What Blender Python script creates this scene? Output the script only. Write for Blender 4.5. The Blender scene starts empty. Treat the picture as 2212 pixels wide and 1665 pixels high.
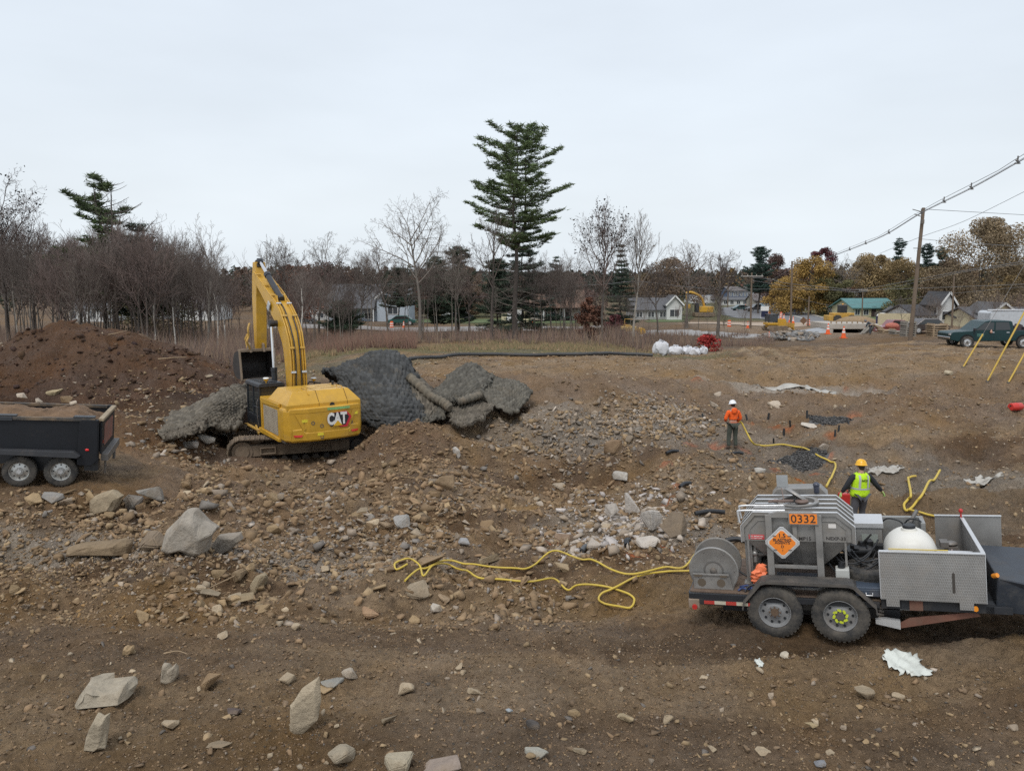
import bpy,bmesh,math,random
import numpy as np
from mathutils import Vector,Matrix,Euler
R=math.radians
C=bpy.context.scene.collection
SC=bpy.context.scene
# ---------------------------------------------------------------- camera
CZ=7.0;F=1640.0;CU,CV=1106.0,832.5;PITCH=R(7.7)
cam_d=bpy.data.cameras.new('camera');cam=bpy.data.objects.new('camera',cam_d);C.objects.link(cam)
cam.location=(0,0,CZ);cam.rotation_euler=(R(90)-PITCH,0,0)
cam_d.sensor_width=36;cam_d.lens=36*F/2212.0
cam_d.clip_start=0.1;cam_d.clip_end=6000
SC.camera=cam
# ---------------------------------------------------------------- sky, sun, exposure
SC.view_settings.view_transform='Standard';SC.view_settings.look='None'
SC.view_settings.gamma=1.0;SC.view_settings.exposure=0.30
SC.view_settings.use_curve_mapping=False
SUN_EL,SUN_AZ=R(56),R(205)
w=bpy.data.worlds.new('World');SC.world=w;w.use_nodes=True
nt=w.node_tree;nt.nodes.clear()
o_=nt.nodes.new('ShaderNodeOutputWorld');bg=nt.nodes.new('ShaderNodeBackground')
sky=nt.nodes.new('ShaderNodeTexSky');sky.sky_type='NISHITA';sky.sun_disc=False
sky.sun_elevation=SUN_EL;sky.sun_rotation=SUN_AZ;sky.air_density=1.0;sky.dust_density=2.0
tc=nt.nodes.new('ShaderNodeTexCoord');sep=nt.nodes.new('ShaderNodeSeparateXYZ')
nt.links.new(tc.outputs['Generated'],sep.inputs[0])
ramp=nt.nodes.new('ShaderNodeValToRGB');cr=ramp.color_ramp
cr.elements[0].position=0.0;cr.elements[0].color=(0.80,0.87,0.93,1)
cr.elements[1].position=1.0;cr.elements[1].color=(0.78,0.83,0.92,1)
for p_,c_ in((0.10,(0.79,0.85,0.90,1)),(0.22,(0.765,0.835,0.905,1)),(0.45,(0.715,0.785,0.875,1))):
 e_=cr.elements.new(p_);e_.color=c_
nt.links.new(sep.outputs['Z'],ramp.inputs[0])
mp=nt.nodes.new('ShaderNodeMapping');mp.inputs['Scale'].default_value=(1.4,1.4,5.0)
nz=nt.nodes.new('ShaderNodeTexNoise');nz.inputs['Scale'].default_value=1.6;nz.inputs['Detail'].default_value=4
nt.links.new(tc.outputs['Generated'],mp.inputs[0]);nt.links.new(mp.outputs[0],nz.inputs['Vector'])
mr=nt.nodes.new('ShaderNodeMapRange');mr.inputs['From Min'].default_value=0.3;mr.inputs['From Max'].default_value=0.7
mr.inputs['To Min'].default_value=8.2;mr.inputs['To Max'].default_value=9.2
nt.links.new(nz.outputs['Fac'],mr.inputs['Value'])
mul=nt.nodes.new('ShaderNodeVectorMath');mul.operation='SCALE'
nt.links.new(ramp.outputs[0],mul.inputs[0]);nt.links.new(mr.outputs[0],mul.inputs['Scale'])
mix=nt.nodes.new('ShaderNodeMix');mix.data_type='RGBA';mix.inputs[0].default_value=0.93
nt.links.new(sky.outputs[0],mix.inputs[6]);nt.links.new(mul.outputs[0],mix.inputs[7])
nt.links.new(mix.outputs[2],bg.inputs[0]);bg.inputs[1].default_value=0.10
nt.links.new(bg.outputs[0],o_.inputs[0])
sl=bpy.data.lights.new('sun','SUN');sl.energy=1.5;sl.angle=R(24);sl.color=(1.0,0.97,0.92)
so=bpy.data.objects.new('sun',sl);C.objects.link(so)
so.rotation_euler=(R(90)-SUN_EL,0,R(180)-SUN_AZ+R(180))
so.rotation_euler=Vector((math.sin(SUN_AZ)*math.cos(SUN_EL),math.cos(SUN_AZ)*math.cos(SUN_EL),math.sin(SUN_EL))).to_track_quat('Z','Y').to_euler()
SC.cycles.use_denoising=False
SC.cycles.max_bounces=5;SC.cycles.diffuse_bounces=2;SC.cycles.glossy_bounces=2
SC.cycles.transparent_max_bounces=6;SC.cycles.transmission_bounces=3
SC.cycles.caustics_reflective=False;SC.cycles.caustics_refractive=False
# ---------------------------------------------------------------- helpers: pixel rays, noise
def ang(v):return math.atan((np.asarray(v)-CV)/F)+PITCH if np.isscalar(v)else np.arctan((v-CV)/F)+PITCH
def W(u,v,Y):
 """world point on the ray through picture point (u, v) at forward distance Y"""
 t=math.tan(math.atan((v-CV)/F)+PITCH);d=t*Y
 D=Y*math.cos(PITCH)+d*math.sin(PITCH)
 return((u-CU)/F*D,Y,CZ-d)
def _hash(ix,iy,seed):
 n=(ix.astype(np.int64)*374761393+iy.astype(np.int64)*668265263+seed*69069)&0x7fffffff
 n=((n^(n>>13))*1274126177)&0x7fffffff
 return((n^(n>>16))&0xffff)/65535.0
def vnoise(x,y,seed=0):
 x=np.asarray(x,float);y=np.asarray(y,float)
 ix=np.floor(x);iy=np.floor(y);fx=x-ix;fy=y-iy
 fx=fx*fx*(3-2*fx);fy=fy*fy*(3-2*fy)
 a=_hash(ix,iy,seed);b=_hash(ix+1,iy,seed);c=_hash(ix,iy+1,seed);d=_hash(ix+1,iy+1,seed)
 return(a*(1-fx)+b*fx)*(1-fy)+(c*(1-fx)+d*fx)*fy-0.5
def fbm(x,y,s,octs,seed=0,gain=0.5):
 r=0;a=1.0
 ca,sa=math.cos(0.6),math.sin(0.6)
 x=np.asarray(x,float)/s;y=np.asarray(y,float)/s
 for k in range(octs):
  r=r+a*vnoise(x,y,seed+k);a*=gain
  x,y=(x*ca-y*sa)*2.03,(x*sa+y*ca)*2.03
 return r
 # ---------------------------------------------------------------- terrain
CP=[]
def cp(u,v,Y):CP.append(W(u,v,Y))
def cz(x,y,z):CP.append((x,y,z))
for u in(-300,200,800,1400,2000,2500):cp(u,1665,7.15);cp(u,1500,8.75)
for u in(-300,200,700,1200,1500):cp(u,1380,10.25);
_O=Vector(W(1677,1377,10.25));_M=Euler((0,R(-6),R(-22))).to_matrix()
for lx in(-1.6,-.4,.5,1.4,2.6,4.0):
 for ly in(-.5,.8,2.1):
  q=_O+_M@Vector((lx,ly,0.015));cz(q.x,q.y,q.z-(0.05 if lx<-1 or lx>2 else 0))
_O2=Vector(W(132,1048,17.2));_M2=Euler((0,R(5),R(20))).to_matrix()
for lx in(-4,-1.6,-.4,.8):
 for ly in(-.4,1.1,2.6):
  q=_O2+_M2@Vector((lx,ly,0.015));cz(q.x,q.y,q.z)
for u in(1600,1850,2100,2350):cp(u,1215,15.0)
cp(0,1330,11.4);cp(400,1335,11.4);cp(800,1340,11.4);cp(1200,1340,11.3)
cp(0,1250,12.9);cp(500,1235,13.4);cp(900,1240,13.5);cp(1300,1245,13.5)
cp(-300,1200,13.9);cp(0,1200,14.0);cp(250,1200,14.6);cp(450,1196,15.2);cp(700,1185,16.3);cp(930,1185,16.4);cp(1250,1190,16.2)
cp(-300,1110,15.0);cp(0,1120,15.2);cp(220,1110,16.2);cp(380,1090,17.8);cp(480,1100,17.6)
cp(250,1030,18.4);cp(400,1020,20.0)
cp(640,1110,19.3);cp(640,1050,22.2);cp(780,1070,21.4);cp(520,1050,21.8)
for u in(490,600,700,790):cp(u,1003,25.4)
cp(390,952,25.6);cp(470,958,26.4);cp(430,925,27.4);cz(-8.44,28.56,CZ-6.38);cz(-11.0,27.6,CZ-6.05);cz(-5.9,29.5,CZ-6.45);cz(-9.1,30.4,CZ-6.3);cz(-8,27.0,CZ-6.34);cz(-10.5,26.1,CZ-6.25);cz(-5.9,28.0,CZ-6.34);cz(-10.5,34,CZ-5.6)
cp(350,950,25.5);cp(250,930,25.0);cp(350,880,29.0);cp(-200,960,22.0);cp(0,900,26.0);cp(440,860,31.0)
cp(830,905,26.4);cp(850,930,26.0);cp(900,980,24.4);cp(950,1050,21.9);cp(900,1120,18.9);cp(1000,1110,19.7)
cp(-250,800,37);cp(0,752,37);cp(70,712,37.5);cp(130,693,38);cp(200,712,38);cp(330,740,38.5);cp(430,765,39.5);cp(510,792,41)
cp(0,870,30.5);cp(130,862,31);cp(300,838,33);cp(450,828,35);cp(-300,880,30)
cp(60,800,33.6);cp(150,785,34);cp(300,790,35)
for x in(-36,-28,-20):cz(x,47,CZ-5.3)
cz(-14,43,CZ-5.2);cz(-14,50,CZ-5.6)
cp(560,812,39);cp(700,800,42);cp(900,790,42);cp(1150,790,42);cp(1350,785,43)
cp(750,772,48);cp(950,770,48.5);cp(1150,768,49);cp(1350,768,50)
cp(650,860,33);cp(950,850,33);cp(1150,838,33.5);cp(1350,835,34)
cp(900,915,28.5);cp(1050,905,29.0);cp(1180,885,30.3);cp(1350,878,31.0)
cp(1150,945,28.2);cp(1350,930,29.3);cp(1150,1000,26.8);cp(1300,1000,26.9);cp(1050,1000,26.0);cp(1150,1100,21.7);cp(1300,1100,21.4)
cp(1420,960,27.5);cp(1400,1100,20.3);cp(1350,1180,17.0);cp(1450,1180,16.8);cp(1550,1150,17.6)
cp(1500,975,27.0);cp(1580,976,27.0);cp(1480,1020,24.5);cp(1600,1030,23.4);cp(1550,1090,20.2);cp(1720,1090,20.9)
cp(1500,900,30.5);cp(1600,900,31.0);cp(1760,980,26.6);cp(1850,1150,18.9);cp(1900,1050,22.7)
cp(2100,1100,20.0);cp(2350,1100,20.0);cp(2100,1000,25.0);cp(2350,1000,24.6);cp(2000,900,31.0);cp(2300,900,30.2)
cp(1600,850,35.5);cp(1800,850,36);cp(2000,850,36);cp(2300,850,35)
cp(1600,800,43);cp(1800,800,43);cp(2000,800,42);cp(2300,795,41)
cp(1560,772,52);cp(1640,752,55);cp(1740,765,54);cp(1850,752,55);cp(2000,745,56);cp(2150,747,57);cp(2400,747,57)
cp(2100,738,63);cp(2350,738,63);cz(44,80,CZ-5.2)
cp(1450,775,52);cp(1430,765,61);cp(1530,764,61)
cp(800,757,54);cp(1000,755,55);cp(1200,755,56);cp(900,740,64);cp(1100,737,66);cp(1300,742,66)
cp(1640,752,66);cp(1850,742,70)
for x in(-110,-80,-50):cz(x,75,CZ-6.0)
for Y,d in((85,6.3),(110,6.5),(150,6.7),(220,7.0),(330,7.0)):
 for k in(-1.0,-0.6,-0.2,0.2,0.6,1.0):cz(k*Y,Y,CZ-d)
cz(-60,40,CZ-5.0);cz(-45,25,CZ-4.4);cz(45,25,CZ-5.6);cz(55,40,CZ-4.8);cz(0,3,CZ-4.9);cz(-12,3,CZ-4.9);cz(12,3,CZ-4.9)
CPA=np.array(CP)
def _U(r2):return 0.5*r2*np.log(r2+1e-9)
def _warp(x,y):
 s=1.0/(1.0+np.asarray(y)/25.0)
 return np.asarray(x)*s,25.0*np.log1p(np.maximum(np.asarray(y),-5)/25.0)
_cx,_cy=_warp(CPA[:,0],CPA[:,1]);_n=len(_cx)
_K=_U((_cx[:,None]-_cx[None])**2+(_cy[:,None]-_cy[None])**2)+np.eye(_n)*0.10
_P=np.stack([np.ones(_n),_cx,_cy],1)
_A=np.block([[_K,_P],[_P.T,np.zeros((3,3))]])
_sol=np.linalg.solve(_A,np.concatenate([CPA[:,2],np.zeros(3)]))
def Hs(x,y):
 x=np.atleast_1d(np.asarray(x,float)).ravel();y=np.atleast_1d(np.asarray(y,float)).ravel()
 out=np.empty(len(x))
 for i in range(0,len(x),40000):
  xs,ys=_warp(x[i:i+40000],y[i:i+40000])
  K=_U((xs[:,None]-_cx[None])**2+(ys[:,None]-_cy[None])**2)
  out[i:i+40000]=K@_sol[:_n]+_sol[_n]+_sol[_n+1]*xs+_sol[_n+2]*ys
 far=np.clip((y-260)/80.0,0,1)
 hill=np.clip((y-330)/300.0,0,1)
 out=out*(1-far)+far*(0.0+hill*(3+7*np.clip(-x/200.0,-0.3,1.2)))
 return out
def sstep(a,b,t):
 t=np.clip((t-a)/(b-a),0,1);return t*t*(3-2*t)
def seg_d(x,y,pts):
 """distance to a polyline"""
 d=np.full(np.shape(x),1e9)
 for(x0,y0),(x1,y1)in zip(pts[:-1],pts[1:]):
  dx,dy=x1-x0,y1-y0
  t=np.clip(((x-x0)*dx+(y-y0)*dy)/(dx*dx+dy*dy+1e-9),0,1)
  d=np.minimum(d,np.hypot(x-x0-t*dx,y-y0-t*dy))
 return d
PADS=[(-8.4,28.5,2.6),(7.6,27.0,0.4),(4.2,11.0,1.5),(5.9,10.4,1.4),(-10.8,18.0,1.7)]
def H(x,y):
 sh=np.shape(x);x=np.atleast_1d(np.asarray(x,float)).ravel();y=np.atleast_1d(np.asarray(y,float)).ravel()
 h=Hs(x,y)
 rough=1-sstep(62,80,y)
 near=1-sstep(10.6,12.2,y)
 pad=np.ones_like(x)
 for px,py,pr in PADS:pad*=sstep(pr*0.8,pr*1.6,np.hypot(x-px,y-py))
 big=fbm(x,y,3.2,3,11)*0.62
 mid=fbm(x,y,0.8,4,31,0.55)
 ridg=0.10-np.abs(fbm(x,y*1.3,1.1,4,57))*0.55
 plate=np.floor(fbm(x*0.7+y*.25,y,0.55,2,77)*5)/5.0
 trail=sstep(1.6,2.6,np.abs(y-10.6))+sstep(2.2,3.2,2.9-x+0)*0
 amp=rough*(0.30+0.70*(1-near))*(0.2+0.8*pad)
 calm=1-0.55*sstep(34,44,y)
 h=h+amp*calm*(big*(1-near*0.75)+mid*0.24*(1-near*0.45)+ridg*0.8*(1-near)+plate*0.10*(1-near))
 h=h+rough*0.050*(fbm(x,y,0.20,4,91,0.62)-0.6*np.abs(fbm(x,y,0.11,2,95)))*(1+0.5*near)
 for yo in(9.9,11.75):
  d=np.abs(y-yo-0.05*(x-4)-0.25*fbm(x,y*0+3,3.0,2,5))
  k=sstep(1.5,3.4,x)
  h=h-k*0.10*np.exp(-(d/0.30)**2)+k*0.07*np.exp(-((d-0.5)/0.2)**2)
 for pts in RUTS:
  d=seg_d(x,y,pts);h=h-0.16*np.exp(-(d/0.35)**2)+0.10*np.exp(-((d-0.8)/0.3)**2)
 nb_=1+.5*fbm(x,y,.7,3,61)
 for(bx_,by_,am,rx_,ry_,ro)in BUMPS:
  ca,sa=math.cos(ro),math.sin(ro);dx,dy=x-bx_,y-by_;h=h+am*np.exp(-((dx*ca+dy*sa)/rx_)**2-((-dx*sa+dy*ca)/ry_)**2)*nb_*(.3+.7*pad)
 h=h+(1-rough)*fbm(x,y,14,3,71)*0.7*(1-sstep(110,130,y))
 return h.reshape(sh)
BUMPS=[W(u,v,Y)[:2]+(am,rx_,ry_,ro)for u,v,Y,am,rx_,ry_,ro in((1480,1040,23.8,.50,2.0,.9,.2),(1640,1075,21.6,.42,1.8,.8,-.3),(1960,960,27.5,.38,4.0,.7,-.15),(2160,900,31,.40,4.0,.8,.1),(1830,872,33.5,.35,4.5,.7,-.08),(1250,1020,25.5,-.60,4.0,1.7,0),(690,1022,23.9,.38,3.0,.8,.15),(940,1045,22.2,.40,1.3,1.0,.5),(250,1065,18.2,.30,2.2,.7,.2),(1100,1120,19.8,.28,2.2,.6,.3),(2080,1080,20.8,.30,2.6,.6,-.2),(1650,800,42,.5,5,1.2,.2),(1950,822,38.5,.40,6,.9,-.1),(1330,840,34,.35,4,1.0,.3),(2150,800,41,.45,5,1.1,.1),(480,1160,16.6,.22,1.8,.5,.2),(150,1150,15.2,.22,1.6,.5,-.1),(250,1290,12.2,.16,2.0,.3,0))]
def _rut(ps):return[W(u,v,Y)[:2]for u,v,Y in ps]
RUTS=[_rut([(1480,812,38),(1700,790,43),(1950,782,45),(2300,765,48)]),_rut([(1500,825,36),(1750,803,41),(2000,795,42.5),(2300,780,45)]),_rut([(1300,800,41),(1500,785,46),(1700,770,51)]),_rut([(850,800,40.5),(1100,786,43),(1400,784,44)]),_rut([(1620,745,57),(1700,780,47),(1850,800,42)])]
def G(x,y):return float(H(np.array([x]),np.array([y]))[0])
def GP(us,vs,y0=6.3,y1=170.0):
 """where the rays through picture points meet the ground"""
 us=np.atleast_1d(np.asarray(us,float));vs=np.atleast_1d(np.asarray(vs,float))
 t=np.tan(np.arctan((vs-CV)/F)+PITCH);cp_,sp_=math.cos(PITCH),math.sin(PITCH)
 hit=np.full(len(us),np.nan);prev=np.full(len(us),y0)
 Y=y0
 while Y<y1:
  act=np.isnan(hit)
  if not act.any():break
  xx=(us-CU)/F*(Y*cp_+t*Y*sp_)
  g=H(xx,np.full(len(us),Y));below=(CZ-t*Y)<g
  n=act&below;hit[n]=Y
  Y*=1.0035
 hit=np.where(np.isnan(hit),y1,hit)
 xx=(us-CU)/F*(hit*cp_+t*hit*sp_)
 return np.stack([xx,hit,H(xx,hit)],1)
def gp(u,v):return tuple(GP([u],[v])[0])
# ---------------------------------------------------------------- ground mesh
def link(o,parent=None):
 C.objects.link(o)
 if parent is not None:o.parent=parent
 return o
def mesh_np(name,V,Fc,mat,parent=None,smooth=False,colors=None):
 """V (n,3), Fc (m,k) faces of k corners"""
 me=bpy.data.meshes.new(name);V=np.asarray(V,np.float32);Fc=np.asarray(Fc,np.int32)
 k=Fc.shape[1]
 me.vertices.add(len(V));me.vertices.foreach_set('co',V.ravel())
 me.loops.add(Fc.size);me.loops.foreach_set('vertex_index',Fc.ravel())
 me.polygons.add(len(Fc));me.polygons.foreach_set('loop_start',np.arange(0,Fc.size,k,dtype=np.int32))
 if smooth:me.polygons.foreach_set('use_smooth',np.ones(len(Fc),bool))
 me.update(calc_edges=True)
 if colors is not None:
  ca=me.color_attributes.new('tint','FLOAT_COLOR','POINT')
  cc=np.concatenate([np.asarray(colors,np.float32),np.ones((len(V),1),np.float32)],1)
  ca.data.foreach_set('color',cc.ravel())
 if mat:me.materials.append(mat)
 o=bpy.data.objects.new(name,me)
 return link(o,parent)
def tag(o,label=None,cat=None,group=None,kind=None):
 if label:o['label']=label
 if cat:o['category']=cat
 if group:o['group']=group
 if kind:o['kind']=kind
 return o
 # ---------------------------------------------------------------- materials
MATS={}
def mat(name,col,rough=0.7,metal=0.0,var=0.12,vscale=3.0,bump=0.0,bscale=30.0,dirt=0.0,dcol=(0.17,0.12,0.075),attr=False,spec=0.5,dscale=2.5,coat=0.0,objvar=0.0,trans=0.0,sheen=0.0):
 if name in MATS:return MATS[name]
 m=bpy.data.materials.new(name);m.use_nodes=True;MATS[name]=m
 n=m.node_tree.nodes;L=m.node_tree.links;b=n['Principled BSDF']
 tcn=n.new('ShaderNodeTexCoord')
 nz=n.new('ShaderNodeTexNoise');nz.inputs['Scale'].default_value=vscale;nz.inputs['Detail'].default_value=5;nz.inputs['Roughness'].default_value=0.62
 L.new(tcn.outputs['Object'],nz.inputs['Vector'])
 if attr:
  a=n.new('ShaderNodeAttribute');a.attribute_name='tint';src=a.outputs['Color']
 else:
  rgb=n.new('ShaderNodeRGB');rgb.outputs[0].default_value=(*col,1);src=rgb.outputs[0]
 mrn=n.new('ShaderNodeMapRange');mrn.inputs['From Min'].default_value=0.25;mrn.inputs['From Max'].default_value=0.75
 mrn.inputs['To Min'].default_value=1-var;mrn.inputs['To Max'].default_value=1+var
 L.new(nz.outputs['Fac'],mrn.inputs['Value'])
 sc=n.new('ShaderNodeVectorMath');sc.operation='SCALE';L.new(src,sc.inputs[0]);L.new(mrn.outputs[0],sc.inputs['Scale'])
 out=sc.outputs[0]
 if objvar:
  oi=n.new('ShaderNodeObjectInfo');m2=n.new('ShaderNodeMapRange');m2.inputs['To Min'].default_value=1-objvar;m2.inputs['To Max'].default_value=1+objvar
  L.new(oi.outputs['Random'],m2.inputs['Value']);s2=n.new('ShaderNodeVectorMath');s2.operation='SCALE'
  L.new(out,s2.inputs[0]);L.new(m2.outputs[0],s2.inputs['Scale']);out=s2.outputs[0]
 if dirt>0:
  d=n.new('ShaderNodeTexNoise');d.inputs['Scale'].default_value=dscale;d.inputs['Detail'].default_value=7;d.inputs['Roughness'].default_value=0.7
  L.new(tcn.outputs['Object'],d.inputs['Vector'])
  dm=n.new('ShaderNodeMapRange');dm.inputs['From Min'].default_value=0.62-dirt*0.35;dm.inputs['From Max'].default_value=0.85-dirt*0.35
  dm.inputs['To Max'].default_value=min(1.0,0.45+dirt*0.6)
  L.new(d.outputs['Fac'],dm.inputs['Value'])
  mx=n.new('ShaderNodeMix');mx.data_type='RGBA';L.new(dm.outputs[0],mx.inputs[0]);L.new(out,mx.inputs[6]);mx.inputs[7].default_value=(*dcol,1)
  out=mx.outputs[2]
  rm=n.new('ShaderNodeMapRange');rm.inputs['To Min'].default_value=rough;rm.inputs['To Max'].default_value=0.95;L.new(dm.outputs[0],rm.inputs['Value'])
  L.new(rm.outputs[0],b.inputs['Roughness'])
  if metal:
   mm=n.new('ShaderNodeMapRange');mm.inputs['To Min'].default_value=metal;mm.inputs['To Max'].default_value=0;L.new(dm.outputs[0],mm.inputs['Value']);L.new(mm.outputs[0],b.inputs['Metallic'])
 else:
  b.inputs['Roughness'].default_value=rough;b.inputs['Metallic'].default_value=metal
 L.new(out,b.inputs['Base Color'])
 b.inputs['Specular IOR Level'].default_value=spec
 if coat:b.inputs['Coat Weight'].default_value=coat;b.inputs['Coat Roughness'].default_value=0.15
 if trans:b.inputs['Transmission Weight'].default_value=trans
 if bump:
  bn=n.new('ShaderNodeTexNoise');bn.inputs['Scale'].default_value=bscale;bn.inputs['Detail'].default_value=6;bn.inputs['Roughness'].default_value=0.65
  L.new(tcn.outputs['Object'],bn.inputs['Vector'])
  bp=n.new('ShaderNodeBump');bp.inputs['Strength'].default_value=1.0;bp.inputs['Distance'].default_value=bump
  L.new(bn.outputs['Fac'],bp.inputs['Height']);L.new(bp.outputs[0],b.inputs['Normal'])
 return m
def ground_mat():
 m=bpy.data.materials.new('soil');m.use_nodes=True;n=m.node_tree.nodes;L=m.node_tree.links;b=n['Principled BSDF']
 tcn=n.new('ShaderNodeTexCoord');a=n.new('ShaderNodeAttribute');a.attribute_name='tint'
 def noise(s,det=6,ro=0.65):
  z=n.new('ShaderNodeTexNoise');z.inputs['Scale'].default_value=s;z.inputs['Detail'].default_value=det;z.inputs['Roughness'].default_value=ro
  L.new(tcn.outputs['Object'],z.inputs['Vector']);return z.outputs['Fac']
 def rng(src,a0,a1,b0,b1):
  z=n.new('ShaderNodeMapRange');z.inputs['From Min'].default_value=a0;z.inputs['From Max'].default_value=a1;z.inputs['To Min'].default_value=b0;z.inputs['To Max'].default_value=b1
  L.new(src,z.inputs['Value']);return z.outputs[0]
 def mulf(c,f):
  z=n.new('ShaderNodeVectorMath');z.operation='SCALE';L.new(c,z.inputs[0]);L.new(f,z.inputs['Scale']);return z.outputs[0]
 col=mulf(a.outputs['Color'],rng(noise(0.9,5),0.3,0.7,0.80,1.22))
 col=mulf(col,rng(noise(9,7,0.75),0.3,0.7,0.66,1.34))
 vo=n.new('ShaderNodeTexVoronoi');vo.inputs['Scale'].default_value=22;L.new(tcn.outputs['Object'],vo.inputs['Vector'])
 sx=n.new('ShaderNodeSeparateColor');L.new(vo.outputs['Color'],sx.inputs[0])
 pm=n.new('ShaderNodeMath');pm.operation='MULTIPLY'
 L.new(rng(sx.outputs[0],0.90,0.94,0,1),pm.inputs[0]);L.new(rng(vo.outputs['Distance'],0.42,0.30,0,1),pm.inputs[1])
 pc=n.new('ShaderNodeMix');pc.data_type='RGBA';L.new(sx.outputs[1],pc.inputs[0]);pc.inputs[6].default_value=(0.10,0.085,0.07,1);pc.inputs[7].default_value=(0.28,0.225,0.165,1)
 mx=n.new('ShaderNodeMix');mx.data_type='RGBA';L.new(pm.outputs[0],mx.inputs[0]);L.new(col,mx.inputs[6]);L.new(pc.outputs[2],mx.inputs[7])
 hs=n.new('ShaderNodeHueSaturation');L.new(mx.outputs[2],hs.inputs['Color']);L.new(rng(noise(0.35,3),0.3,0.7,0.80,1.18),hs.inputs['Saturation'])
 L.new(hs.outputs[0],b.inputs['Base Color'])
 b.inputs['Roughness'].default_value=0.95;b.inputs['Specular IOR Level'].default_value=0.2
 h1=n.new('ShaderNodeMath');h1.operation='MULTIPLY_ADD';L.new(noise(14,8,0.72),h1.inputs[0]);h1.inputs[1].default_value=0.16
 h2=n.new('ShaderNodeMath');h2.operation='MULTIPLY';L.new(pm.outputs[0],h2.inputs[0]);h2.inputs[1].default_value=0.012
 L.new(h2.outputs[0],h1.inputs[2])
 bp=n.new('ShaderNodeBump');bp.inputs['Strength'].default_value=1.0;bp.inputs['Distance'].default_value=1.0;L.new(h1.outputs[0],bp.inputs['Height']);L.new(bp.outputs[0],b.inputs['Normal'])
 return m
def poly_w(uvY):return np.array([W(u,v,Y)[:2]for u,v,Y in uvY])
def blob(col,x,y,cx,cy,rx,ry,c,s=1.0,seed=1,soft=0.35,rot=0.0):
 ca,sa=math.cos(rot),math.sin(rot);dx,dy=x-cx,y-cy
 dx,dy=dx*ca+dy*sa,-dx*sa+dy*ca
 d=np.sqrt((dx/rx)**2+(dy/ry)**2)+fbm(x,y,0.35*min(rx,ry)+0.15,4,seed)*0.55
 k=(s*(1-sstep(1-soft,1+soft,d)))[:,None]
 col[:]=col*(1-k)+np.array(c)*k
SOIL=(0.265,0.183,0.110)
def ground_colour(x,y):
 n=len(x);col=np.tile(np.array(SOIL),(n,1))
 def lay(k,c):
  k=np.clip(k,0,1)[:,None];col[:]=col*(1-k)+np.array(c)*k
 nz1=fbm(x,y,2.5,4,201);nz2=fbm(x,y,0.9,3,301)
 lay(1-sstep(10.6,11.6,y+nz1*1.0),(0.240,0.172,0.110))
 lay((1-sstep(9.0,9.8,y+nz2))*sstep(-1,1.5,-x+nz1*3)*0.5,(0.250,0.176,0.100))
 lay(sstep(0.05,0.22,nz1)*0.5*sstep(12,14,y),(0.26,0.20,0.142))
 lay(sstep(0.02,0.2,fbm(x,y,5,3,401))*0.45*sstep(13,15,y),(0.185,0.118,0.068))
 st=fbm(x*0.30+y*.05,y*1.5,1.3,5,801);st2=fbm(x*0.5,y*1.1,0.5,4,841)
 lay(sstep(0.03,0.24,st)*0.55,(0.345,0.255,0.160));q_=.4+.6*sstep(10.5,12,y);lay(sstep(0.03,0.24,-st)*0.75*q_,(0.118,0.076,0.046));lay(sstep(0.10,0.3,-st2)*0.5*q_,(0.115,0.080,0.052))
 lay(sstep(12,14,y)*sstep(.08,.25,fbm(x,y,1.6,4,871))*.5,(0.30,0.205,0.108))
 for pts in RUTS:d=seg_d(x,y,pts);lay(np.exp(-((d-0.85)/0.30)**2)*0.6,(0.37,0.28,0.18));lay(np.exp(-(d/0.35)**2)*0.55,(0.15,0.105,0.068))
 for(u,v,rx,ry,c,s,sd)in ZONES:
  p=ZP[(u,v)];blob(col,x,y,p[0],p[1],rx,ry,c,s,sd)
 lit=sstep(56,66,y+nz1*4+np.where(x>16,-2,0))
 lay(lit,(0.15,0.108,0.072))
 lay(lit*sstep(0.0,0.2,fbm(x,y,9,3,501))*0.6,(0.19,0.125,0.07))
 lay(sstep(84,92,y)*(1-sstep(200,220,y))*sstep(-0.1,0.15,fbm(x,y,22,2,601))*(x<30)*(x>-0.28*y)*0.85,(0.10,0.105,0.050))
 lay(sstep(74,80,y)*(1-sstep(125,135,y))*sstep(24,30,x+0.0*y)*0.9,(0.24,0.18,0.125))
 lay(sstep(128,136,y)*sstep(30,40,x)*0.9,(0.105,0.11,0.055))
 return np.clip(col*np.array([1.015,.97,.93]),0,.6)
ORG=(0.50,0.16,0.07)
DARKSOIL=(0.066,0.037,0.023)
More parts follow.
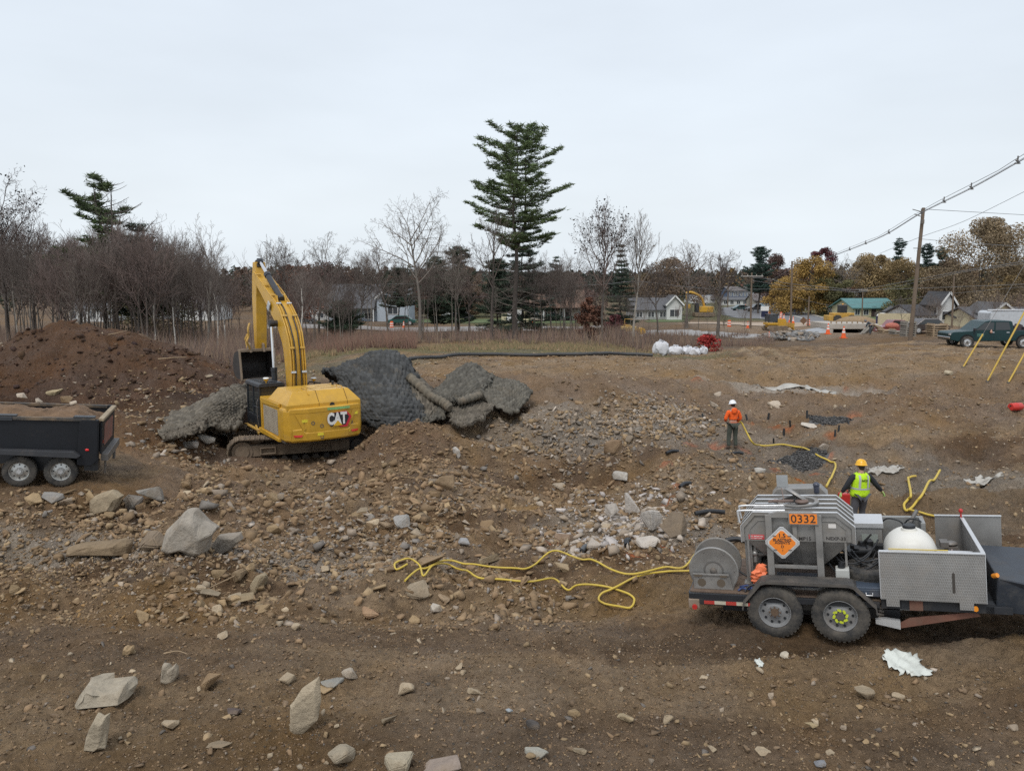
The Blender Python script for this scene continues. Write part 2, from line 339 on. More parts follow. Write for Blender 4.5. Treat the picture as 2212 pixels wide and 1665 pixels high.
ZONES=[(270,830,8,3.2,(0.154,0.109,0.079),0.8,5),(300,905,5.0,3.5,(0.166,0.097,0.051),0.8,6),(60,1060,5,1.4,(0.192,0.123,0.067),0.8,7),(380,1000,4.5,1.6,(0.256,0.173,0.102),0.8,8),(300,1300,3.4,0.8,(0.237,0.154,0.079),0.85,9),(1330,1300,2.3,0.8,(0.269,0.179,0.090),0.9,10),(1050,1210,3.6,0.6,(0.243,0.179,0.122),0.6,101),(860,960,1.9,1.6,(0.173,0.109,0.064),0.9,11),(640,1010,4,1.0,(0.205,0.134,0.081),0.8,12),(620,1110,4.0,2.0,(0.237,0.166,0.109),0.7,121),(560,1198,5.0,0.55,(0.384,0.341,0.285),0.75,13),(160,1205,3.6,0.40,(0.341,0.303,0.253),0.7,14),(790,1205,1.8,0.45,(0.352,0.312,0.261),0.7,141),(1230,930,4.5,1.2,(0.288,0.255,0.214),0.75,15),(1370,905,3.5,1.0,(0.320,0.284,0.238),0.7,16),(1300,935,1.8,0.7,(0.256,0.227,0.190),0.8,161),(1340,1130,2.3,1.3,(0.363,0.322,0.269),0.75,17),(1440,1150,1.8,1.1,(0.256,0.227,0.190),0.7,18),(1000,800,22,4.0,(0.301,0.211,0.128),0.7,19),(1130,845,8,2.6,(0.224,0.160,0.108),0.8,20),(1750,780,18,6,(0.275,0.195,0.118),0.8,21),(1900,850,12,5,(0.230,0.166,0.115),0.7,22),(1715,833,4.2,1.2,(0.396,0.352,0.297),0.7,23),(1650,842,1.2,0.6,(0.448,0.397,0.333),0.8,231),(1880,1020,5,2.2,(0.230,0.204,0.171),0.7,24),(2100,1050,3.0,1.0,(0.277,0.246,0.206),0.7,25),(1530,1060,3,2,(0.256,0.186,0.113),0.8,26),(1570,930,3.5,2.0,(0.254,0.225,0.189),0.7,27),(2060,1110,3.5,1.6,(0.224,0.166,0.106),0.7,28),(1950,1375,4.6,0.55,(0.128,0.087,0.054),0.85,29),(1600,1380,1.5,0.4,(0.154,0.105,0.064),0.7,30),(1070,756,15,3.5,(0.160,0.147,0.077),0.9,31),(1000,745,22,2.4,(0.256,0.173,0.096),0.7,32),(1280,752,5,2.0,(0.128,0.141,0.064),0.6,33),(700,795,7,4,(0.179,0.154,0.090),0.7,34),(1750,735,6,6,(0.192,0.147,0.102),0.8,35),(150,800,13.5,7.5,DARKSOIL,0.95,3),(400,800,7.5,4.5,(0.115,0.070,0.046),0.9,4),(60,740,7,4.0,(0.122,0.070,0.041),0.6,41),(1541,964,0.21,0.16,ORG,0.5,700),(1494,964,0.26,0.16,ORG,0.5,701),(1555,969,0.32,0.16,ORG,0.5,702),(1608,973,0.21,0.16,ORG,0.5,703),(1438,1002,0.26,0.16,ORG,0.5,704),(1466,1044,0.32,0.16,ORG,0.5,705),(1440,1088,0.21,0.16,ORG,0.5,706),(1701,925,0.26,0.16,ORG,0.5,707),(1674,920,0.32,0.16,ORG,0.5,708),(1678,1016,0.21,0.16,ORG,0.5,709),(1762,1022,0.26,0.16,ORG,0.5,710),(1726,1039,0.32,0.16,ORG,0.5,711),(1790,985,0.21,0.16,ORG,0.5,712),(1793,946,0.26,0.16,ORG,0.5,713),(1844,900,0.32,0.16,ORG,0.5,714),(1622,915,0.21,0.16,ORG,0.5,715),(1824,838,0.26,0.16,ORG,0.5,716),(1508,815,0.32,0.16,ORG,0.5,717),(1197,1174,.20,.15,ORG,0.75,730),(1378,1201,.20,.15,ORG,0.75,731),(1432,1181,.20,.15,ORG,0.75,732),(1396,1170,.20,.15,ORG,0.75,733),]
ZP={}
_zp=GP([z[0]for z in ZONES],[z[1]for z in ZONES])
for z_,p_ in zip(ZONES,_zp):ZP[(z_[0],z_[1])]=p_
ys=[4.6]
while ys[-1]<75:ys.append(ys[-1]+max(0.015,0.0006*ys[-1]**1.75))
while ys[-1]<5000:ys.append(ys[-1]*1.045)
ys=np.array(ys);NC=1060
ss=np.linspace(-1,1,NC)
YY,SS=np.meshgrid(ys,ss,indexing='ij');XX=SS*(0.82*YY+2.2)
gx,gy=XX.ravel(),YY.ravel();gz=H(gx,gy)
gz=np.where(gy>1200,np.maximum(gz-(gy-1200)*0.02,-10),gz)
NR=len(ys);idx=np.arange(NR*NC).reshape(NR,NC)
Fg=np.stack([idx[:-1,:-1],idx[:-1,1:],idx[1:,1:],idx[1:,:-1]],-1).reshape(-1,4)
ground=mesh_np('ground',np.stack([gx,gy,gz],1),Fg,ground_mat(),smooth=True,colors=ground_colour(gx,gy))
tag(ground,kind='structure')
# ---------------------------------------------------------------- rocks
rng=np.random.default_rng(7)
TAN=(0.33,0.245,0.148);BROWN=(0.25,0.176,0.105);GREY=(0.30,0.250,0.198);BLUE=(0.235,0.216,0.195)
WHITE=(0.45,0.395,0.335);PALE=(0.38,0.315,0.23);OCHRE=(0.30,0.19,0.085);DARKG=(0.115,0.110,0.110)
def hull(pts):
 bm=bmesh.new()
 for p in pts:bm.verts.new(p)
 r=bmesh.ops.convex_hull(bm,input=bm.verts)
 dead=[g for g in r['geom_interior']if isinstance(g,bmesh.types.BMVert)]+[g for g in r['geom_unused']if isinstance(g,bmesh.types.BMVert)]
 if dead:bmesh.ops.delete(bm,geom=list(set(dead)),context='VERTS')
 return bm
def rock_pts(rs,n,flat=1.0,blocky=0.5):
 P=rs.normal(size=(n,3));P/=np.linalg.norm(P,axis=1)[:,None]
 P=np.sign(P)*np.abs(P)**(1-0.45*blocky);P*=rs.uniform(0.78,1.0,(n,1))
 P[:,2]*=flat;return P*0.5
def bm_arr(bm):
 bmesh.ops.triangulate(bm,faces=bm.faces[:]);bm.verts.index_update()
 V=np.array([v.co[:]for v in bm.verts]);T=np.array([[v.index for v in f.verts]for f in bm.faces]);bm.free();return V,T
ROCKT=[bm_arr(hull(rock_pts(rng,int(rng.integers(7,12)),rng.uniform(0.35,0.8),rng.uniform(0.4,1.2))))for _ in range(36)]
PEBT=[bm_arr(hull(rock_pts(rng,8,rng.uniform(0.5,0.85),0.1)))for _ in range(16)]
GU,GV=None,None
def _gproj():
 global GU,GV
 d=CZ-gz;D=gy*math.cos(PITCH)+d*math.sin(PITCH);Zc=-d*math.cos(PITCH)+gy*math.sin(PITCH)
 GU=CU+F*gx/D;GV=CV-F*Zc/D
_gproj()
_rowdy=np.gradient(ys)[:,None]*np.ones(NC)[None];_coldx=(0.82*YY+2.2)*(2.0/(NC-1))
GAREA=(_rowdy*_coldx).ravel();GDY=_rowdy.ravel();GDX=_coldx.ravel()
def in_poly(px,py,poly):
 ins=np.zeros(len(px),bool);n=len(poly)
 for i in range(n):
  x0,y0=poly[i];x1,y1=poly[(i+1)%n]
  c=((y0>py)!=(y1>py))&(px<(x1-x0)*(py-y0)/(y1-y0+1e-9)+x0);ins^=c
 return ins
def spots(poly,n,ymax=75,clump=0.0,seed=0,cs=1.2):
 m=np.where(in_poly(GU,GV,poly)&(gy<ymax)&(gy>5.5))[0]
 wgt=GAREA[m].copy()
 if clump:wgt*=sstep(-0.15,0.28,fbm(gx[m],gy[m],cs,3,900+seed))*clump+(1-clump)
 k=m[np.searchsorted(np.cumsum(wgt)/wgt.sum(),rng.random(n)).clip(0,len(m)-1)]
 x=gx[k]+(rng.random(n)-0.5)*GDX[k];y=gy[k]+(rng.random(n)-0.5)*GDY[k]
 j=rng.normal(size=(2,n))*(0.012*y+0.05)
 return x+j[0]*2,y+j[1]*2
def keepout(x,y,r=0.0):
 """drop rocks that would sit inside vehicles, people or mats"""
 ok=np.ones(len(x),bool)
 for(cx,cy,hx,hy,a)in KEEP:
  ca,sa=math.cos(a),math.sin(a);dx,dy=x-cx,y-cy
  ok&=~((np.abs(dx*ca+dy*sa)<hx)&(np.abs(-dx*sa+dy*ca)<hy))
 return ok
KEEP=[(5.0,10.6,2.7,1.05,R(-22)),(-8.4,28.5,2.65,1.8,R(20)),(-10.9,18.0,2.6,1.3,R(20)),(7.6,27.0,.45,.4,0)]
def rotm(rs,n,tilt=0.5):
 a=rs.random(n)*2*np.pi;t=rs.normal(size=n)*tilt;b=rs.random(n)*2*np.pi
 ca,sa=np.cos(a),np.sin(a);Z=np.zeros((n,3,3));Z[:,0,0]=ca;Z[:,0,1]=-sa;Z[:,1,0]=sa;Z[:,1,1]=ca;Z[:,2,2]=1
 ax=np.stack([np.cos(b),np.sin(b),np.zeros(n)],1);K=np.zeros((n,3,3))
 K[:,0,2]=ax[:,1];K[:,1,2]=-ax[:,0];K[:,2,0]=-ax[:,1];K[:,2,1]=ax[:,0]
 I=np.eye(3)[None];s=np.sin(t)[:,None,None];c=(1-np.cos(t))[:,None,None]
 return(I+s*K+c*(K@K))@Z
SC_V,SC_F,SC_C=[],[],[];_off=0
def scatter_into(tmpl,x,y,s,cols,sink=0.25,tilt=0.4,z=None):
 global _off
 n=len(x)
 if z is None:z=H(x,y)
 which=rng.integers(0,len(tmpl),n);st=rng.uniform(0.55,1.45,(n,3))*np.array([1,1,.8])*s[:,None];M=rotm(rng,n,tilt)
 for k in range(len(tmpl)):
  i=np.where(which==k)[0]
  if not len(i):continue
  V,T=tmpl[k]
  P=np.einsum('nij,nvj->nvi',M[i],V[None]*st[i][:,None,:])
  P[...,0]+=x[i][:,None];P[...,1]+=y[i][:,None];P[...,2]+=(z[i]+s[i]*(0.5-sink)*0.6)[:,None]
  nv=len(V);base=_off+np.arange(len(i))[:,None,None]*nv
  SC_V.append(P.reshape(-1,3));SC_F.append((T[None]+base).reshape(-1,3));_off+=nv*len(i)
  SC_C.append(np.repeat(cols[i],nv,0))
def pal(n,items,jit=0.16):
 cs=np.array([c for c,_ in items]);p=np.array([w_ for _,w_ in items],float);p/=p.sum()
 c=cs[rng.choice(len(cs),n,p=p)]*rng.uniform(1-jit*1.6,1+jit,(n,1));return np.clip(c*np.array([1.01,.975,.94]),0.02,0.75)
def sizes(n,a,b,k=2.2):u=rng.random(n);return a*(1+u*((b/a)**(1-k)-1))**(1/(1-k))
DUSTY=[(TAN,2.5),(BROWN,6),(SOIL,5),(GREY,1.3),(PALE,.4),(BLUE,0.5)]
GREYS=[(GREY,4),(WHITE,.6),(BLUE,1.3),(TAN,2),(BROWN,3)]
BROWNS=[(BROWN,5),(TAN,3),(SOIL,4),(GREY,0.8)]
CLODS=[(SOIL,4),(BROWN,2),((0.18,0.12,0.07),3)]
WHITES=[(WHITE,4),((0.44,0.41,0.39),3),(GREY,2)]
HAULP=[((0.20,0.145,0.095),9),(BROWN,3),(TAN,1.4),(GREY,1.0),(PALE,0.4),((0.15,0.135,0.12),1.2),(WHITE,0.08)]
def quad(u0,v0,u1,v1):return[(u0,v0),(u1,v0),(u1,v1),(u0,v1)]
SCAT=[(quad(-150,1345,2400,1760),27000,0.014,0.055,HAULP+[(SOIL,14),((.17,.12,.078),8)],0.3,'p',1.7),(quad(-150,1345,2400,1760),700,0.05,0.12,HAULP+[(SOIL,8)]+[(TAN,3),(PALE,1)],0.3,'r',2.0),(quad(1000,1420,2400,1760),300,0.04,0.10,HAULP+[(TAN,3),(GREY,2)],0.5,'r',2.0),(quad(-150,1205,2300,1350),5500,0.02,0.09,BROWNS,0.7,'r',2.0),([(340,1250),(560,1200),(1000,1215),(1250,1300),(1180,1350),(360,1335)],3000,0.05,0.26,DUSTY,0.8,'r',2.4),([(-50,1120),(480,1130),(500,1190),(-50,1230)],2000,0.04,0.24,DUSTY,0.7,'r',2.4),([(-50,1210),(340,1215),(380,1330),(-50,1340)],2600,0.03,0.16,[(TAN,2),(BROWN,4),(OCHRE,1),(GREY,.5)],0.6,'r',2.4),([(-50,1188),(500,1186),(960,1168),(980,1200),(560,1225),(-50,1216)],4200,0.03,0.15,GREYS,0.35,'r',2.2),([(430,1035),(650,1000),(1000,985),(1060,1080),(950,1190),(480,1190)],3000,0.06,0.42,DUSTY+[(SOIL,5)],0.85,'r',2.3),([(620,1060),(1000,1050),(960,1190),(560,1200)],1500,0.06,0.32,GREYS,0.9,'r',2.4),([(30,1045),(480,1000),(500,1120),(200,1150),(30,1100)],2000,0.05,0.34,DUSTY,0.8,'r',2.3),([(900,950),(1500,960),(1500,1195),(900,1200)],3200,0.05,0.30,BROWNS+[(SOIL,6)],0.85,'r',2.4),([(950,1000),(1350,1000),(1400,1195),(900,1195)],1500,0.07,0.36,DUSTY,0.85,'r',2.3),([(1070,925),(1250,920),(1420,880),(1510,880),(1500,915),(1350,965),(1100,985)],3800,0.07,0.34,GREYS,0.6,'r',2.2),([(1270,1085),(1420,1065),(1470,1160),(1400,1180),(1210,1190)],2200,0.05,0.40,WHITES,0.45,'r',2.2),([(1200,1150),(1560,1150),(1560,1230),(1200,1230)],1500,0.04,0.2,DUSTY+[(WHITE,2)],0.6,'r',2.4),([(1450,850),(2400,850),(2400,1180),(1450,1180)],5200,0.04,0.20,BROWNS+[(PALE,3),(GREY,3)],0.4,'r',2.4),([(1450,985),(1640,985),(1640,1140),(1440,1140)],1600,0.05,0.3,DUSTY,0.5,'r',2.3),([(850,765),(2400,755),(2400,860),(850,880)],6000,0.06,0.24,BROWNS+[(PALE,3),(GREY,3)],0.6,'r',2.6),([(-50,700),(500,760),(520,850),(-50,860)],700,0.07,0.35,[(PALE,3),(GREY,2),(DARKSOIL,6)],0.4,'r',2.4),([(-50,700),(500,760),(520,850),(-50,860)],5000,0.08,0.5,[(DARKSOIL,6),((0.09,0.055,0.032),4),((0.05,0.03,0.02),3)],0.7,'r',2.2),([(150,835),(560,800),(700,800),(560,850),(340,930),(220,900)],1700,0.06,0.35,BROWNS+[(PALE,3),(GREY,2)],0.5,'r',2.5),([(340,925),(540,915),(540,985),(330,990)],800,0.08,0.4,GREYS,0.4,'r',2.2),([(780,890),(900,890),(1000,1000),(780,1000)],1800,0.05,0.25,CLODS,0.3,'r',2.3),]
for poly,n,a,b,pl,cl,tm,pw in SCAT:
 x,y=spots(poly,n,75,cl,n);k=keepout(x,y);x,y=x[k],y[k]
 scatter_into(ROCKT if tm=='r' else PEBT,x,y,sizes(len(x),a,b,pw),pal(len(x),pl),0.34,tilt=.65)
rock_m=mat('rubble_stone',(1,1,1),0.9,var=0.22,vscale=9,bump=0.012,bscale=26,attr=True,spec=0.25)
rub=mesh_np('rubble',np.concatenate(SC_V),np.concatenate(SC_F),rock_m,colors=np.concatenate(SC_C));tag(rub,kind='stuff')
# ---- individual rocks
rockm={}
def rmat(c,dirt=0.35):
 key='rock_%d_%d_%d'%tuple(int(k*100)for k in c)
 if key not in rockm:
  rockm[key]=mat(key,(c[0],c[1]*.955,c[2]*.89),0.88,var=0.25,vscale=4.5,bump=0.05,bscale=7,dirt=dirt,dcol=(0.20,0.145,0.09),dscale=3.2,spec=0.25,objvar=0.16)
 return rockm[key]
def rock(p,sx,sy,sz,c,label,group=None,seed=0,npts=13,blocky=0.6,tilt=(0,0),rz=None,sink=0.12,bev=0.07,dirt=0.35,name='rock',cat='rock'):
 rs=np.random.default_rng(seed+1000)
 P=rock_pts(rs,npts,1.0,blocky);P=P-(P.max(0)+P.min(0))/2;P=P/(P.max(0)-P.min(0))
 P*=np.array([sx,sy,sz]);bm=hull([tuple(q)for q in P])
 try:bmesh.ops.dissolve_limit(bm,angle_limit=R(14),verts=bm.verts[:],edges=bm.edges[:])
 except Exception:pass
 if bev:bmesh.ops.bevel(bm,geom=bm.edges[:]+bm.verts[:],offset=bev*min(sx,sz,sy),segments=2,affect='EDGES',clamp_overlap=True)
 bmesh.ops.recalc_face_normals(bm,faces=bm.faces[:])
 me=bpy.data.meshes.new(name);bm.to_mesh(me);bm.free();me.materials.append(rmat(c,dirt))
 o=link(bpy.data.objects.new(name,me));o.location=(p[0],p[1],p[2]+sz*(0.5-sink))
 o.rotation_euler=(tilt[0],tilt[1],rs.uniform(0,6.28)if rz is None else rz)
 return tag(o,label,cat,group)
SHAPES={'notched':[(0,.1),(.08,.55),(.2,.95),(.42,.9),(.52,.72),(.9,.95),(1,.7),(.95,.35),(.7,.02),(.3,0),(.02,0)],'diamond-shaped':[(0,.05),(.02,.55),(.45,.78),(.97,1.0),(1,.6),(.9,.28),(.25,0),(.1,-.02)],'jagged pointed':[(0,0),(.1,.35),(.35,.65),(.55,.98),(.75,.90),(.98,1.0),(.9,.6),(.75,.1),(.5,0)],'huge split grey boulder at the foot':[(0,.1),(.05,.5),(.25,.75),(.5,1.0),(.65,.95),(.8,.7),(1,.52),(.92,.4),(.78,.02),(.6,0),(.35,.1),(.1,0)],'large flat-topped tan slab on':[(0,.1),(.05,.55),(.3,.85),(.75,1),(1,.75),(.85,.4),(.75,.15),(.1,0)],'long low brown ledge':[(0,.0),(.05,.35),(.2,.6),(.5,.75),(.8,.8),(.9,1.0),(1,.7),(.98,0)],'tilted grey slab':[(0,0),(.1,.5),(.3,.95),(.9,1.0),(1,.75),(.6,.2),(.3,0)]}
def rock_shape(p,sx,sy,sz,c,label,outl,seed,dirt):
 rs=np.random.default_rng(seed+50);n=len(outl);bm=bmesh.new();layers=[]
 for yy,scl in((-.5,.70),(-.28,.95),(.1,1.0),(.5,.78)):
  cxm,czm=.5,.35;layers.append([bm.verts.new(((cxm+(x-cxm)*scl-.5+.03*rs.normal())*sx,(yy+.05*rs.normal())*sy,max(-.05,czm+(z-czm)*scl+.02*rs.normal())*sz))for x,z in outl])
 for A,B in zip(layers[:-1],layers[1:]):
  for k in range(n):bm.faces.new((A[k],A[(k+1)%n],B[(k+1)%n],B[k]))
 bm.faces.new(layers[0][::-1]);bm.faces.new(layers[-1]);bmesh.ops.triangulate(bm,faces=bm.faces[:])
 bmesh.ops.bevel(bm,geom=bm.edges[:],offset=.02*sx,segments=1,affect='EDGES',clamp_overlap=True);bmesh.ops.recalc_face_normals(bm,faces=bm.faces[:])
 me=bpy.data.meshes.new('rock');bm.to_mesh(me);bm.free();me.materials.append(rmat(c,dirt));o=link(bpy.data.objects.new('rock',me));o.location=(p[0],p[1],p[2]-.02);return tag(o,label,'rock')
NOTE=[(218,1530,125,58,(0.36,0.325,0.265),'broad pale grey rock with a notched top, widest stone on the dirt at lower left',0.9,11,.8),(207,1624,62,64,(0.33,0.29,0.225),'tan-grey rock with jagged pointed top below the broad notched rock',0.9,10,.6),(659,1592,70,88,(0.36,0.31,0.235),'tall diamond-shaped tan slab leaning in the foreground dirt',1.0,9,.35),(364,1478,38,38,(0.37,0.33,0.27),'small upright pale block right of and behind the broad notched rock',1.0,11,.8),(449,1494,48,33,BROWN,'dark brown pyramid-shaped rock half sunk in foreground dirt',0.6,9,.8),(616,1477,38,26,PALE,'pale wedge-shaped stone left of the bluish low rock pair',0.8,9,.8),(712,1484,48,20,(0.30,0.30,0.285),'low bluish grey rock resting on a small tan stone',0.7,10,.8),(756,1470,37,27,(0.37,0.33,0.28),'pale faceted cobble up and right of the low bluish rock',0.6,13,.9),(699,1499,36,16,TAN,'flat tan stone under the low bluish grey rock',0.4,13,.8),(364,1578,41,22,PALE,'smooth pale rounded stone lying alone left of the tall slab',0.2,16,.7),(734,1661,62,50,(0.34,0.30,0.235),'knobbly pale boulder just below right of the tall tan slab',0.5,14,.9),(275,1415,25,18,TAN,'round tan cobble above the broad notched rock',0.1,18,1),(476,1381,25,15,PALE,'small pale stone below the heap of tan slabs',0.5,12,.9),(639,1361,20,15,PALE,'small bright round stone at the edge of the haul track',0.1,16,1),(471,1620,58,16,(0.26,0.21,0.15),'long flat stone almost buried beside the jagged rock',0.3,12,.6),(503,1547,32,16,(0.13,0.105,0.10),'dark purplish flat stone in the foreground dirt',0.4,11,.8),(856,1672,64,46,(0.40,0.36,0.28),'large smooth pale boulder on the dirt at the bottom edge',0.5,14,.9),(951,1672,88,28,(0.25,0.21,0.185),'long brownish grey boulder beside the smooth pale boulder',0.5,13,.6),(877,1503,35,28,PALE,'square pale cobble standing alone in the foreground middle',0.9,10,.9),(1027,1503,37,20,PALE,'pale domed stone right of the square pale cobble',0.4,12,.8),(1244,1552,33,18,TAN,'tan cobble left of the larger yellowish foreground stone',0.4,12,.8),(1353,1565,42,22,(0.34,0.28,0.185),'yellowish flat-faced stone in the right foreground gravel',0.5,12,.8),(1446,1567,27,22,PALE,'pale pointed stone right of the yellowish flat-faced stone',0.8,9,.7),(1159,1635,56,20,(0.33,0.33,0.30),'pale bluish long stone near the bottom middle',0.4,12,.5),(1253,1631,34,18,(0.28,0.235,0.17),'brown oval stone right of the pale bluish long stone',0.3,13,.8),(842,1567,40,20,(0.27,0.22,0.155),'brown wedge-shaped stone below the square pale cobble',0.6,11,.8),(1150,1583,32,26,(0.085,0.08,0.08),'crumbly near-black clod in the middle foreground',0.3,16,.9),(1100,1545,18,12,(0.32,0.37,0.42),'small light blue stone in the middle foreground',0.2,14,.9),(1873,1516,46,26,(0.27,0.225,0.165),'brown-grey lump of rock below the torn white plastic',0.6,12,.8),(1943,1514,30,15,PALE,'pale loaf-shaped cobble right of the brown-grey lump',0.3,14,.6),(1755,1577,28,13,(0.36,0.29,0.18),'light orange elongated pebble in the right foreground',0.3,13,.5),(1650,1633,38,17,PALE,'pale flat cobble near the bottom, left of the blue-grey one',0.3,13,.7),(1774,1664,26,22,(0.27,0.29,0.33),'blue-grey angular cobble at the bottom edge',0.7,10,.9),(1697,1424,22,14,(0.50,0.46,0.39),'bright white cobble below the trailer wheels',0.2,14,.8),(1938,1640,22,13,TAN,'small tan cobble right of the blue-grey angular one',0.2,14,.9),(404,1204,118,88,(0.33,0.305,0.27),'huge split grey boulder at the foot of the rubble bank',0.9,12,.8),(488,1200,72,38,(0.29,0.265,0.235),'tilted grey slab leaning against the huge split boulder',0.9,9,.5),(325,1200,74,46,(0.23,0.185,0.14),'dusty brown boulder left of the huge split grey boulder',0.6,13,.8),(205,1207,150,34,(0.235,0.18,0.12),'long low brown ledge of rock left of the huge boulder',0.8,12,.4),(224,1112,70,44,(0.30,0.25,0.18),'large flat-topped tan slab on the bank below the truck',1.0,9,.7),(275,1105,52,40,(0.27,0.255,0.24),'grey block behind the large flat-topped slab',0.8,10,.7),(318,1092,58,42,(0.29,0.28,0.265),'pale grey slanting boulder at the top of the slab group',0.8,10,.7),(70,1092,42,28,TAN,'rounded tan boulder below the dump box wheels',0.4,13,.9),(110,1093,42,28,(0.25,0.245,0.24),'bluish rock between the rounded tan boulder and the slabs',0.8,10,.8),(137,1098,32,22,GREY,'grey chunk beside the bluish rock below the truck',0.7,11,.9),(196,1094,24,32,TAN,'narrow brown stone stood on end left of the tan slab',1.0,9,.6),(284,1122,26,20,GREY,'small pale cone-shaped stone below the grey block',0.6,8,.9),(495,950,42,22,(0.46,0.45,0.44),'white boulder left of the excavator track idler',0.6,12,.8),(440,963,46,20,(0.40,0.39,0.37),'pale elongated boulder below the mat left of excavator',0.7,11,.6),(468,940,36,20,(0.34,0.29,0.24),'tan boulder tucked under the mat edge left of excavator',0.6,11,.8),(405,972,40,18,(0.36,0.35,0.34),'low grey rock at the lower corner of the left mat',0.6,12,.7),(515,962,36,16,(0.33,0.24,0.16),'flat brown rock just left of the near track',0.6,12,.7),(556,1286,42,42,(0.31,0.26,0.18),'upright tan block at the top right of the slab heap',0.9,11,.7),(512,1306,62,22,(0.30,0.24,0.155),'wide flat tan slab in the middle of the slab heap',0.9,10,.7),(500,1262,54,28,(0.24,0.18,0.115),'dusty brown boulder at the back of the slab heap',0.6,12,.8),(452,1290,48,20,(0.30,0.255,0.18),'thin slab tipped over at the left of the slab heap',0.9,9,.5),(900,1297,56,38,(0.33,0.275,0.205),'tan boulder with the yellow hose end resting on it',0.6,12,.8),(957,1305,38,24,(0.34,0.26,0.18),'reddish tan rock right of the hose-end boulder',0.7,11,.8),(940,1325,30,22,(0.42,0.39,0.35),'pale faceted rock below the reddish tan rock',0.7,10,.9),(800,1340,38,32,(0.33,0.22,0.14),'rusty orange pyramid rock at the edge of the haul track',0.7,8,.8),(930,1224,66,26,(0.25,0.185,0.12),'wide dusty brown boulder above the yellow hose',0.6,12,.7),(1055,1222,46,24,(0.33,0.27,0.19),'yellowish rough boulder above the middle of the hose',0.6,13,.8),(1218,1241,42,22,(0.34,0.27,0.18),'pale tan rock under the top bend of the hose',0.6,12,.8),(1002,1182,34,20,(0.28,0.29,0.31),'blue-grey slab in front of the rubble pit',0.8,9,.7),(1412,1148,52,46,(0.45,0.43,0.41),'large whitish block on the right of the white rock heap',0.9,10,.8),(1368,1108,36,48,(0.46,0.44,0.42),'tall whitish slab standing in the white rock heap',0.9,8,.5),(1400,1185,52,28,(0.50,0.47,0.44),'bright white block at the foot of the white rock heap',0.8,9,.8),(1462,1160,62,52,(0.24,0.195,0.15),'rounded brown boulder right of the white rock heap',0.3,15,.9),(1322,1118,34,30,(0.46,0.43,0.40),'square whitish block on the left of the white rock heap',0.9,10,.8),(1285,1186,42,24,(0.44,0.40,0.36),'whitish wedge below left of the white rock heap',0.8,9,.8),(1218,1178,46,26,(0.27,0.20,0.15),'reddish brown boulder left of the whitish wedge',0.6,12,.8),(1325,985,44,34,(0.22,0.155,0.10),'large brown slab on edge at the right of the pit',0.8,10,.5),(1340,1038,36,20,(0.40,0.39,0.37),'white-grey block right of the pit floor',0.8,10,.8),(1208,1062,40,20,(0.34,0.29,0.23),'pale slab lying alone on the pit floor',0.9,9,.7),(960,1072,46,38,(0.25,0.185,0.125),'brown slab standing on the right flank of the rubble mound',1.0,9,.4),(985,995,20,26,(0.38,0.37,0.36),'upright pale grey stone at the edge of the pit',0.9,10,.8),(870,1140,44,28,(0.38,0.38,0.38),'pale grey boulder at the right foot of the mound',0.6,11,.8),(832,1160,38,30,(0.26,0.20,0.14),'brown block at the foot of the mound',0.9,10,.8),(1678,885,30,18,WHITE,'white cone-shaped stone behind the row of pipe stubs',0.4,9,.9),(1551,857,20,12,WHITE,'small white stone farthest behind the worker in orange',0.4,9,.9),(1543,878,22,13,WHITE,'white stone just behind the head of the orange-clad worker',0.4,9,.9),(1753,925,36,12,(0.47,0.44,0.40),'flat white stone left of the small dark gravel patch',0.4,9,.9),(1778,981,32,21,(0.40,0.36,0.32),'pale triangular stone behind the large dark gravel patch',0.7,8,.9),(1645,1024,26,14,(0.42,0.42,0.41),'pale grey stone below the large dark gravel patch',0.7,8,.9),(2103,854,0,0,None,'',0,0,0),(106,857,46,13,(0.40,0.34,0.22),'yellowish boulder at the foot of the dark soil mound',0.5,13,.8),(2052,812,14,12,(0.42,0.37,0.28),'round pale boulder below the yellow guy-wire covers',0.2,15,1),]
NOTE=[n for n in NOTE if n[2]>0]
_np=GP([n[0]for n in NOTE],[n[1]for n in NOTE])
_k=0
for n_,p_ in zip(NOTE,_np):
 u,v,wp,hp,c,lab,bl,npt,dr=n_;_k+=1
 D=p_[1]*math.cos(PITCH)+(CZ-p_[2])*math.sin(PITCH);m_=D/F
 el=math.atan2(CZ-p_[2],p_[1]);sx=wp*m_;sy=sx*dr
 sz=max(0.04,(hp*m_-sy*0.55*math.sin(el))/math.cos(el))*1.12
 rs_=np.random.default_rng(_k);hit=[v_ for k_,v_ in SHAPES.items()if k_ in lab and not lab.startswith('dusty')and('below the broad' not in lab or k_=='jagged pointed')]
 if hit:rock_shape((p_[0],p_[1]+sy*0.3,p_[2]),sx,sy*.8,sz*1.25,c,lab,hit[0],_k,.28);continue
 rock((p_[0],p_[1]+sy*0.35,p_[2]),sx,sy,sz,c,lab,None,_k,npt,bl,(rs_.normal()*.12,rs_.normal()*.12),rs_.normal()*.25,0.10,dirt=0.28 if sum(c)>1.2 else 0.4)
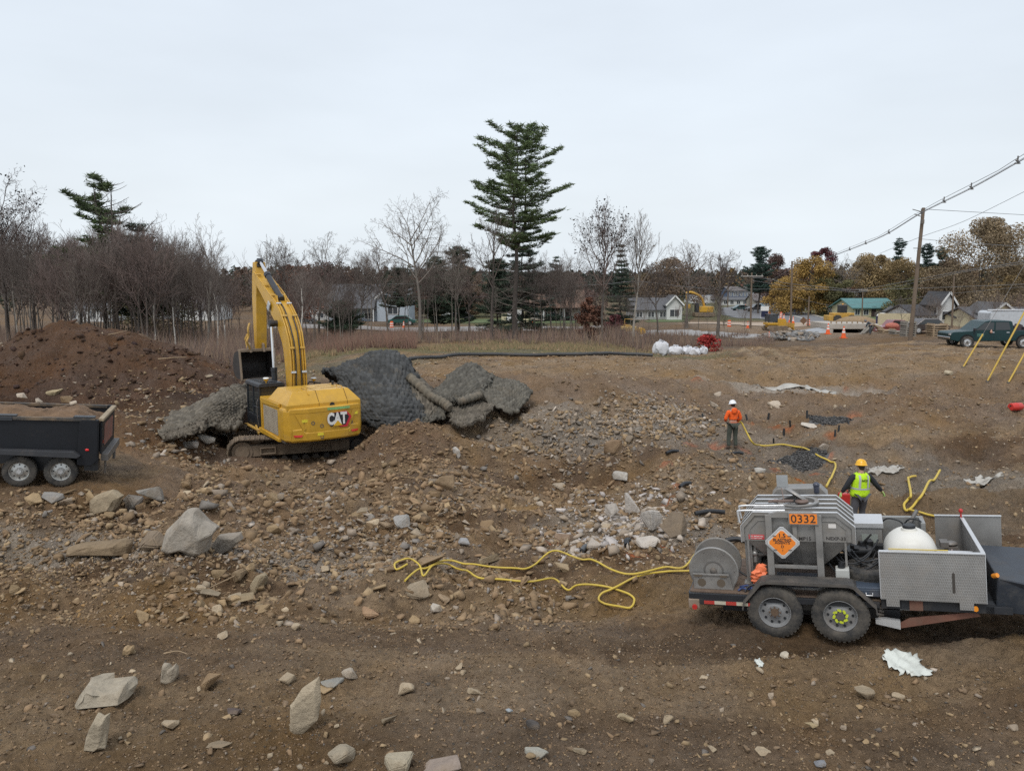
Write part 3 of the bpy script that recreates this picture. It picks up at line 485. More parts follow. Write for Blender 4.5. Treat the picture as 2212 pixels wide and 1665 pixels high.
GROUPS=[([(380,1225),(600,1215),(640,1330),(380,1335)],30,.14,.30,[(TAN,4),(PALE,2),(BROWN,2)],'dusty tan stone in the loose slab heap left of the hose','stones of the tan slab heap'),([(640,1215),(1000,1220),(1180,1335),(660,1335)],34,.12,.26,DUSTY,'angular stone in the rubble strip crossed by the yellow hose','stones of the rubble strip under the hose'),([(600,1050),(960,1040),(930,1185),(560,1190)],46,.22,.46,DUSTY+[(GREY,3)],'broken stone on the steep rubble face under the excavator','stones on the mound face'),([(60,1060),(470,1040),(470,1130),(60,1120)],20,.18,.40,DUSTY,'broken rock in the bank between dump box and excavator','rocks of the bank by the dump box'),([(960,1000),(1380,1000),(1300,1170),(960,1180)],34,.20,.42,BROWNS+[(GREY,3)],'dusty chunk of rock lying on the floor of the pit','rocks on the pit floor'),([(1100,930),(1420,885),(1500,890),(1350,960),(1120,975)],24,.22,.42,GREYS,'pale stone in the heap of crushed rock at the back of the pit','rocks of the crushed heap behind the pit'),([(1280,1085),(1420,1080),(1450,1165),(1260,1180)],20,.16,.38,WHITES,'smaller whitish stone of the white rock heap','smaller stones of the white heap'),([(0,1190),(340,1190),(340,1330),(0,1330)],16,.14,.28,[(TAN,3),(BROWN,3),(GREY,2)],'half buried stone in the brown ruts at far lower left of the pit','stones in the brown ruts'),([(50,1440),(1100,1400),(1100,1660),(50,1660)],20,.05,.11,[(PALE,3),(TAN,3),(GREY,1)],'fist-sized stone scattered on the brown foreground dirt','fist-sized stones on the foreground dirt'),([(1200,1500),(2180,1450),(2180,1660),(1200,1660)],24,.05,.12,[(PALE,3),(TAN,3),(GREY,2)],'small cobble in the gravelly foreground below the trailer','small cobbles in the gravelly foreground'),]
for poly,n,a,b,pl,lab,grp in GROUPS:
 x,y=spots(poly,n*2,75,0.5,n);k=keepout(x,y);x,y=x[k][:n],y[k][:n];z=H(x,y);s=sizes(len(x),a,b,1.6);cc=pal(len(x),pl,0.05)
 for i in range(len(x)):
  _k+=1;r1,r2=rng.uniform(0.55,1.0),rng.uniform(0.35,0.85)
  c=tuple(np.array(pl[rng.choice(len(pl),p=np.array([q[1]for q in pl])/sum(q[1]for q in pl))][0])*rng.choice([.85,1.0,1.15]))
  rock((x[i],y[i],z[i]),s[i],s[i]*r1,s[i]*r2,c,lab,grp,_k,int(rng.integers(9,14)),rng.uniform(.4,1),(rng.normal()*.3,rng.normal()*.3),None,0.22)
  # ---------------------------------------------------------------- mesh builder
class MB:
 def __init__(s):s.bm=bmesh.new()
 def add(s,vs,fs):
  vv=[s.bm.verts.new(v)for v in vs]
  for f in fs:
   try:s.bm.faces.new([vv[i]for i in f])
   except ValueError:pass
  return s
 def box(s,x0,x1,y0,y1,z0,z1,M=None):
  vs=[Vector(p)for p in((x0,y0,z0),(x1,y0,z0),(x1,y1,z0),(x0,y1,z0),(x0,y0,z1),(x1,y0,z1),(x1,y1,z1),(x0,y1,z1))]
  if M is not None:vs=[M@v for v in vs]
  return s.add(vs,[(0,3,2,1),(4,5,6,7),(0,1,5,4),(1,2,6,5),(2,3,7,6),(3,0,4,7)])
 def rbox(s,c,sz,rot=(0,0,0)):
  M=Matrix.Translation(c)@Euler(rot).to_matrix().to_4x4();a,b,d=sz[0]/2,sz[1]/2,sz[2]/2
  return s.box(-a,a,-b,b,-d,d,M)
 def bar(s,p0,p1,w,h,up=(0,0,1)):
  p0,p1=Vector(p0),Vector(p1);d=p1-p0;L=d.length;d.normalize();u=Vector(up)
  x=d.cross(u)
  if x.length<1e-4:x=d.cross(Vector((1,0,0)))
  x.normalize();u=x.cross(d)
  M=Matrix(((x[0],d[0],u[0],p0[0]),(x[1],d[1],u[1],p0[1]),(x[2],d[2],u[2],p0[2]),(0,0,0,1)))
  return s.box(-w/2,w/2,0,L,-h/2,h/2,M)
 def prism(s,pts,axis,a,b):
  """polygon extruded along axis; pts are the other two coordinates in order"""
  def mk(p,t):return{'y':(p[0],t,p[1]),'x':(t,p[0],p[1]),'z':(p[0],p[1],t)}[axis]
  n=len(pts);vs=[mk(p,a)for p in pts]+[mk(p,b)for p in pts]
  fs=[tuple(range(n)),tuple(range(2*n-1,n-1,-1))]+[(i,i+n,(i+1)%n+n,(i+1)%n)for i in range(n)]
  return s.add(vs,fs)
 def tube(s,pts,r,n=8,caps=True,closed=False):
  pts=[Vector(p)for p in pts];m=len(pts);rs=r if hasattr(r,'__len__')else[r]*m
  T=[]
  for i in range(m):
   a=pts[(i-1)%m]if(i>0 or closed)else pts[0];b=pts[(i+1)%m]if(i<m-1 or closed)else pts[-1]
   t=b-a;T.append(t.normalized()if t.length>1e-9 else Vector((0,0,1)))
  nrm=T[0].orthogonal().normalized();rings=[]
  for i in range(m):
   nrm=nrm-T[i]*nrm.dot(T[i])
   if nrm.length<1e-6:nrm=T[i].orthogonal()
   nrm.normalize();bn=T[i].cross(nrm)
   rings.append([s.bm.verts.new(pts[i]+(nrm*math.cos(6.28318*k/n)+bn*math.sin(6.28318*k/n))*rs[i])for k in range(n)])
  for i in range(m if closed else m-1):
   A,B=rings[i],rings[(i+1)%m]
   for k in range(n):s.bm.faces.new((A[k],A[(k+1)%n],B[(k+1)%n],B[k]))
  if caps and not closed:
   s.bm.faces.new(rings[0][::-1]);s.bm.faces.new(rings[-1])
  return s
 def cyl(s,p0,p1,r,r1=None,n=16,caps=True):return s.tube([p0,p1],[r,r if r1 is None else r1],n,caps)
 def lathe(s,prof,c=(0,0,0),axis='z',n=24,closed=False,cap=True):
  rings=[]
  for r,h in prof:
   ring=[]
   for k in range(n):
    a=6.2831853*k/n;p,q=r*math.cos(a),r*math.sin(a)
    v={'z':(p,q,h),'y':(p,h,q),'x':(h,p,q)}[axis]
    ring.append(s.bm.verts.new((v[0]+c[0],v[1]+c[1],v[2]+c[2])))
   rings.append(ring)
  m=len(rings)
  for i in range(m if closed else m-1):
   A,B=rings[i],rings[(i+1)%m]
   for k in range(n):s.bm.faces.new((A[k],A[(k+1)%n],B[(k+1)%n],B[k]))
  if not closed and cap:
   if prof[0][0]>1e-4:s.bm.faces.new(rings[0][::-1])
   if prof[-1][0]>1e-4:s.bm.faces.new(rings[-1])
  return s
 def ell(s,c,r,n=14,m=8,pw=1.0):
  prof=[]
  for i in range(m+1):
   a=math.pi*i/m;prof.append((max(1e-5,math.sin(a))**pw,-math.cos(a)))
  k0=len(s.bm.verts);s.bm.verts.ensure_lookup_table()
  t=MB();t.lathe(prof,n=n)
  vs=[(v.co.x*r[0]+c[0],v.co.y*r[1]+c[1],v.co.z*r[2]+c[2])for v in t.bm.verts]
  t.bm.verts.index_update();fs=[[v.index for v in f.verts]for f in t.bm.faces];t.bm.free()
  return s.add(vs,fs)
 def sheet(s,rows):
  """grid of points rows[i][j]"""
  g=[[s.bm.verts.new(p)for p in r]for r in rows]
  for i in range(len(g)-1):
   for j in range(len(g[0])-1):s.bm.faces.new((g[i][j],g[i][j+1],g[i+1][j+1],g[i+1][j]))
  return s
 def xf(s,M):
  bmesh.ops.transform(s.bm,matrix=M,verts=s.bm.verts);return s
 def build(s,name,m,parent=None,bevel=0.0,smooth=None,segs=2,weld=False):
  if weld:bmesh.ops.remove_doubles(s.bm,verts=s.bm.verts,dist=0.0008)
  bmesh.ops.recalc_face_normals(s.bm,faces=s.bm.faces)
  me=bpy.data.meshes.new(name);s.bm.to_mesh(me);s.bm.free();me.materials.append(m)
  if smooth is not None:
   me.polygons.foreach_set('use_smooth',[True]*len(me.polygons))
   if smooth<180:me.set_sharp_from_angle(angle=R(smooth))
  o=link(bpy.data.objects.new(name,me),parent)
  if bevel:
   b=o.modifiers.new('bevel','BEVEL');b.width=bevel;b.segments=segs;b.limit_method='ANGLE';b.angle_limit=R(40)
  return o
def thing(name,label,cat,loc=(0,0,0),rz=0.0,group=None,rot=None):
 o=bpy.data.objects.new(name,None);C.objects.link(o);o.empty_display_size=0.2
 o.location=loc;o.rotation_euler=rot if rot is not None else(0,0,rz)
 return tag(o,label,cat,group)
def kids(o):return[c for c in bpy.data.objects if c.parent==o]
def dup(o,parent=None,loc=None,rz=None,label=None,group=None,_map=None):
 if _map is None:
  _map={}
  for q in bpy.data.objects:
   if q.parent:_map.setdefault(q.parent.name,[]).append(q)
 c=o.copy();C.objects.link(c);c.parent=parent
 for ch in _map.get(o.name,[]):dup(ch,c,_map=_map)
 if loc is not None:c.location=loc
 if rz is not None:c.rotation_euler=(0,0,rz)
 if label:c['label']=label
 if group:c['group']=group
 return c
def text(s,name,m,parent,loc,rot,size,off=0.0,ext=0.0015,sx=1.0,al='CENTER',sp=1.0):
 cu=bpy.data.curves.new(name,'FONT');cu.body=s;cu.size=size;cu.extrude=ext;cu.offset=off;cu.align_x=al;cu.align_y='CENTER';cu.space_character=sp
 cu.resolution_u=4
 tmp=bpy.data.objects.new('tmp_text',cu);me=bpy.data.meshes.new_from_object(tmp);me.name=name;bpy.data.objects.remove(tmp);me.materials.clear();me.materials.append(m)
 o=link(bpy.data.objects.new(name,me),parent);o.location=loc;o.rotation_euler=rot;o.scale=(sx,1,1);return o
def smooth_path(pts,n=6,closed=False):
 P=[Vector(p)for p in pts];m=len(P);out=[]
 g=lambda i:P[i%m]if closed else P[min(max(i,0),m-1)]
 for i in range(m if closed else m-1):
  a,b,c,d=g(i-1),g(i),g(i+1),g(i+2)
  for k in range(n):
   t=k/n;out.append(0.5*((2*b)+(c-a)*t+(2*a-5*b+4*c-d)*t*t+(3*b-a-3*c+d)*t**3))
 if not closed:out.append(P[-1])
 return out
FR=(R(90),0,0)
M_steel=mat('brushed_steel',(0.31,0.30,0.285),0.45,0.7,var=0.22,vscale=4,dirt=0.55,dcol=(0.20,0.175,0.145),bump=0.001,bscale=20)
M_bright=mat('bright_aluminium',(0.62,0.62,0.62),0.35,0.6,var=0.08,dirt=0.2,dcol=(0.33,0.30,0.27))
M_dkst=mat('dull_dark_steel',(0.16,0.15,0.14),0.55,0.5,var=0.2,dirt=0.4)
M_black=mat('black_paint',(0.022,0.024,0.028),0.4,var=0.2,dirt=0.22,dcol=(0.10,0.075,0.052))
M_blackp=mat('black_plastic',(0.018,0.019,0.021),0.5,var=0.2,dirt=0.15,dcol=(0.12,0.10,0.08))
M_tyre=mat('tyre_rubber',(0.030,0.029,0.028),0.85,var=0.2,dirt=0.62,dcol=(0.125,0.108,0.088),dscale=4,bump=0.003,bscale=40)
M_rim=mat('grey_rim_paint',(0.25,0.25,0.25),0.5,0.2,dirt=0.35,dcol=(0.17,0.135,0.10))
M_chrome=mat('chrome',(0.75,0.75,0.76),0.12,1.0,var=0.04)
M_orange=mat('orange_plate',(0.80,0.22,0.02),0.5,var=0.06,dirt=0.06)
M_txt=mat('dark_lettering',(0.035,0.03,0.028),0.6,var=0.0)
M_white=mat('white_plastic',(0.68,0.66,0.60),0.45,var=0.05,dirt=0.14,dcol=(0.50,0.43,0.30))
M_red=mat('red_plastic',(0.45,0.03,0.025),0.35,var=0.05,dirt=0.1)
M_wood=mat('deck_wood',(0.13,0.088,0.062),0.85,var=0.3,vscale=8,dirt=0.4,bump=0.003)
M_yellow=mat('yellow_hose',(0.58,0.42,0.06),0.6,var=0.15,vscale=2.5,dirt=0.42,dcol=(0.32,0.23,0.10))
M_glass=mat('dark_glass',(0.02,0.024,0.026),0.08,0.0,var=0.02,spec=0.8)
M_glassg=mat('window_glass',(0.05,0.06,0.07),0.12,0.0,var=0.1,spec=0.8)
def diamond_plate():
 m=mat('diamond_plate',(0.30,0.29,0.275),0.5,0.5,var=0.18,dirt=0.40,dcol=(0.22,0.19,0.16));n=m.node_tree.nodes;L=m.node_tree.links
 tcn=n.new('ShaderNodeTexCoord');h=None
 outs=[]
 for sgn in(1,-1):
  mp=n.new('ShaderNodeMapping');mp.inputs['Rotation'].default_value=(0,R(45*sgn),0);mp.inputs['Scale'].default_value=(52,1,19)
  L.new(tcn.outputs['Object'],mp.inputs[0])
  v=n.new('ShaderNodeTexVoronoi');v.inputs['Scale'].default_value=1.0;v.inputs['Randomness'].default_value=0.0;L.new(mp.outputs[0],v.inputs['Vector'])
  outs.append(v.outputs['Distance'])
 mn=n.new('ShaderNodeMath');mn.operation='MINIMUM';L.new(outs[0],mn.inputs[0]);L.new(outs[1],mn.inputs[1])
 mr=n.new('ShaderNodeMapRange');mr.inputs['From Min'].default_value=0.38;mr.inputs['From Max'].default_value=0.22;L.new(mn.outputs[0],mr.inputs['Value'])
 b=n['Principled BSDF'];bp=n.new('ShaderNodeBump');bp.inputs['Distance'].default_value=0.0025;L.new(mr.outputs[0],bp.inputs['Height']);L.new(bp.outputs[0],b.inputs['Normal'])
 return m
M_diam=diamond_plate()
def wheel(parent,c,r,w,rimm,side=-1,holes=10,hub=None,lugs=None,rimr=0.58,n=36):
 """wheel with its axle along local y; side -1 shows the outer face toward -y"""
 y=c[1];s=side
 wh=MB();tr=r*rimr
 wh.lathe([(tr,-w*.42),(tr*1.12,-w*.5),(r*.86,-w*.5),(r*.96,-w*.42),(r,-w*.30),(r,-w*.1),(r*.975,-w*.08),(r*.975,-w*.03),(r,0),(r,w*.03),(r*.975,w*.06),(r,w*.1),(r,w*.30),(r*.96,w*.42),(r*.86,w*.5),(tr*1.12,w*.5),(tr,w*.42)],c,'y',n,closed=True)
 for k in range(n):
  a=6.28318*(k+.5)/n
  for q in(-1,1):
   M=Matrix.Translation(c)@Matrix.Rotation(a,4,'Y')@Matrix.Translation((r,q*w*.24,0));wh.box(-.016,.002,-w*.16,w*.16,-r*.045,r*.045,M)
 t=wh.build('wheel',M_tyre,parent,smooth=35)
 rm=MB();yo=s*w*.36
 rm.lathe([(tr*1.0,s*w*.46),(tr*1.03,s*w*.42),(tr*.96,s*w*.40),(tr*.90,s*w*.22),(tr*.86,s*w*.16),(tr*.62,s*w*.20),(tr*.42,s*w*.27),(tr*.40,s*w*.33),(1e-5,s*w*.33)],c,'y',30,cap=False)
 rm.build('rim',rimm,t,smooth=35)
 hb=MB()
 for k in range(holes):
  a=6.28318*k/holes;p=(c[0]+tr*.73*math.cos(a),y+s*w*.205,c[2]+tr*.73*math.sin(a))
  hb.cyl((p[0],p[1]-.02*s,p[2]),(p[0],p[1]+.004*s,p[2]),tr*.085,n=8)
 hb.build('hand_hole',M_blackp,t)
 h=MB();h.cyl((c[0],y+s*w*.3,c[2]),(c[0],y+s*w*.48,c[2]),tr*.27,tr*.24,14)
 for k in range(8):
  a=6.28318*k/8;h.cyl((c[0]+tr*.34*math.cos(a),y+s*w*.3,c[2]+tr*.34*math.sin(a)),(c[0]+tr*.34*math.cos(a),y+s*w*.40,c[2]+tr*.34*math.sin(a)),tr*.05,n=6)
 h.build('hub',hub or M_dkst,t,smooth=40)
 if lugs:
  l=MB()
  for k in range(8):
   a=6.28318*k/8;q=(c[0]+tr*.36*math.cos(a),c[2]+tr*.36*math.sin(a))
   l.cyl((q[0],y+s*w*.41,q[1]),(q[0],y+s*w*.46,q[1]),tr*.085,n=8);l.rbox((q[0]+tr*.1*math.cos(a+1.2),y+s*w*.43,q[1]+tr*.1*math.sin(a+1.2)),(tr*.14,.008,tr*.14),(0,a,0))
  l.build('lug_indicator',lugs,t)
 return t
 # ---------------------------------------------------------------- equipment trailer
TO=Vector(W(1677,1377,10.25));TR_ROT=(0,R(-6),R(-22))
tr=thing('equipment_trailer','tandem-axle flatbed trailer carrying a grey steel hopper, hose reel and tread-plate bins','trailer',TO,rot=TR_ROT)
TM=Matrix.Translation(TO)@Euler(TR_ROT).to_matrix().to_4x4()
def TW(p):return TM@Vector(p)
m=MB()
for y in(0.32,1.28):m.box(-1.18,2.9,y,y+.06,.44,.56)
for x in(-1.18,-.6,0.0,.43,.9,1.35,1.9,2.4,2.85):m.box(x,x+.05,.38,1.28,.46,.54)
m.box(-1.2,1.36,.04,.09,.50,.585);m.box(-1.2,1.36,1.56,1.61,.50,.585);m.box(-1.21,-1.16,.09,1.56,.46,.585)
m.bar((1.5,.40,.40),(3.9,.78,.52),.07,.12);m.bar((1.5,1.24,.40),(3.9,.86,.52),.07,.12)
m.box(-.75,1.62,.26,.32,.26,.40)
m.build('chassis',M_black,tr,bevel=.004)
m=MB()
for k in range(9):m.box(-1.19,1.38,.10+k*.162,.255+k*.162,.557,.60)
m.build('deck',M_wood,tr,bevel=.003)
M_rust=mat('rusty_red_steel',(0.17,0.075,0.05),0.8,0.1,var=0.3,dirt=0.45,dcol=(0.13,0.095,0.07))
m=MB();m.prism([(1.52,.23),(1.56,.20),(2.55,.44),(2.5,.50),(1.72,.36)],'y',.10,.13);m.build('brace',M_rust,tr,bevel=.003)
m=MB();m.prism([(1.30,.28),(1.60,.22),(1.60,.34),(1.42,.36),(1.30,.34)],'y',.04,.10);m.prism([(1.62,.40),(1.85,.40),(1.85,.52),(1.62,.52)],'y',.28,.315);m.build('mudflap_bracket',M_bright,tr)
m=MB()
for k in range(6):m.tube([(1.32+.03*(k%2),.10,.50-.05*k),(1.40,.16,.46-.05*k)],.018,6)
m.build('rear_jack',M_dkst,tr)
for y0,y1 in((-.035,.25),(1.40,1.685)):
 f=MB();pr=[(-.44,.42),(-.42,.52),(-.17,.815),(-.10,.835),(.98,.835),(1.05,.815),(1.32,.55),(1.33,.45)]
 inner=[(x+(.012 if x<0 else-.012),z-.014)for x,z in pr]
 f.prism(pr+inner[::-1],'y',y0,y1)
 rimp=[(x*.985+.006,z-.035)for x,z in pr]
 yy=y0 if y0<1 else y1-.008
 f.prism(pr+rimp[::-1],'y',yy-.004,yy+.006)
 f.build('fender',mat('black_fender',(0.05,0.048,0.046),0.5,var=.2,dirt=.6,dcol=(.13,.11,.09)),tr)
m=MB()
m.bar((.43,.26,.34),(.43,.26,.52),.05,.16);m.box(-.1,.95,.24,.27,.36,.42);m.box(-.1,.95,1.38,1.41,.36,.42)
m.build('axle_hanger',M_dkst,tr)
m=MB();m.cyl((0,.1,.365),(0,1.55,.365),.04);m.cyl((.86,.1,.365),(.86,1.55,.365),.04);m.build('axle',M_dkst,tr)
lug=mat('lime_plastic',(0.55,0.62,0.04),.5)
hubr=mat('rusty_hub',(0.13,0.085,0.055),.8,.2,dirt=.4)
wheel(tr,(0,.115,.365),.375,.225,M_rim,-1,hub=hubr);wheel(tr,(.86,.115,.365),.375,.225,M_rim,-1,lugs=lug,hub=M_dkst)
wheel(tr,(0,1.535,.365),.375,.225,M_rim,1);wheel(tr,(.86,1.535,.365),.375,.225,M_rim,1)
m=MB();m.box(-1.21,-1.05,.02,.10,.36,.50);m.build('light_bracket',mat('dirty_beige',(.27,.21,.16),.7,dirt=.5),tr,bevel=.012)
m=MB();m.cyl((-1.12,.03,.385),(-1.12,-.005,.385),.042,.036,14);m.build('tail_light',M_red,tr,smooth=40)
m=MB();m.cyl((2.48,.02,.575),(2.48,-.012,.575),.035,.03,12);m.build('marker_light',mat('amber_lens',(.75,.26,.02),.3),tr,smooth=40)
for k in range(3):m=MB();m.box(-.98+k*.31,-.83+k*.31,.015,.032,.44,.485);m.build('reflective_tape',mat('tape_red',(.42,.04,.03),.5,dirt=.3),tr)
for k in range(2):m=MB();m.box(-.83+k*.31,-.67+k*.31,.015,.032,.44,.485);m.build('reflective_tape',mat('tape_white',(.50,.46,.36),.5,dirt=.35),tr)
m=MB();m.box(-1.05,-.42,.035,.07,.42,.50);m.build('side_rail',M_black,tr,bevel=.003)
PRF=[(-.38,1.29),(-.38,1.49),(-.22,1.675),(.87,1.675),(1.07,1.50),(1.07,1.29)]
m=MB();m.prism(PRF,'y',.40,1.33)
zb,zt=.90,1.289;A=[(-.37,.41),(1.06,.41),(1.06,1.32),(-.37,1.32)];B=[(.02,.60),(.70,.60),(.70,1.12),(.02,1.12)]
m.add([(x,y,zt)for x,y in A]+[(x,y,zb)for x,y in B],[(0,1,5,4),(1,2,6,5),(2,3,7,6),(3,0,4,7),(4,5,6,7)])
m.box(.25,.48,.72,.95,.78,.90)
hop=m.build('hopper',M_steel,tr,bevel=.006)
m=MB();out=[(-.43,1.27),(-.43,1.51),(-.245,1.725),(.895,1.725),(1.115,1.52),(1.115,1.27)]
for k,y in enumerate((.375,.61,.845,1.08,1.315)):
 m.prism(out+[(p[0],p[1])for p in PRF[::-1]],'y',y,y+.012)
m.build('rib',M_steel,tr)
m=MB()
for k,y in enumerate((.375,.61,.845,1.08,1.315)):
 for a,b in zip(out[:-1],out[1:]):m.bar((a[0],y+.02,a[1]+.004),(b[0],y+.02,b[1]+.004),.055,.008)
m.build('rib_flange',M_bright,tr,bevel=.002)
m=MB();inn=[(-.30,1.31),(-.30,1.47),(-.18,1.60),(.02,1.60)]
for P in(inn,[(1.0,1.31),(1.0,1.48),(.86,1.60),(.68,1.60)]):
 for a,b in zip(P[:-1],P[1:]):m.bar((a[0],.392,a[1]),(b[0],.392,b[1]),.012,.012)
for x in(-.03,.64):m.box(x-.045,x+.045,.325,.375,.60,1.70);m.box(x-.045,x+.045,1.36,1.41,.60,1.70)
m.box(.29,.35,.345,.374,1.29,1.56)
m.add([(.29,.36,1.29),(.35,.36,1.29),(.40,.59,.92),(.33,.59,.92)],[(0,1,2,3)])
m.box(.015,.595,.335,.37,.91,.96);m.box(.015,.595,1.37,1.40,.91,.96);m.box(-.07,.68,.33,.37,.60,.625)
m.prism([(-.03,1.72),(.10,1.745),(.55,1.745),(.69,1.70),(.69,1.66),(-.03,1.66)],'y',.33,.372)
for x in(-.34,.98):m.bar((x,.42,1.29),(x,.42,.62),.03,.03)
m.box(-.40,-.30,.5,.56,.60,1.3);m.box(-.44,-.28,.46,.62,.600,.615)
m.build('support_frame',M_steel,tr,bevel=.003)
m=MB()
for y,z in((.42,1.735),(.66,1.742)):m.tube(smooth_path([(-.44,y,1.55),(-.46,y,1.70),(-.42,y,z),(-.1,y,z+.005),(.20,y,z+.01)],5),.017,8)
m.build('grab_rail',M_bright,tr,smooth=60)
m=MB();m.lathe([(.275,1.70),(.275,1.745),(.30,1.75),(.30,1.765),(.24,1.765),(.235,1.71),(1e-5,1.71)],(.36,.88,0),'z',36);m.build('manhole',M_steel,tr,smooth=30)
m=MB();M=Matrix.Translation((.36,1.02,1.80))@Euler((R(-12),R(38),R(8))).to_matrix().to_4x4()
m.lathe([(1e-5,.03),(.17,.025),(.21,.01),(.215,-.02),(.19,-.02),(1e-5,-.005)],n=30);m.xf(M);m.build('manhole_lid',M_steel,tr,smooth=30)
m=MB();m.bar((.18,.78,1.76),(.14,.98,1.93),.012,.012);m.bar((.10,.80,1.76),(.30,.74,1.80),.02,.02);m.ell((.05,.80,1.78),(.05,.03,.03));m.tube([(-.05,.80,1.77),(.18,.82,1.78),(.30,.86,1.77)],.02,8)
m.ell((.42,.86,1.76),(.10,.09,.04));m.build('lid_latch',mat('greasy_brown',(.16,.11,.09),.6,dirt=.3),tr,smooth=60)
m=MB();m.prism([(-.05,1.54),(-.05,1.66),(.04,1.76),(.68,1.77),(.78,1.66),(.78,1.54)],'y',1.60,1.92);m.box(.0,.05,1.62,1.67,.6,1.55);m.box(.68,.73,1.62,1.67,.6,1.55);m.box(-.02,.75,1.60,1.61,1.3,1.54)
m.build('feeder_box',M_steel,tr,bevel=.005)
m=MB();m.box(.03,.20,1.66,1.668,1.78,1.97);m.build('square_plate',mat('light_grey_plate',(.33,.34,.34),.5),tr)
m=MB();m.cyl((.62,1.62,1.70),(.62,1.62,1.81),.045);m.ell((.62,1.62,1.82),(.052,.052,.045));m.build('beacon',mat('smoked_lens',(.06,.065,.09),.3),tr,smooth=50)
m=MB();m.box(.245,.645,.305,.322,1.565,1.745);m.build('number_plate_frame',M_steel,tr,bevel=.003)
m=MB();m.box(.262,.628,.298,.3045,1.583,1.727);pl=m.build('number_plate',M_orange,tr)
text('0332','lettering',M_txt,pl,(.445,.297,1.652),FR,.165,.0015,sx=1.0,sp=1.02)
cx_,cz_=.145,1.30
def dia(r,y0,y1,mm,nm,par,b=0.0,c=.0):
 q=MB();k=r*.10;q.prism([(cx_-r,cz_-k),(cx_-r,cz_+k),(cx_-k,cz_+r),(cx_+k,cz_+r),(cx_+r,cz_+k),(cx_+r,cz_-k),(cx_+k,cz_-r),(cx_-k,cz_-r)],'y',y0,y1);return q.build(nm,mm,par,bevel=b)
ph=dia(.235,.300,.320,M_bright,'placard_holder',tr,.006);dia(.195,.2965,.2995,mat('white_sign',(.62,.60,.55),.5,dirt=.2),'placard_border',ph);pc=dia(.178,.293,.296,M_orange,'placard',ph)
m=MB()
for a in(45,135,225,315):m.rbox((cx_+.17*math.cos(R(a))*.85,.291,cz_+.17*math.sin(R(a))*.85),(.05,.006,.012),(0,R(0),0))
m.build('clip',M_dkst,ph)
text('1.5','lettering',M_txt,pc,(cx_,.292,cz_+.105),FR,.085,.002);text('BLASTING','lettering',M_txt,pc,(cx_,.292,cz_+.043),FR,.058,.0015,sx=.95);text('AGENTS','lettering',M_txt,pc,(cx_,.292,cz_+.002),FR,.055,.0015)
text('D','lettering',M_txt,pc,(cx_,.292,cz_-.055),FR,.055,.0015);text('1','lettering',M_txt,pc,(cx_,.292,cz_-.112),FR,.045,.001)
text('MP15','lettering',M_txt,hop,(.45,.3975,1.335),FR,.075,.0012);text('NEXP-33','lettering',M_txt,hop,(.86,.3975,1.345),FR,.068,.0012)
m=MB();m.box(-.325,-.105,.394,.3985,1.315,1.385);st=m.build('red_sticker',mat('sticker_red',(.50,.045,.05),.5),tr)
text('NO SMOKING','lettering',mat('sticker_white',(.70,.66,.62),.6),st,(-.215,.3935,1.36),FR,.030,.0006);text('NO OPEN FLAMES','lettering',MATS['sticker_white'],st,(-.215,.3935,1.330),FR,.019,.0003)
m=MB();m.box(.77,.87,.394,.3985,1.50,1.56);m.build('white_sticker',MATS['sticker_white'],tr)
m=MB()
for y in(.26,.72):m.lathe([(1e-5,y-.006),(.27,y-.006),(.345,y-.018),(.36,y-.012),(.36,y+.004),(.34,y+.006),(.27,y+.006),(1e-5,y+.006)],(-.845,0,.865),'y',44)
m.lathe([(.12,.27),(.12,.71)],(-.845,0,.865),'y',24);m.lathe([(.10,.246),(.13,.246),(.13,.252),(.10,.252)],(-.845,0,.865),'y',24)
reel=m.build('hose_reel',M_steel,tr,smooth=30)
m=MB();m.lathe([(.115,.247),(.13,.243),(.145,.247)],(-.845,0,.865),'y',30);m.ell((-.845,.235,.865),(.05,.025,.05));m.bar((-.845,.225,.865),(-.66,.215,.70),.03,.012,(0,1,0))
for k in range(6):m.ell((-.845+.3*math.cos(k),.245,.865+.3*math.sin(k)),(.008,.006,.008),6,4)
m.build('crank',M_dkst,reel,smooth=50)
m=MB();R0=[(-1.14,.60),(-1.14,.835),(-.62,.835),(-.57,.60)]
for y in(.185,.79):
 m.prism(R0,'y',y,y+.012)
m.box(-1.14,-.60,.185,.80,.60,.612);m.box(-1.145,-.62,.165,.198,.815,.84);m.bar((-.52,.30,.84),(-.58,.22,.60),.02,.02)
stand=m.build('reel_stand',M_steel,reel,bevel=.003)
m=MB()
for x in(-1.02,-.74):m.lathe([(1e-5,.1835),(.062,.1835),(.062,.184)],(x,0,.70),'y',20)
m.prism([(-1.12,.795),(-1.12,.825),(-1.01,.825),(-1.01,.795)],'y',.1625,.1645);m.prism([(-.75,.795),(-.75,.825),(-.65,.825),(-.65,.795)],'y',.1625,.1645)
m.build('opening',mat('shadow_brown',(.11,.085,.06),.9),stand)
m=MB();m.tube([(-.30,.62,.62),(-.30,.62,1.22)],.028,10);m.tube([(-.24,.9,.62),(-.24,.9,1.25)],.024,10);m.tube([(-.28,.60,1.02),(.0,.66,1.02)],.035,12);m.tube([(-.55,1.5,1.12),(-.25,1.4,1.12),(0,1.2,1.10)],.03,10)
m.tube([(-.26,.55,1.18),(-.27,.55,.92)],.035,10);m.ell((-.27,.55,1.05),(.05,.05,.05));m.build('feed_pipe',M_steel,tr,smooth=50)
m=MB();m.tube(smooth_path([(-.55,.6,.78),(-.42,.55,.70),(-.2,.5,.68),(0,.5,.74)],6),.014,8);m.tube(smooth_path([(-.4,.12,.615),(-.35,.16,.68),(-.25,.2,.70),(-.15,.25,.64)],6),.014,8);m.build('black_hose',M_blackp,tr,smooth=60)
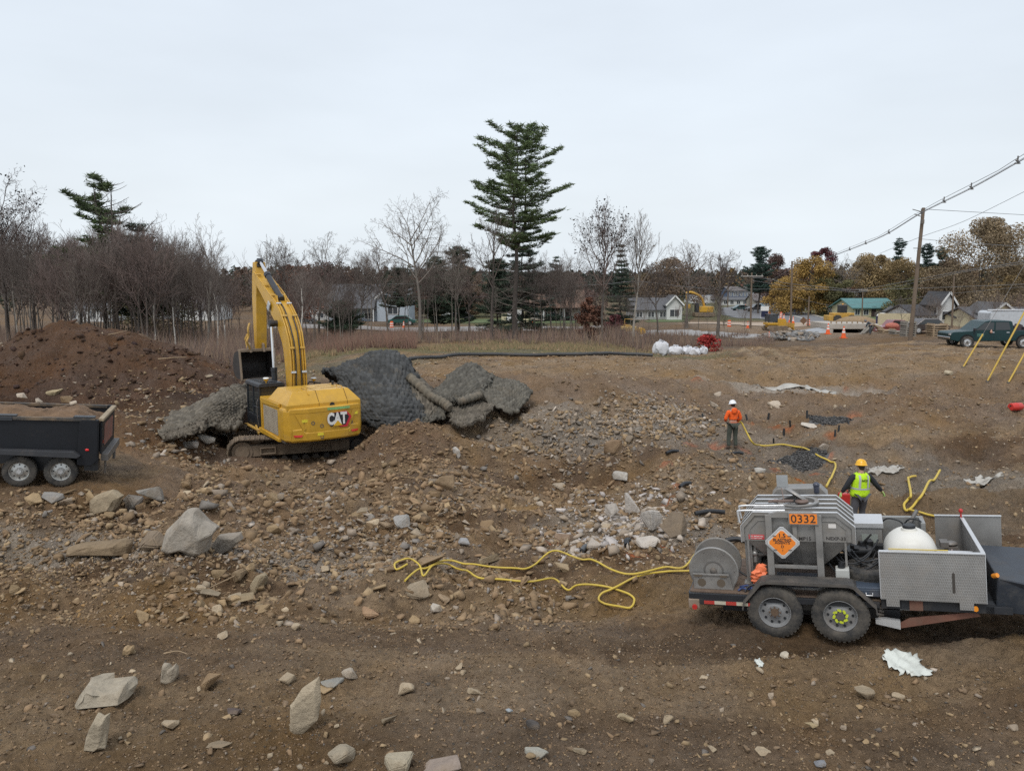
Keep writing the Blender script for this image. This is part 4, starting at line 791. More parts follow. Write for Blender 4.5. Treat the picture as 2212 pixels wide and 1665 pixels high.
m=MB();m.box(1.385,2.60,-.012,0,.655,1.31);m.box(2.585,2.60,0,1.66,.655,1.31);m.box(2.24,3.09,1.66,1.672,.72,1.33)
for x in(1.44,2.30):m.box(x,x+.16,-.016,-.0125,.56,.72)
m.build('tread_plate_panel',M_diam,tr)
m=MB();m.box(1.38,2.61,-.03,.03,1.311,1.325);m.box(2.565,2.615,.031,1.63,1.311,1.325);m.box(2.235,3.095,1.645,1.69,1.331,1.345);m.box(1.372,1.384,-.014,.03,.655,1.31);m.box(2.602,2.612,-.014,.03,.655,1.31)
m.build('panel_edge',M_bright,tr,bevel=.002)
m=MB();m.prism([(2.225,.79),(2.225,1.04),(2.24,1.06),(2.258,1.04),(2.258,.79),(2.24,.775)],'y',-.0145,-.0125);m.build('slot',mat('slot_dark',(.05,.042,.035),.8),tr)
m=MB();m.box(1.38,2.70,.05,.16,.50,.64);m.box(1.40,2.58,.05,1.6,.62,.645);m.box(1.62,1.66,.04,.05,.5,.64);m.box(2.6,2.9,.05,1.3,.5,.60);m.build('front_platform',M_black,tr,bevel=.004)
m=MB();m.box(1.72,1.88,.035,.0495,.50,.63);m.build('rust_patch',M_rust,tr)
m=MB();m.box(1.14,1.50,1.30,1.60,.86,1.31);m.box(1.52,2.08,1.60,1.68,.62,1.325);m.box(2.02,2.08,1.30,1.60,.62,1.325);cb=m.build('control_cabinet',mat('cabinet_grey',(.30,.30,.29),.5,.4,dirt=.35),tr,bevel=.006)
m=MB();m.prism([(1.28,1.24),(1.28,1.315),(1.62,1.365),(1.62,1.30)],'x',1.12,1.52);m.build('cabinet_lid',M_bright,cb,bevel=.004)
m=MB();m.box(1.22,1.44,1.293,1.298,.94,1.14);m.build('gauge_panel',mat('pale_green_grey',(.30,.33,.30),.5),cb)
m=MB();m.ell((1.80,1.24,1.22),(.06,.05,.05));m.tube([(1.70,1.25,1.2),(1.93,1.25,1.24)],.02,8);m.tube([(1.90,1.5,1.28),(2.0,1.55,1.45)],.028,10);m.tube([(2.2,.9,.98),(2.5,1.0,1.0)],.025,10)
m.box(2.30,2.46,1.12,1.3,.96,1.03);m.ell((2.38,1.2,1.06),(.09,.08,.04));m.box(2.24,2.34,1.10,1.28,1.02,1.10);m.box(2.20,2.5,1.0,1.35,.65,.94);m.build('pump',mat('pump_grey',(.20,.19,.18),.5,.4,dirt=.4),tr,smooth=40)
m=MB();m.box(2.12,2.55,.25,.55,1.10,1.17);m.build('battery_lid',M_bright,tr,bevel=.006)
m=MB();m.tube(smooth_path([(2.38,1.1,1.0),(2.33,.98,.92),(2.30,.9,.82),(2.28,.9,.7)],6),.012,8);m.build('clear_hose',mat('pinkish_hose',(.32,.25,.24),.4),tr,smooth=60)
m=MB();rs=random.Random(4)
m.box(1.0,1.35,.95,1.35,.62,.98);m.rbox((1.22,1.05,1.02),(.12,.10,.16),(0,.2,.3));m.rbox((1.30,1.0,1.10),(.09,.08,.10),(.3,0,.5));m.cyl((1.12,.95,1.0),(1.34,.92,1.02),.06);m.rbox((1.42,1.2,.92),(.16,.14,.2));m.cyl((1.22,1.0,1.1),(1.34,.98,1.24),.014,n=8)
for k in range(9):
 x=1.02+.05*k;m.rbox((x,1.0+rs.uniform(-.15,.1),.98+rs.uniform(-.05,.08)),(rs.uniform(.03,.08),.06,rs.uniform(.03,.08)),(rs.random(),rs.random(),rs.random()))
m.build('engine',M_blackp,tr,smooth=35)
for k in range(9):
 m=MB();x0=.86+.04*k;y=.45+.1*(k%4);z=.80+.05*((k*3)%5)
 m.tube(smooth_path([(x0-.12,y+.2,z+.1),(x0,y,z+.02),(x0+.18,y-.03,z-.05+.05*(k%3)),(x0+.36,y+.1,z+.06),(x0+.45,y+.35,z+.12)],6),.013,7);m.build('black_hose',M_blackp,tr,smooth=60)
m=MB();m.tube(smooth_path([(1.52,1.45,1.30),(1.60,1.40,1.36),(1.75,1.36,1.33),(1.82,1.36,1.22)],6),.012,7);m.tube(smooth_path([(1.78,1.45,1.20),(1.86,1.40,1.34),(1.98,1.36,1.36),(2.05,1.35,1.30)],6),.012,7);m.build('black_hose',M_blackp,tr,smooth=60)
m=MB();m.tube([(2.58,1.63,1.32),(2.58,1.63,1.40)],.012,8);m.ell((2.58,1.63,1.42),(.03,.03,.035));m.build('red_knob',M_red,tr,smooth=60)
m=MB();n=28;rows=[]
for i in range(15):
 t=-1+2*i/14;sc_=(1-abs(t)**3.2)**.42 if abs(t)<1 else 0.0
 ring=[]
 for k in range(n):
  a=6.28318*k/n;ca,sa=math.cos(a),math.sin(a);e=.72
  px=abs(ca)**e*math.copysign(1,ca)*.34;pz=abs(sa)**e*math.copysign(1,sa)*(.36 if sa>0 else.36)
  if sa>0:px*=1-.28*max(0,sa)**2
  ring.append((1.82+px*max(.03,sc_),.80+t*.42,1.02+pz*max(.03,sc_)))
 ring.append(ring[0]);rows.append(ring)
m.sheet(rows);tk=m.build('water_tank',M_white,tr,smooth=60,weld=True)
m=MB();m.cyl((1.82,.80,1.36),(1.82,.80,1.405),.105,.10,24);m.build('tank_collar',M_white,tk,smooth=30)
m=MB();m.lathe([(1e-5,1.452),(.07,1.45),(.082,1.44),(.085,1.40),(1e-5,1.40)],(1.82,.80,0),'z',22);m.build('tank_cap',M_blackp,tk,smooth=30)
m=MB()
for q in(.25,):m.tube(smooth_path([(1.55,.44,.86),(1.60,.41,1.03),(1.72,.40,1.13),(1.82,.398,1.16),(1.94,.40,1.12),(2.04,.42,1.02),(2.08,.45,.86)],6),.008,6)
m.build('moulded_seam',M_white,tk,smooth=60)
m=MB();m.tube([(1.50,.05,1.335),(2.2,.04,1.335)],.008,6);m.build('yellow_strap',M_yellow,tr)
m=MB();m.add([(2.72,.12,.50),(2.74,.05,.99),(2.74,1.30,1.02),(2.72,1.30,.50),(3.9,.02,.46),(3.9,-.02,.86),(3.62,1.30,.98),(3.9,1.30,.46),(3.15,-.02,.92),(3.3,.05,.93)],[(0,1,2,3),(1,8,5,6,2),(0,4,5,8,1),(4,7,6,5),(7,3,2,6),(0,3,7,4)])
m.build('tongue_box',mat('blue_black_cover',(.028,.034,.044),.5,var=.2,vscale=2,dirt=.35,dcol=(.10,.09,.08),bump=.004,bscale=6),tr,bevel=.015)
m=MB();m.tube([(2.70,.08,1.0),(2.74,.03,1.03)],.03,8);m.build('marker_light',MATS['amber_lens'],tr)
# --- loose things carried on the trailer
def on_tr(o,p,rot=(0,0,0)):
 Mx=TM@Matrix.Translation(p)@Euler(rot).to_matrix().to_4x4();o.matrix_world=Mx;o.location=Mx.to_translation();o.rotation_euler=Mx.to_euler();return o
st_=thing('spare_tyre','black spare tyre lying flat on the trailer beside the white tank','tyre');t_=wheel(st_,(0,0,0),.37,.22,M_dkst,1)
on_tr(st_,(1.30,.62,.80),(R(90),0,0))
fc=thing('fluid_can','white plastic can with black cap and yellow sticker standing by the spare tyre','can')
m=MB();m.box(-.09,.09,-.09,.09,0,.33);m.build('body',mat('can_white',(.45,.45,.42),.5,dirt=.25),fc,bevel=.015)
m=MB();m.cyl((-.01,0,.33),(-.01,0,.36),.05,n=14);m.cyl((-.01,0,.36),(-.01,0,.40),.035,n=14);m.build('cap',M_blackp,fc,smooth=40)
m=MB();m.box(-.075,-.02,-.094,-.0905,.08,.19);m.build('sticker',mat('sticker_yellow',(.55,.40,.03),.5),fc)
on_tr(fc,(.92,.38,.605))
cs=thing('tool_case','black plastic tool case on the deck under the hopper','tool case')
m=MB();m.box(-.28,.28,-.14,.14,0,.14);m.box(-.26,-.20,-.147,-.14,.04,.12);m.box(.20,.26,-.147,-.14,.04,.12);m.build('shell',mat('case_black',(.03,.034,.045),.45,dirt=.15),cs,bevel=.012)
m=MB();m.box(-.09,.09,-.16,-.145,.05,.10);m.build('handle',M_dkst,cs,bevel=.006);on_tr(cs,(.30,.50,.605))
cs2=thing('tool_case','blue-grey tool case wedged under the spare tyre behind the fender','tool case')
m=MB();m.box(-.17,.17,-.12,.12,0,.13);m.box(-.18,.18,-.125,.125,.08,.10);m.build('shell',mat('case_blue',(.05,.065,.09),.4,dirt=.2),cs2,bevel=.015)
m=MB();m.tube([(-.04,-.13,.06),(-.04,-.15,.03),(.04,-.15,.03),(.04,-.13,.06)],.008,6);m.build('handle',M_bright,cs2);on_tr(cs2,(1.24,.18,.65))
def crumple(name,label,cat,size,m_,seed,amp=.3,nx=12,nz=14,thick=.006):
 rs=random.Random(seed);o=thing(name,label,cat);b=MB();rows=[]
 for i in range(nz):
  row=[]
  for j in range(nx):
   a=6.28318*j/nx;t=i/(nz-1);rr=(.5+.5*math.sin(3.0*min(t,1)+.1))*(1+amp*(rs.random()-.5))
   rr*=.35 if i==nz-1 else 1
   row.append((math.cos(a)*rr*size[0]/2+.12*size[0]*math.sin(t*5+seed),math.sin(a)*rr*size[1]/2,t*size[2]+.05*size[2]*(rs.random()-.5)))
  row.append(row[0]);rows.append(row)
 b.sheet(rows);q=b.build('cloth',m_,o,weld=True,smooth=25);return o
bag=crumple('orange_bag','crumpled orange plastic bag stuffed beside the left hopper leg','bag',(.20,.16,.36),mat('orange_bag_plastic',(.82,.20,.08),.45,var=.15),3,.7)
on_tr(bag,(-.20,.36,.60))
bs=MB();bs.tube(smooth_path([(0,0,.01),(.05,.02,.04),(.11,-.02,.05),(.16,.03,.03),(.20,0,.05),(.14,.06,.07),(.06,.07,.05),(.02,.12,.02)],6),.017,7)
bs=bs.build('strap',mat('blue_strap',(.03,.05,.14),.6),None,smooth=60);tag(bs,'blue ratchet strap bunched on the deck by the left end of the fender','strap');on_tr(bs,(-.50,.16,.60))
# ---------------------------------------------------------------- excavator
M_cy=mat('machine_yellow',(0.54,0.30,0.026),0.45,var=0.12,dirt=0.32,dcol=(0.36,0.22,0.07),dscale=1.6,coat=0.2)
M_cyd=mat('machine_yellow_dusty',(0.52,0.30,0.05),0.6,var=0.15,dirt=0.45,dcol=(0.33,0.23,0.11),dscale=2)
M_track=mat('track_steel',(0.16,0.125,0.095),0.7,0.3,var=0.25,dirt=0.7,dcol=(0.25,0.185,0.12),dscale=3)
M_under=mat('undercarriage_black',(0.03,0.027,0.024),0.7,var=0.3,dirt=0.45,dcol=(0.14,0.10,0.07))
M_mud=mat('dried_mud_steel',(0.22,0.165,0.115),0.85,var=.3,dirt=.5,dcol=(.14,.10,.065))
EX=(-8.20,28.50,CZ-6.50)
ex=thing('excavator','large yellow tracked excavator standing on the rubble mound with boom raised','excavator',EX,R(35))
ex.scale=(.91,.91,.91)
uc=MB();TW_=.62
def trk(y0):
 ca,sa=math.cos(R(-15)),math.sin(R(-15));rot=Matrix.Rotation(R(-15),4,'Z')
 L,r=2.22,.53;pts=[];N=64;per=4*L+2*math.pi*r
 for k in range(N):
  s=per*k/N
  if s<2*L:p=(-L+s,2*r,0.0)
  elif s<2*L+math.pi*r:a=(s-2*L)/r;p=(L+r*math.sin(a),r+r*math.cos(a),a)
  elif s<4*L+math.pi*r:p=(L-(s-2*L-math.pi*r),0,math.pi)
  else:a=(s-4*L-math.pi*r)/r;p=(-L-r*math.sin(a),r-r*math.cos(a),math.pi+a)
  sag=-.05*math.cos(p[0]/L*1.5)if p[1]>1.9*r else 0
  pts.append((p[0],p[1]+sag,p[2]))
 m=MB()
 for x,z,a in pts:
  M=rot@Matrix.Translation((x,y0,z+.03))@Matrix.Rotation(a,4,'Y')
  pitch=per/N
  m.box(-pitch*.47,pitch*.47,-.40,.40,-.022,.012,M);m.box(-pitch*.45,-pitch*.30,-.395,.395,.012,.05,M);m.box(-.02,.01,-.395,.395,.012,.035,M)
  m.box(-pitch*.4,pitch*.4,-.12,.12,-.11,-.022,M)
 t=m.build('track',M_track,ex)
 m=MB();q=MB()
 q.box(-1.95,1.95,y0-.16,y0+.16,.34,.78)
 for x in(-1.25,.75):q.box(x-.3,x+.3,y0-.30,y0+.30,.42,.46);q.box(x-.3,x+.3,y0-.30,y0+.30,.66,.70);q.box(x-.3,x-.25,y0-.3,y0+.3,.46,.66);q.box(x+.25,x+.3,y0-.3,y0+.3,.46,.66)
 q.box(1.2,1.75,y0-.24,y0+.24,.40,.74)
 q.xf(rot);q.build('track_frame',M_mud,t,bevel=.01)
 q=MB();q.cyl((-L,y0-.20,r+.03),(-L,y0+.20,r+.03),.40,n=26);q.cyl((-L,y0-.24,r+.03),(-L,y0+.24,r+.03),.27,n=22);q.xf(rot);q.build('idler',M_mud,t,smooth=35,bevel=.012)
 q=MB()
 for k in range(22):
  a=6.28318*k/22;q.rbox((L+.41*math.cos(a),y0,r+.03+.41*math.sin(a)),(.06,.10,.08),(0,-a,0))
 q.cyl((L,y0-.10,r+.03),(L,y0+.10,r+.03),.40,n=26);q.cyl((L,y0-.28,r+.03),(L,y0+.28,r+.03),.24,n=20);q.xf(rot);q.build('sprocket',M_under,t,smooth=35)
 for k in range(8):
  q=MB();x=-1.45+k*.41;q.cyl((x,y0-.18,.17),(x,y0+.18,.17),.12,n=14);q.xf(rot);q.build('roller',M_under,t,smooth=40)
 for x in(-.7,.7):
  q=MB();q.cyl((x,y0-.18,.88),(x,y0+.18,.88),.09,n=14);q.xf(rot);q.build('carrier_roller',M_under,t,smooth=40)
trk(-1.30);trk(1.30)
m=MB();m.prism([(-.8,-1.0),(.8,-1.0),(.55,0),(.8,1.0),(-.8,1.0),(-.55,0)],'z',.48,.88);m.cyl((0,0,.8),(0,0,1.16),.72,n=30);m.xf(Matrix.Rotation(R(-15),4,'Z'));m.build('car_body',M_under,ex,bevel=.02)
m=MB();m.box(-1.50,1.50,-3.0,1.75,1.12,1.30);m.box(-.45,.45,1.0,2.0,1.2,1.7);m.build('swing_frame',M_under,ex,bevel=.02)
cwp=[(-1.56,-2.55),(-1.56,-3.02),(-1.40,-3.28),(-.7,-3.42),(.7,-3.42),(1.40,-3.28),(1.56,-3.02),(1.56,-2.55)]
m=MB()
def ring(sc,z,dy=0.0):return[(x*sc,(y+2.55)*sc+dy-2.55,z)for x,y in cwp]
lay=[ring(.93,1.18),ring(.985,1.26),ring(1.0,1.62),ring(1.0,2.36),ring(.985,2.45,.0),ring(.955,2.48,.0)]
n=len(cwp);vs=[p for r_ in lay for p in r_];fs=[(i*n+k,i*n+(k+1)%n,(i+1)*n+(k+1)%n,(i+1)*n+k)for i in range(len(lay)-1)for k in range(n)]
fs+=[tuple(range(n))[::-1],tuple(range((len(lay)-1)*n,len(lay)*n))]
m.add(vs,fs);cw=m.build('counterweight',M_cy,ex,bevel=.035,segs=3)
m=MB()
def rl(a,b,w_=.09,h=.03):m.bar((a[0],-3.425,a[1]),(b[0],-3.425,b[1]),h,w_,(0,0,1))
for pts in([(-1.25,1.36),(-.72,1.40),(.72,1.40),(1.25,1.36)],):
 for a,b in zip(pts[:-1],pts[1:]):pass
m.add([(-1.30,-3.325,1.66),(-.98,-3.40,1.68),(-.86,-3.432,1.52),(.86,-3.432,1.52),(.98,-3.40,1.68),(1.30,-3.325,1.66),(1.36,-3.30,1.28),(.8,-3.425,1.26),(-.8,-3.425,1.26),(-1.36,-3.30,1.28),(-1.30,-3.28,1.70),(-.98,-3.36,1.72),(-.84,-3.40,1.56),(.84,-3.40,1.56),(.98,-3.36,1.72),(1.30,-3.28,1.70)],[(0,1,9),(1,2,8,9),(2,3,7,8),(3,4,6,7),(4,5,6),(0,10,11,1),(1,11,12,2),(2,12,13,3),(3,13,14,4),(4,14,15,5)])
m.add([(-1.40,-3.29,2.43),(-.7,-3.43,2.43),(.7,-3.43,2.43),(1.40,-3.29,2.43),(1.40,-3.29,2.30),(.7,-3.43,2.30),(-.7,-3.43,2.30),(-1.40,-3.29,2.30),(-1.38,-3.25,2.26),(-.7,-3.40,2.26),(.7,-3.40,2.26),(1.38,-3.25,2.26)],[(0,1,6,7),(1,2,5,6),(2,3,4,5),(7,6,9,8),(6,5,10,9),(5,4,11,10)])
for s in(-1,1):
 m.add([(s*1.22,-3.345,2.28),(s*1.06,-3.375,2.28),(s*.84,-3.42,1.70),(s*.92,-3.405,1.62),(s*1.10,-3.33,2.26),(s*.82,-3.40,1.72)],[(0,1,2,3),(1,4,5,2)])
m.build('moulding',M_cy,cw)
m=MB()
for s in(-1,1):m.add([(s*1.30,-3.332,1.50),(s*.95,-3.404,1.50),(s*1.02,-3.40,1.40),(s*1.28,-3.340,1.40)],[(0,1,2,3)])
mr_=mat('reflector_red',(.55,.03,.02),.4)
for s in(-1,1):
 q=MB();q.add([(s*1.30,-3.336,1.49),(s*.94,-3.410,1.48),(s*1.02,-3.412,1.40),(s*1.26,-3.352,1.41)],[(0,1,2,3)]);q.build('reflector',mr_,cw)
m.bm.free()
for x,z in((-.56,1.90),(-.22,1.76),(.98,2.06-.12),(.98,1.78),(-.22,1.34),(.98,1.44)):
 yb=-3.425 if abs(x)<.7 else-3.425+(abs(x)-.7)*.2
 q=MB();q.lathe([(.072,yb-.010),(.05,yb-.010),(.045,yb+.02),(1e-5,yb+.02)],(x,0,z),'y',16,cap=False);q.build('lifting_bolt',M_dkst,cw,smooth=40)
for x,z in((-.86,2.0),(-.28,1.45),(.80,1.48),(1.16,2.12)):
 yb=-3.432 if abs(x)<.7 else-3.432+(abs(x)-.7)*.2
 q=MB();q.rbox((x,yb-.006,z),(.24,.004,.11));q.build('warning_sticker',mat('sticker_bright_yellow',(.75,.60,.04),.5,var=.25,vscale=30),cw)
q=MB();q.box(.02,.92,-3.440,-3.434,2.34,2.43);q.build('green_tape',mat('faded_green_tape',(.22,.42,.15),.7,var=.3),cw)
eb=MB();eb.prism([(.12,1.72),(.12,2.22),(.78,2.26),(.98,2.02),(.80,1.64),(.52,1.64),(.42,1.72)],'y',-3.452,-3.440);eb=eb.build('emblem',mat('emblem_red',(.50,.02,.035),.45),cw)
q=MB();q.prism([(.10,1.70),(.10,2.22),(.72,2.23),(.88,2.02),(.72,1.72)],'y',-3.458,-3.453);q.build('emblem_field',mat('emblem_black',(.02,.02,.022),.45),eb)
ML=mat('emblem_white',(.72,.70,.66),.45)
text('CAT','lettering',ML,eb,(.385,-3.462,1.97),FR,.60,.028,.004,sx=.66)
q=MB();q.prism([(.21,1.71),(.60,1.71),(.405,1.91)],'y',-3.474,-3.468);q.build('emblem_triangle',mat('emblem_yellow',(.70,.40,.02),.45),eb)
m=MB();b0=[(-1.46,-3.18),(1.46,-3.18),(1.50,-1.0),(-1.50,-1.0)]
def lv(sx,y0,y1,z):return[(-sx,y0,z),(sx,y0,z),(sx,y1,z),(-sx,y1,z)]
L4=[lv(1.47,-3.22,-1.0,2.40),lv(1.47,-3.22,-1.0,2.60),lv(1.43,-3.18,-1.02,2.66),lv(1.12,-2.85,-1.15,3.04),lv(1.10,-2.83,-1.16,3.05)]
m.add([p for r_ in L4 for p in r_],[(i*4+k,i*4+(k+1)%4,(i+1)*4+(k+1)%4,(i+1)*4+k)for i in range(4)for k in range(4)]+[(16,17,18,19),(3,2,1,0)])
hood=m.build('engine_hood',M_cy,ex,bevel=.02)
m=MB()
for x in(-.22,.92):m.box(x-.008,x+.008,-2.86,-1.15,3.049,3.056);m.bar((x,-2.85,3.05),(x,-3.19,2.665),.014,.012);m.box(x-.006,x+.006,-3.226,-3.22,2.49,2.64)
for x0,x1,y in((-.5,.1,-2.2),(.2,.85,-2.3),(.2,.85,-1.7)):m.box(x0,x1,y-.01,y+.01,3.05,3.057)
m.build('panel_gap',mat('gap_brown',(.10,.06,.02),.8),hood)
m=MB()
for x,y in((-.55,-2.80),(.90,-2.75)):m.tube([(x,y,3.03),(x,y,3.13),(x,y+.55,3.12),(x,y+.55,3.03)],.015,7);m.bar((x,y-.02,3.06),(x+.02,y-.2,2.92),.03,.02)
m.build('hood_handle',M_cy,hood,smooth=60)
m=MB();m.cyl((.98,-1.6,3.02),(.98,-1.6,3.20),.05,.045,14);m.build('exhaust',M_blackp,ex,smooth=40)
m=MB();m.cyl((.30,-3.225,2.50),(.30,-3.15,2.50),.10,n=18);m.build('latch_recess',M_blackp,hood)
m=MB();m.box(-1.545,-1.48,-2.54,-.35,1.16,2.60);m.prism([(-2.55,2.60),(-.30,2.60),(-.30,2.46),(-.5,2.38),(-2.55,2.46)],'x',-1.58,-1.50);m.prism([(-2.55,1.14),(-.10,1.14),(.05,1.26),(-.10,1.34),(-2.55,1.26)],'x',-1.60,-1.45)
m.box(-1.575,-1.545,-.48,-.34,1.3,2.5);m.build('side_panel',M_cy,ex,bevel=.015)
m=MB();m.box(-1.556,-1.545,-2.35,-.62,1.36,2.34);sg=m.build('side_grille',mat('dusty_grille',(.30,.27,.22),.7,var=.2,dirt=.4),ex)
m=MB()
for k in range(14):m.box(-1.563,-1.556,-2.30,-.68,1.42+k*.066,1.45+k*.066)
m.build('louvre',mat('louvre_beige',(.36,.29,.20),.7,dirt=.3),sg)
m=MB();m.box(1.48,1.545,-2.54,1.2,1.16,2.58);m.box(.70,1.5,-1.0,1.4,1.3,2.30);m.build('right_body',M_cy,ex,bevel=.02)
m=MB();m.box(-1.5,-.45,-.98,-.05,1.3,2.60);m.build('tool_box',M_cy,ex,bevel=.02)
m=MB();m.bar((-1.62,-.2,1.22),(-1.62,1.7,1.22),.12,.05);m.bar((-1.66,-.25,1.10),(-1.60,.35,1.32),.06,.10);m.build('catwalk',M_cyd,ex)
cab=MB();cx0,cx1=-1.50,-.52
for x in(cx0,cx1):
 cab.bar((x,.02,1.28),(x,.02,2.96),.09,.11,(0,1,0));cab.bar((x,1.72,1.28),(x,1.62,2.96),.07,.08,(0,1,0));cab.bar((x,.85,1.28),(x,.85,2.96),.06,.07,(0,1,0))
 cab.bar((x,0,2.08),(x,.85,2.08),.05,.05);cab.box(x-.03,x+.03,.02,1.72,1.28,1.75)
cab.box(cx0,cx1,-.04,.02,1.28,2.35);cab.box(cx0,cx1,1.66,1.72,1.28,1.6)
cab=cab.build('cab',M_black,ex,bevel=.015)
m=MB();m.prism([(-1.56,2.94),(-1.53,3.06),(-1.40,3.10),(-.62,3.10),(-.49,3.06),(-.46,2.94)],'y',-.08,1.80);m.box(-1.3,-.7,.2,1.4,3.101,3.13);m.build('cab_roof',M_black,cab,bevel=.03)
for nm,q in(('side_window',(cx0+.005,cx0+.015,.08,1.64,1.76,2.94)),('rear_window',(cx0+.06,cx1-.06,-.035,-.028,2.36,2.92)),('front_window',(cx0+.06,cx1-.06,1.66,1.67,1.62,2.94)),('side_window',(cx1-.015,cx1-.005,.08,1.64,1.76,2.94))):
 m=MB();m.box(*q);m.build(nm,M_glass,cab)
m=MB();m.box(-1.25,-.80,.45,.60,1.7,2.75);m.box(-1.25,-.8,.5,1.0,1.7,1.85);m.build('seat',M_blackp,cab,bevel=.04)
m=MB();m.tube(smooth_path([(-1.55,.05,1.4),(-1.60,.05,1.7),(-1.60,.05,2.3),(-1.55,.05,2.45)],4),.018,7);m.build('grab_bar',M_dkst,cab,smooth=60)
def gnss(x,y,z):
 m=MB();m.cyl((x,y,z),(x,y,z+.08),.03,n=10);m.cyl((x,y,z+.08),(x,y,z+.16),.075,.11,n=18);a=m.build('antenna',mat('antenna_yellow',(.66,.36,.02),.45),ex,smooth=40)
 m=MB();m.lathe([(.118,z+.16),(.122,z+.19),(.09,z+.215),(1e-5,z+.22)],(x,y,0),'z',20);m.build('dome',mat('dome_white',(.78,.78,.74),.35),a,smooth=50)
gnss(-1.18,.10,3.10);gnss(1.12,.9,2.86)
m=MB();P_=[(.72,.62,2.30),(.72,.62,2.78),(.85,.75,2.92),(1.15,.9,2.86),(1.42,.95,2.80),(1.45,.95,2.30)]
m.tube(P_,.03,8);m.tube([(1.15,.92,2.30),(1.15,.92,2.85)],.022,8);m.box(.78,1.05,1.0,1.2,2.3,2.65);m.build('guard_rail',M_blackp,ex,smooth=60)
BC=[(.10,1.85),(-.02,3.2),(.20,4.65),(.95,5.6),(2.0,6.25),(3.1,6.85),(4.25,7.45)]
BC=[(p.x,p.y)for p in smooth_path([(a,b,0)for a,b in BC],5)]
def dep(t):return.36+.44*math.sin(math.pi*min(1,max(0,t*.92+.10)))**1.3
m=MB();rows=[];bx,hw=.02,.33
topl=[]
for i,(y,z)in enumerate(BC):
 a=BC[max(i-1,0)];b=BC[min(i+1,len(BC)-1)];t=Vector((b[0]-a[0],b[1]-a[1])).normalized();nx,nz=-t[1],t[0];d=dep(i/(len(BC)-1))*.5
 up=(y+nx*d,z+nz*d);dn=(y-nx*d,z-nz*d);topl.append((up,(nx,nz)))
 w_=hw*(.95 if i>3 else 1.05)
 rows.append([(bx-w_,*dn),(bx+w_,*dn),(bx+w_,*up),(bx-w_,*up),(bx-w_,*dn)])
m.sheet(rows);m.add(rows[0][:4],[(0,1,2,3)]);m.add(rows[-1][:4],[(3,2,1,0)])
boom=m.build('boom',M_cy,ex,weld=True,bevel=.02)
m=MB()
for s in(-1,1):
 for off in(.30,.20,.10):
  pts=[(bx+s*(off+(.02 if i%9<4 else 0)),u[0]+n_[0]*.055,u[1]+n_[1]*.055)for i,(u,n_)in enumerate(topl[2:])if i<len(topl)-(2 if off>.25 else 14)]
  if s*off==.10:pts=pts[:-4]
  m2=MB();m2.tube(pts,.026,7);m2.build('hydraulic_pipe',M_cy if off!=.1 else M_blackp,boom,smooth=60)
m.bm.free()
for i in(3,6,9,14,17,20,24,28):
 u,n_=topl[min(i,len(topl)-1)]
 for s in(-1,1):
  m=MB();m.rbox((bx+s*.22,u[0]+n_[0]*.085,u[1]+n_[1]*.085),(.20,.08,.05),(math.atan2(n_[1],n_[0])-math.pi/2,0,0));m.build('pipe_clamp',M_bright if i in(6,17,3)else M_cyd,boom)
m=MB();m.box(bx-hw-.03,bx+hw+.03,.0,.42,1.68,2.0);m.cyl((bx-.5,.15,1.85),(bx+.5,.15,1.85),.09,n=14);m.build('boom_foot',M_cy,boom,bevel=.02)
m=MB();m.cyl((bx-.5,1.15,5.45),(bx+.5,1.15,5.45),.13,n=16);m.build('boom_pin',M_black,boom,smooth=40)
m=MB();m.rbox((bx-hw-.06,1.95,6.15),(.06,.30,.40),(R(35),0,0));m.build('work_light',mat('lamp_grey',(.45,.45,.45),.3,.3),boom,bevel=.03)
for s in(-1,1):
 p0,p1=Vector((bx+s*.56,.95,1.75)),Vector((bx+s*.56,1.15,5.45));d=(p1-p0)
 m=MB();m.cyl(p0,p0+d*.50,.115,n=16);m.cyl(p0+d*.46,p0+d*.50,.135,n=16);c_=m.build('lift_cylinder',M_black,ex,smooth=40)
 m=MB();m.cyl(p0+d*.5,p1,.06,n=14);m.build('rod',M_chrome,c_,smooth=40);m=MB();m.cyl(p1-Vector((.09,0,0)),p1+Vector((.09,0,0)),.15,n=16);m.build('rod_eye',M_black,c_,smooth=40)
SP=(5.25,6.78)
m=MB();st_pts=[(4.20,8.07),(4.50,8.07),(4.70,7.4),(4.84,6.4),(4.82,4.7),(4.76,4.1),(4.52,4.05),(4.40,4.7),(4.20,6.5),(4.02,7.3)]
m.prism(st_pts,'x',bx-.24,bx+.24);stick=m.build('stick',M_cy,ex,bevel=.025)
m=MB();m.prism([(4.08,7.87),(4.30,8.17),(4.52,8.07),(4.40,7.72)],'x',bx-.16,bx+.16);m.build('stick_lug',M_under,stick,bevel=.02)
a0,a1=Vector((bx+.02,1.55,6.48)),Vector((bx,4.20,8.10));d=a1-a0
m=MB();m.cyl(a0,a0+d*.64,.125,n=18);m.cyl(a0+d*.58,a0+d*.645,.15,n=18);m.cyl(a0-d*.03,a0+d*.05,.15,n=16);c_=m.build('stick_cylinder',M_black,ex,smooth=40)
m=MB();m.cyl(a0+d*.64,a1,.07,n=16);m.build('rod',M_chrome,c_,smooth=40);m=MB();m.cyl(a1-Vector((.11,0,0)),a1+Vector((.11,0,0)),.14,n=16);m.build('rod_eye',M_black,c_,smooth=40)
m=MB()
for s in(-1,1):m.prism([(1.25,6.05),(1.75,6.35),(1.68,6.62),(1.48,6.62)],'x',bx+s*.17-.025,bx+s*.17+.025)
m.build('cylinder_bracket',M_cy,boom)
b0,b1=Vector((bx,4.95,6.85)),Vector((bx,5.15,4.45));d=b1-b0
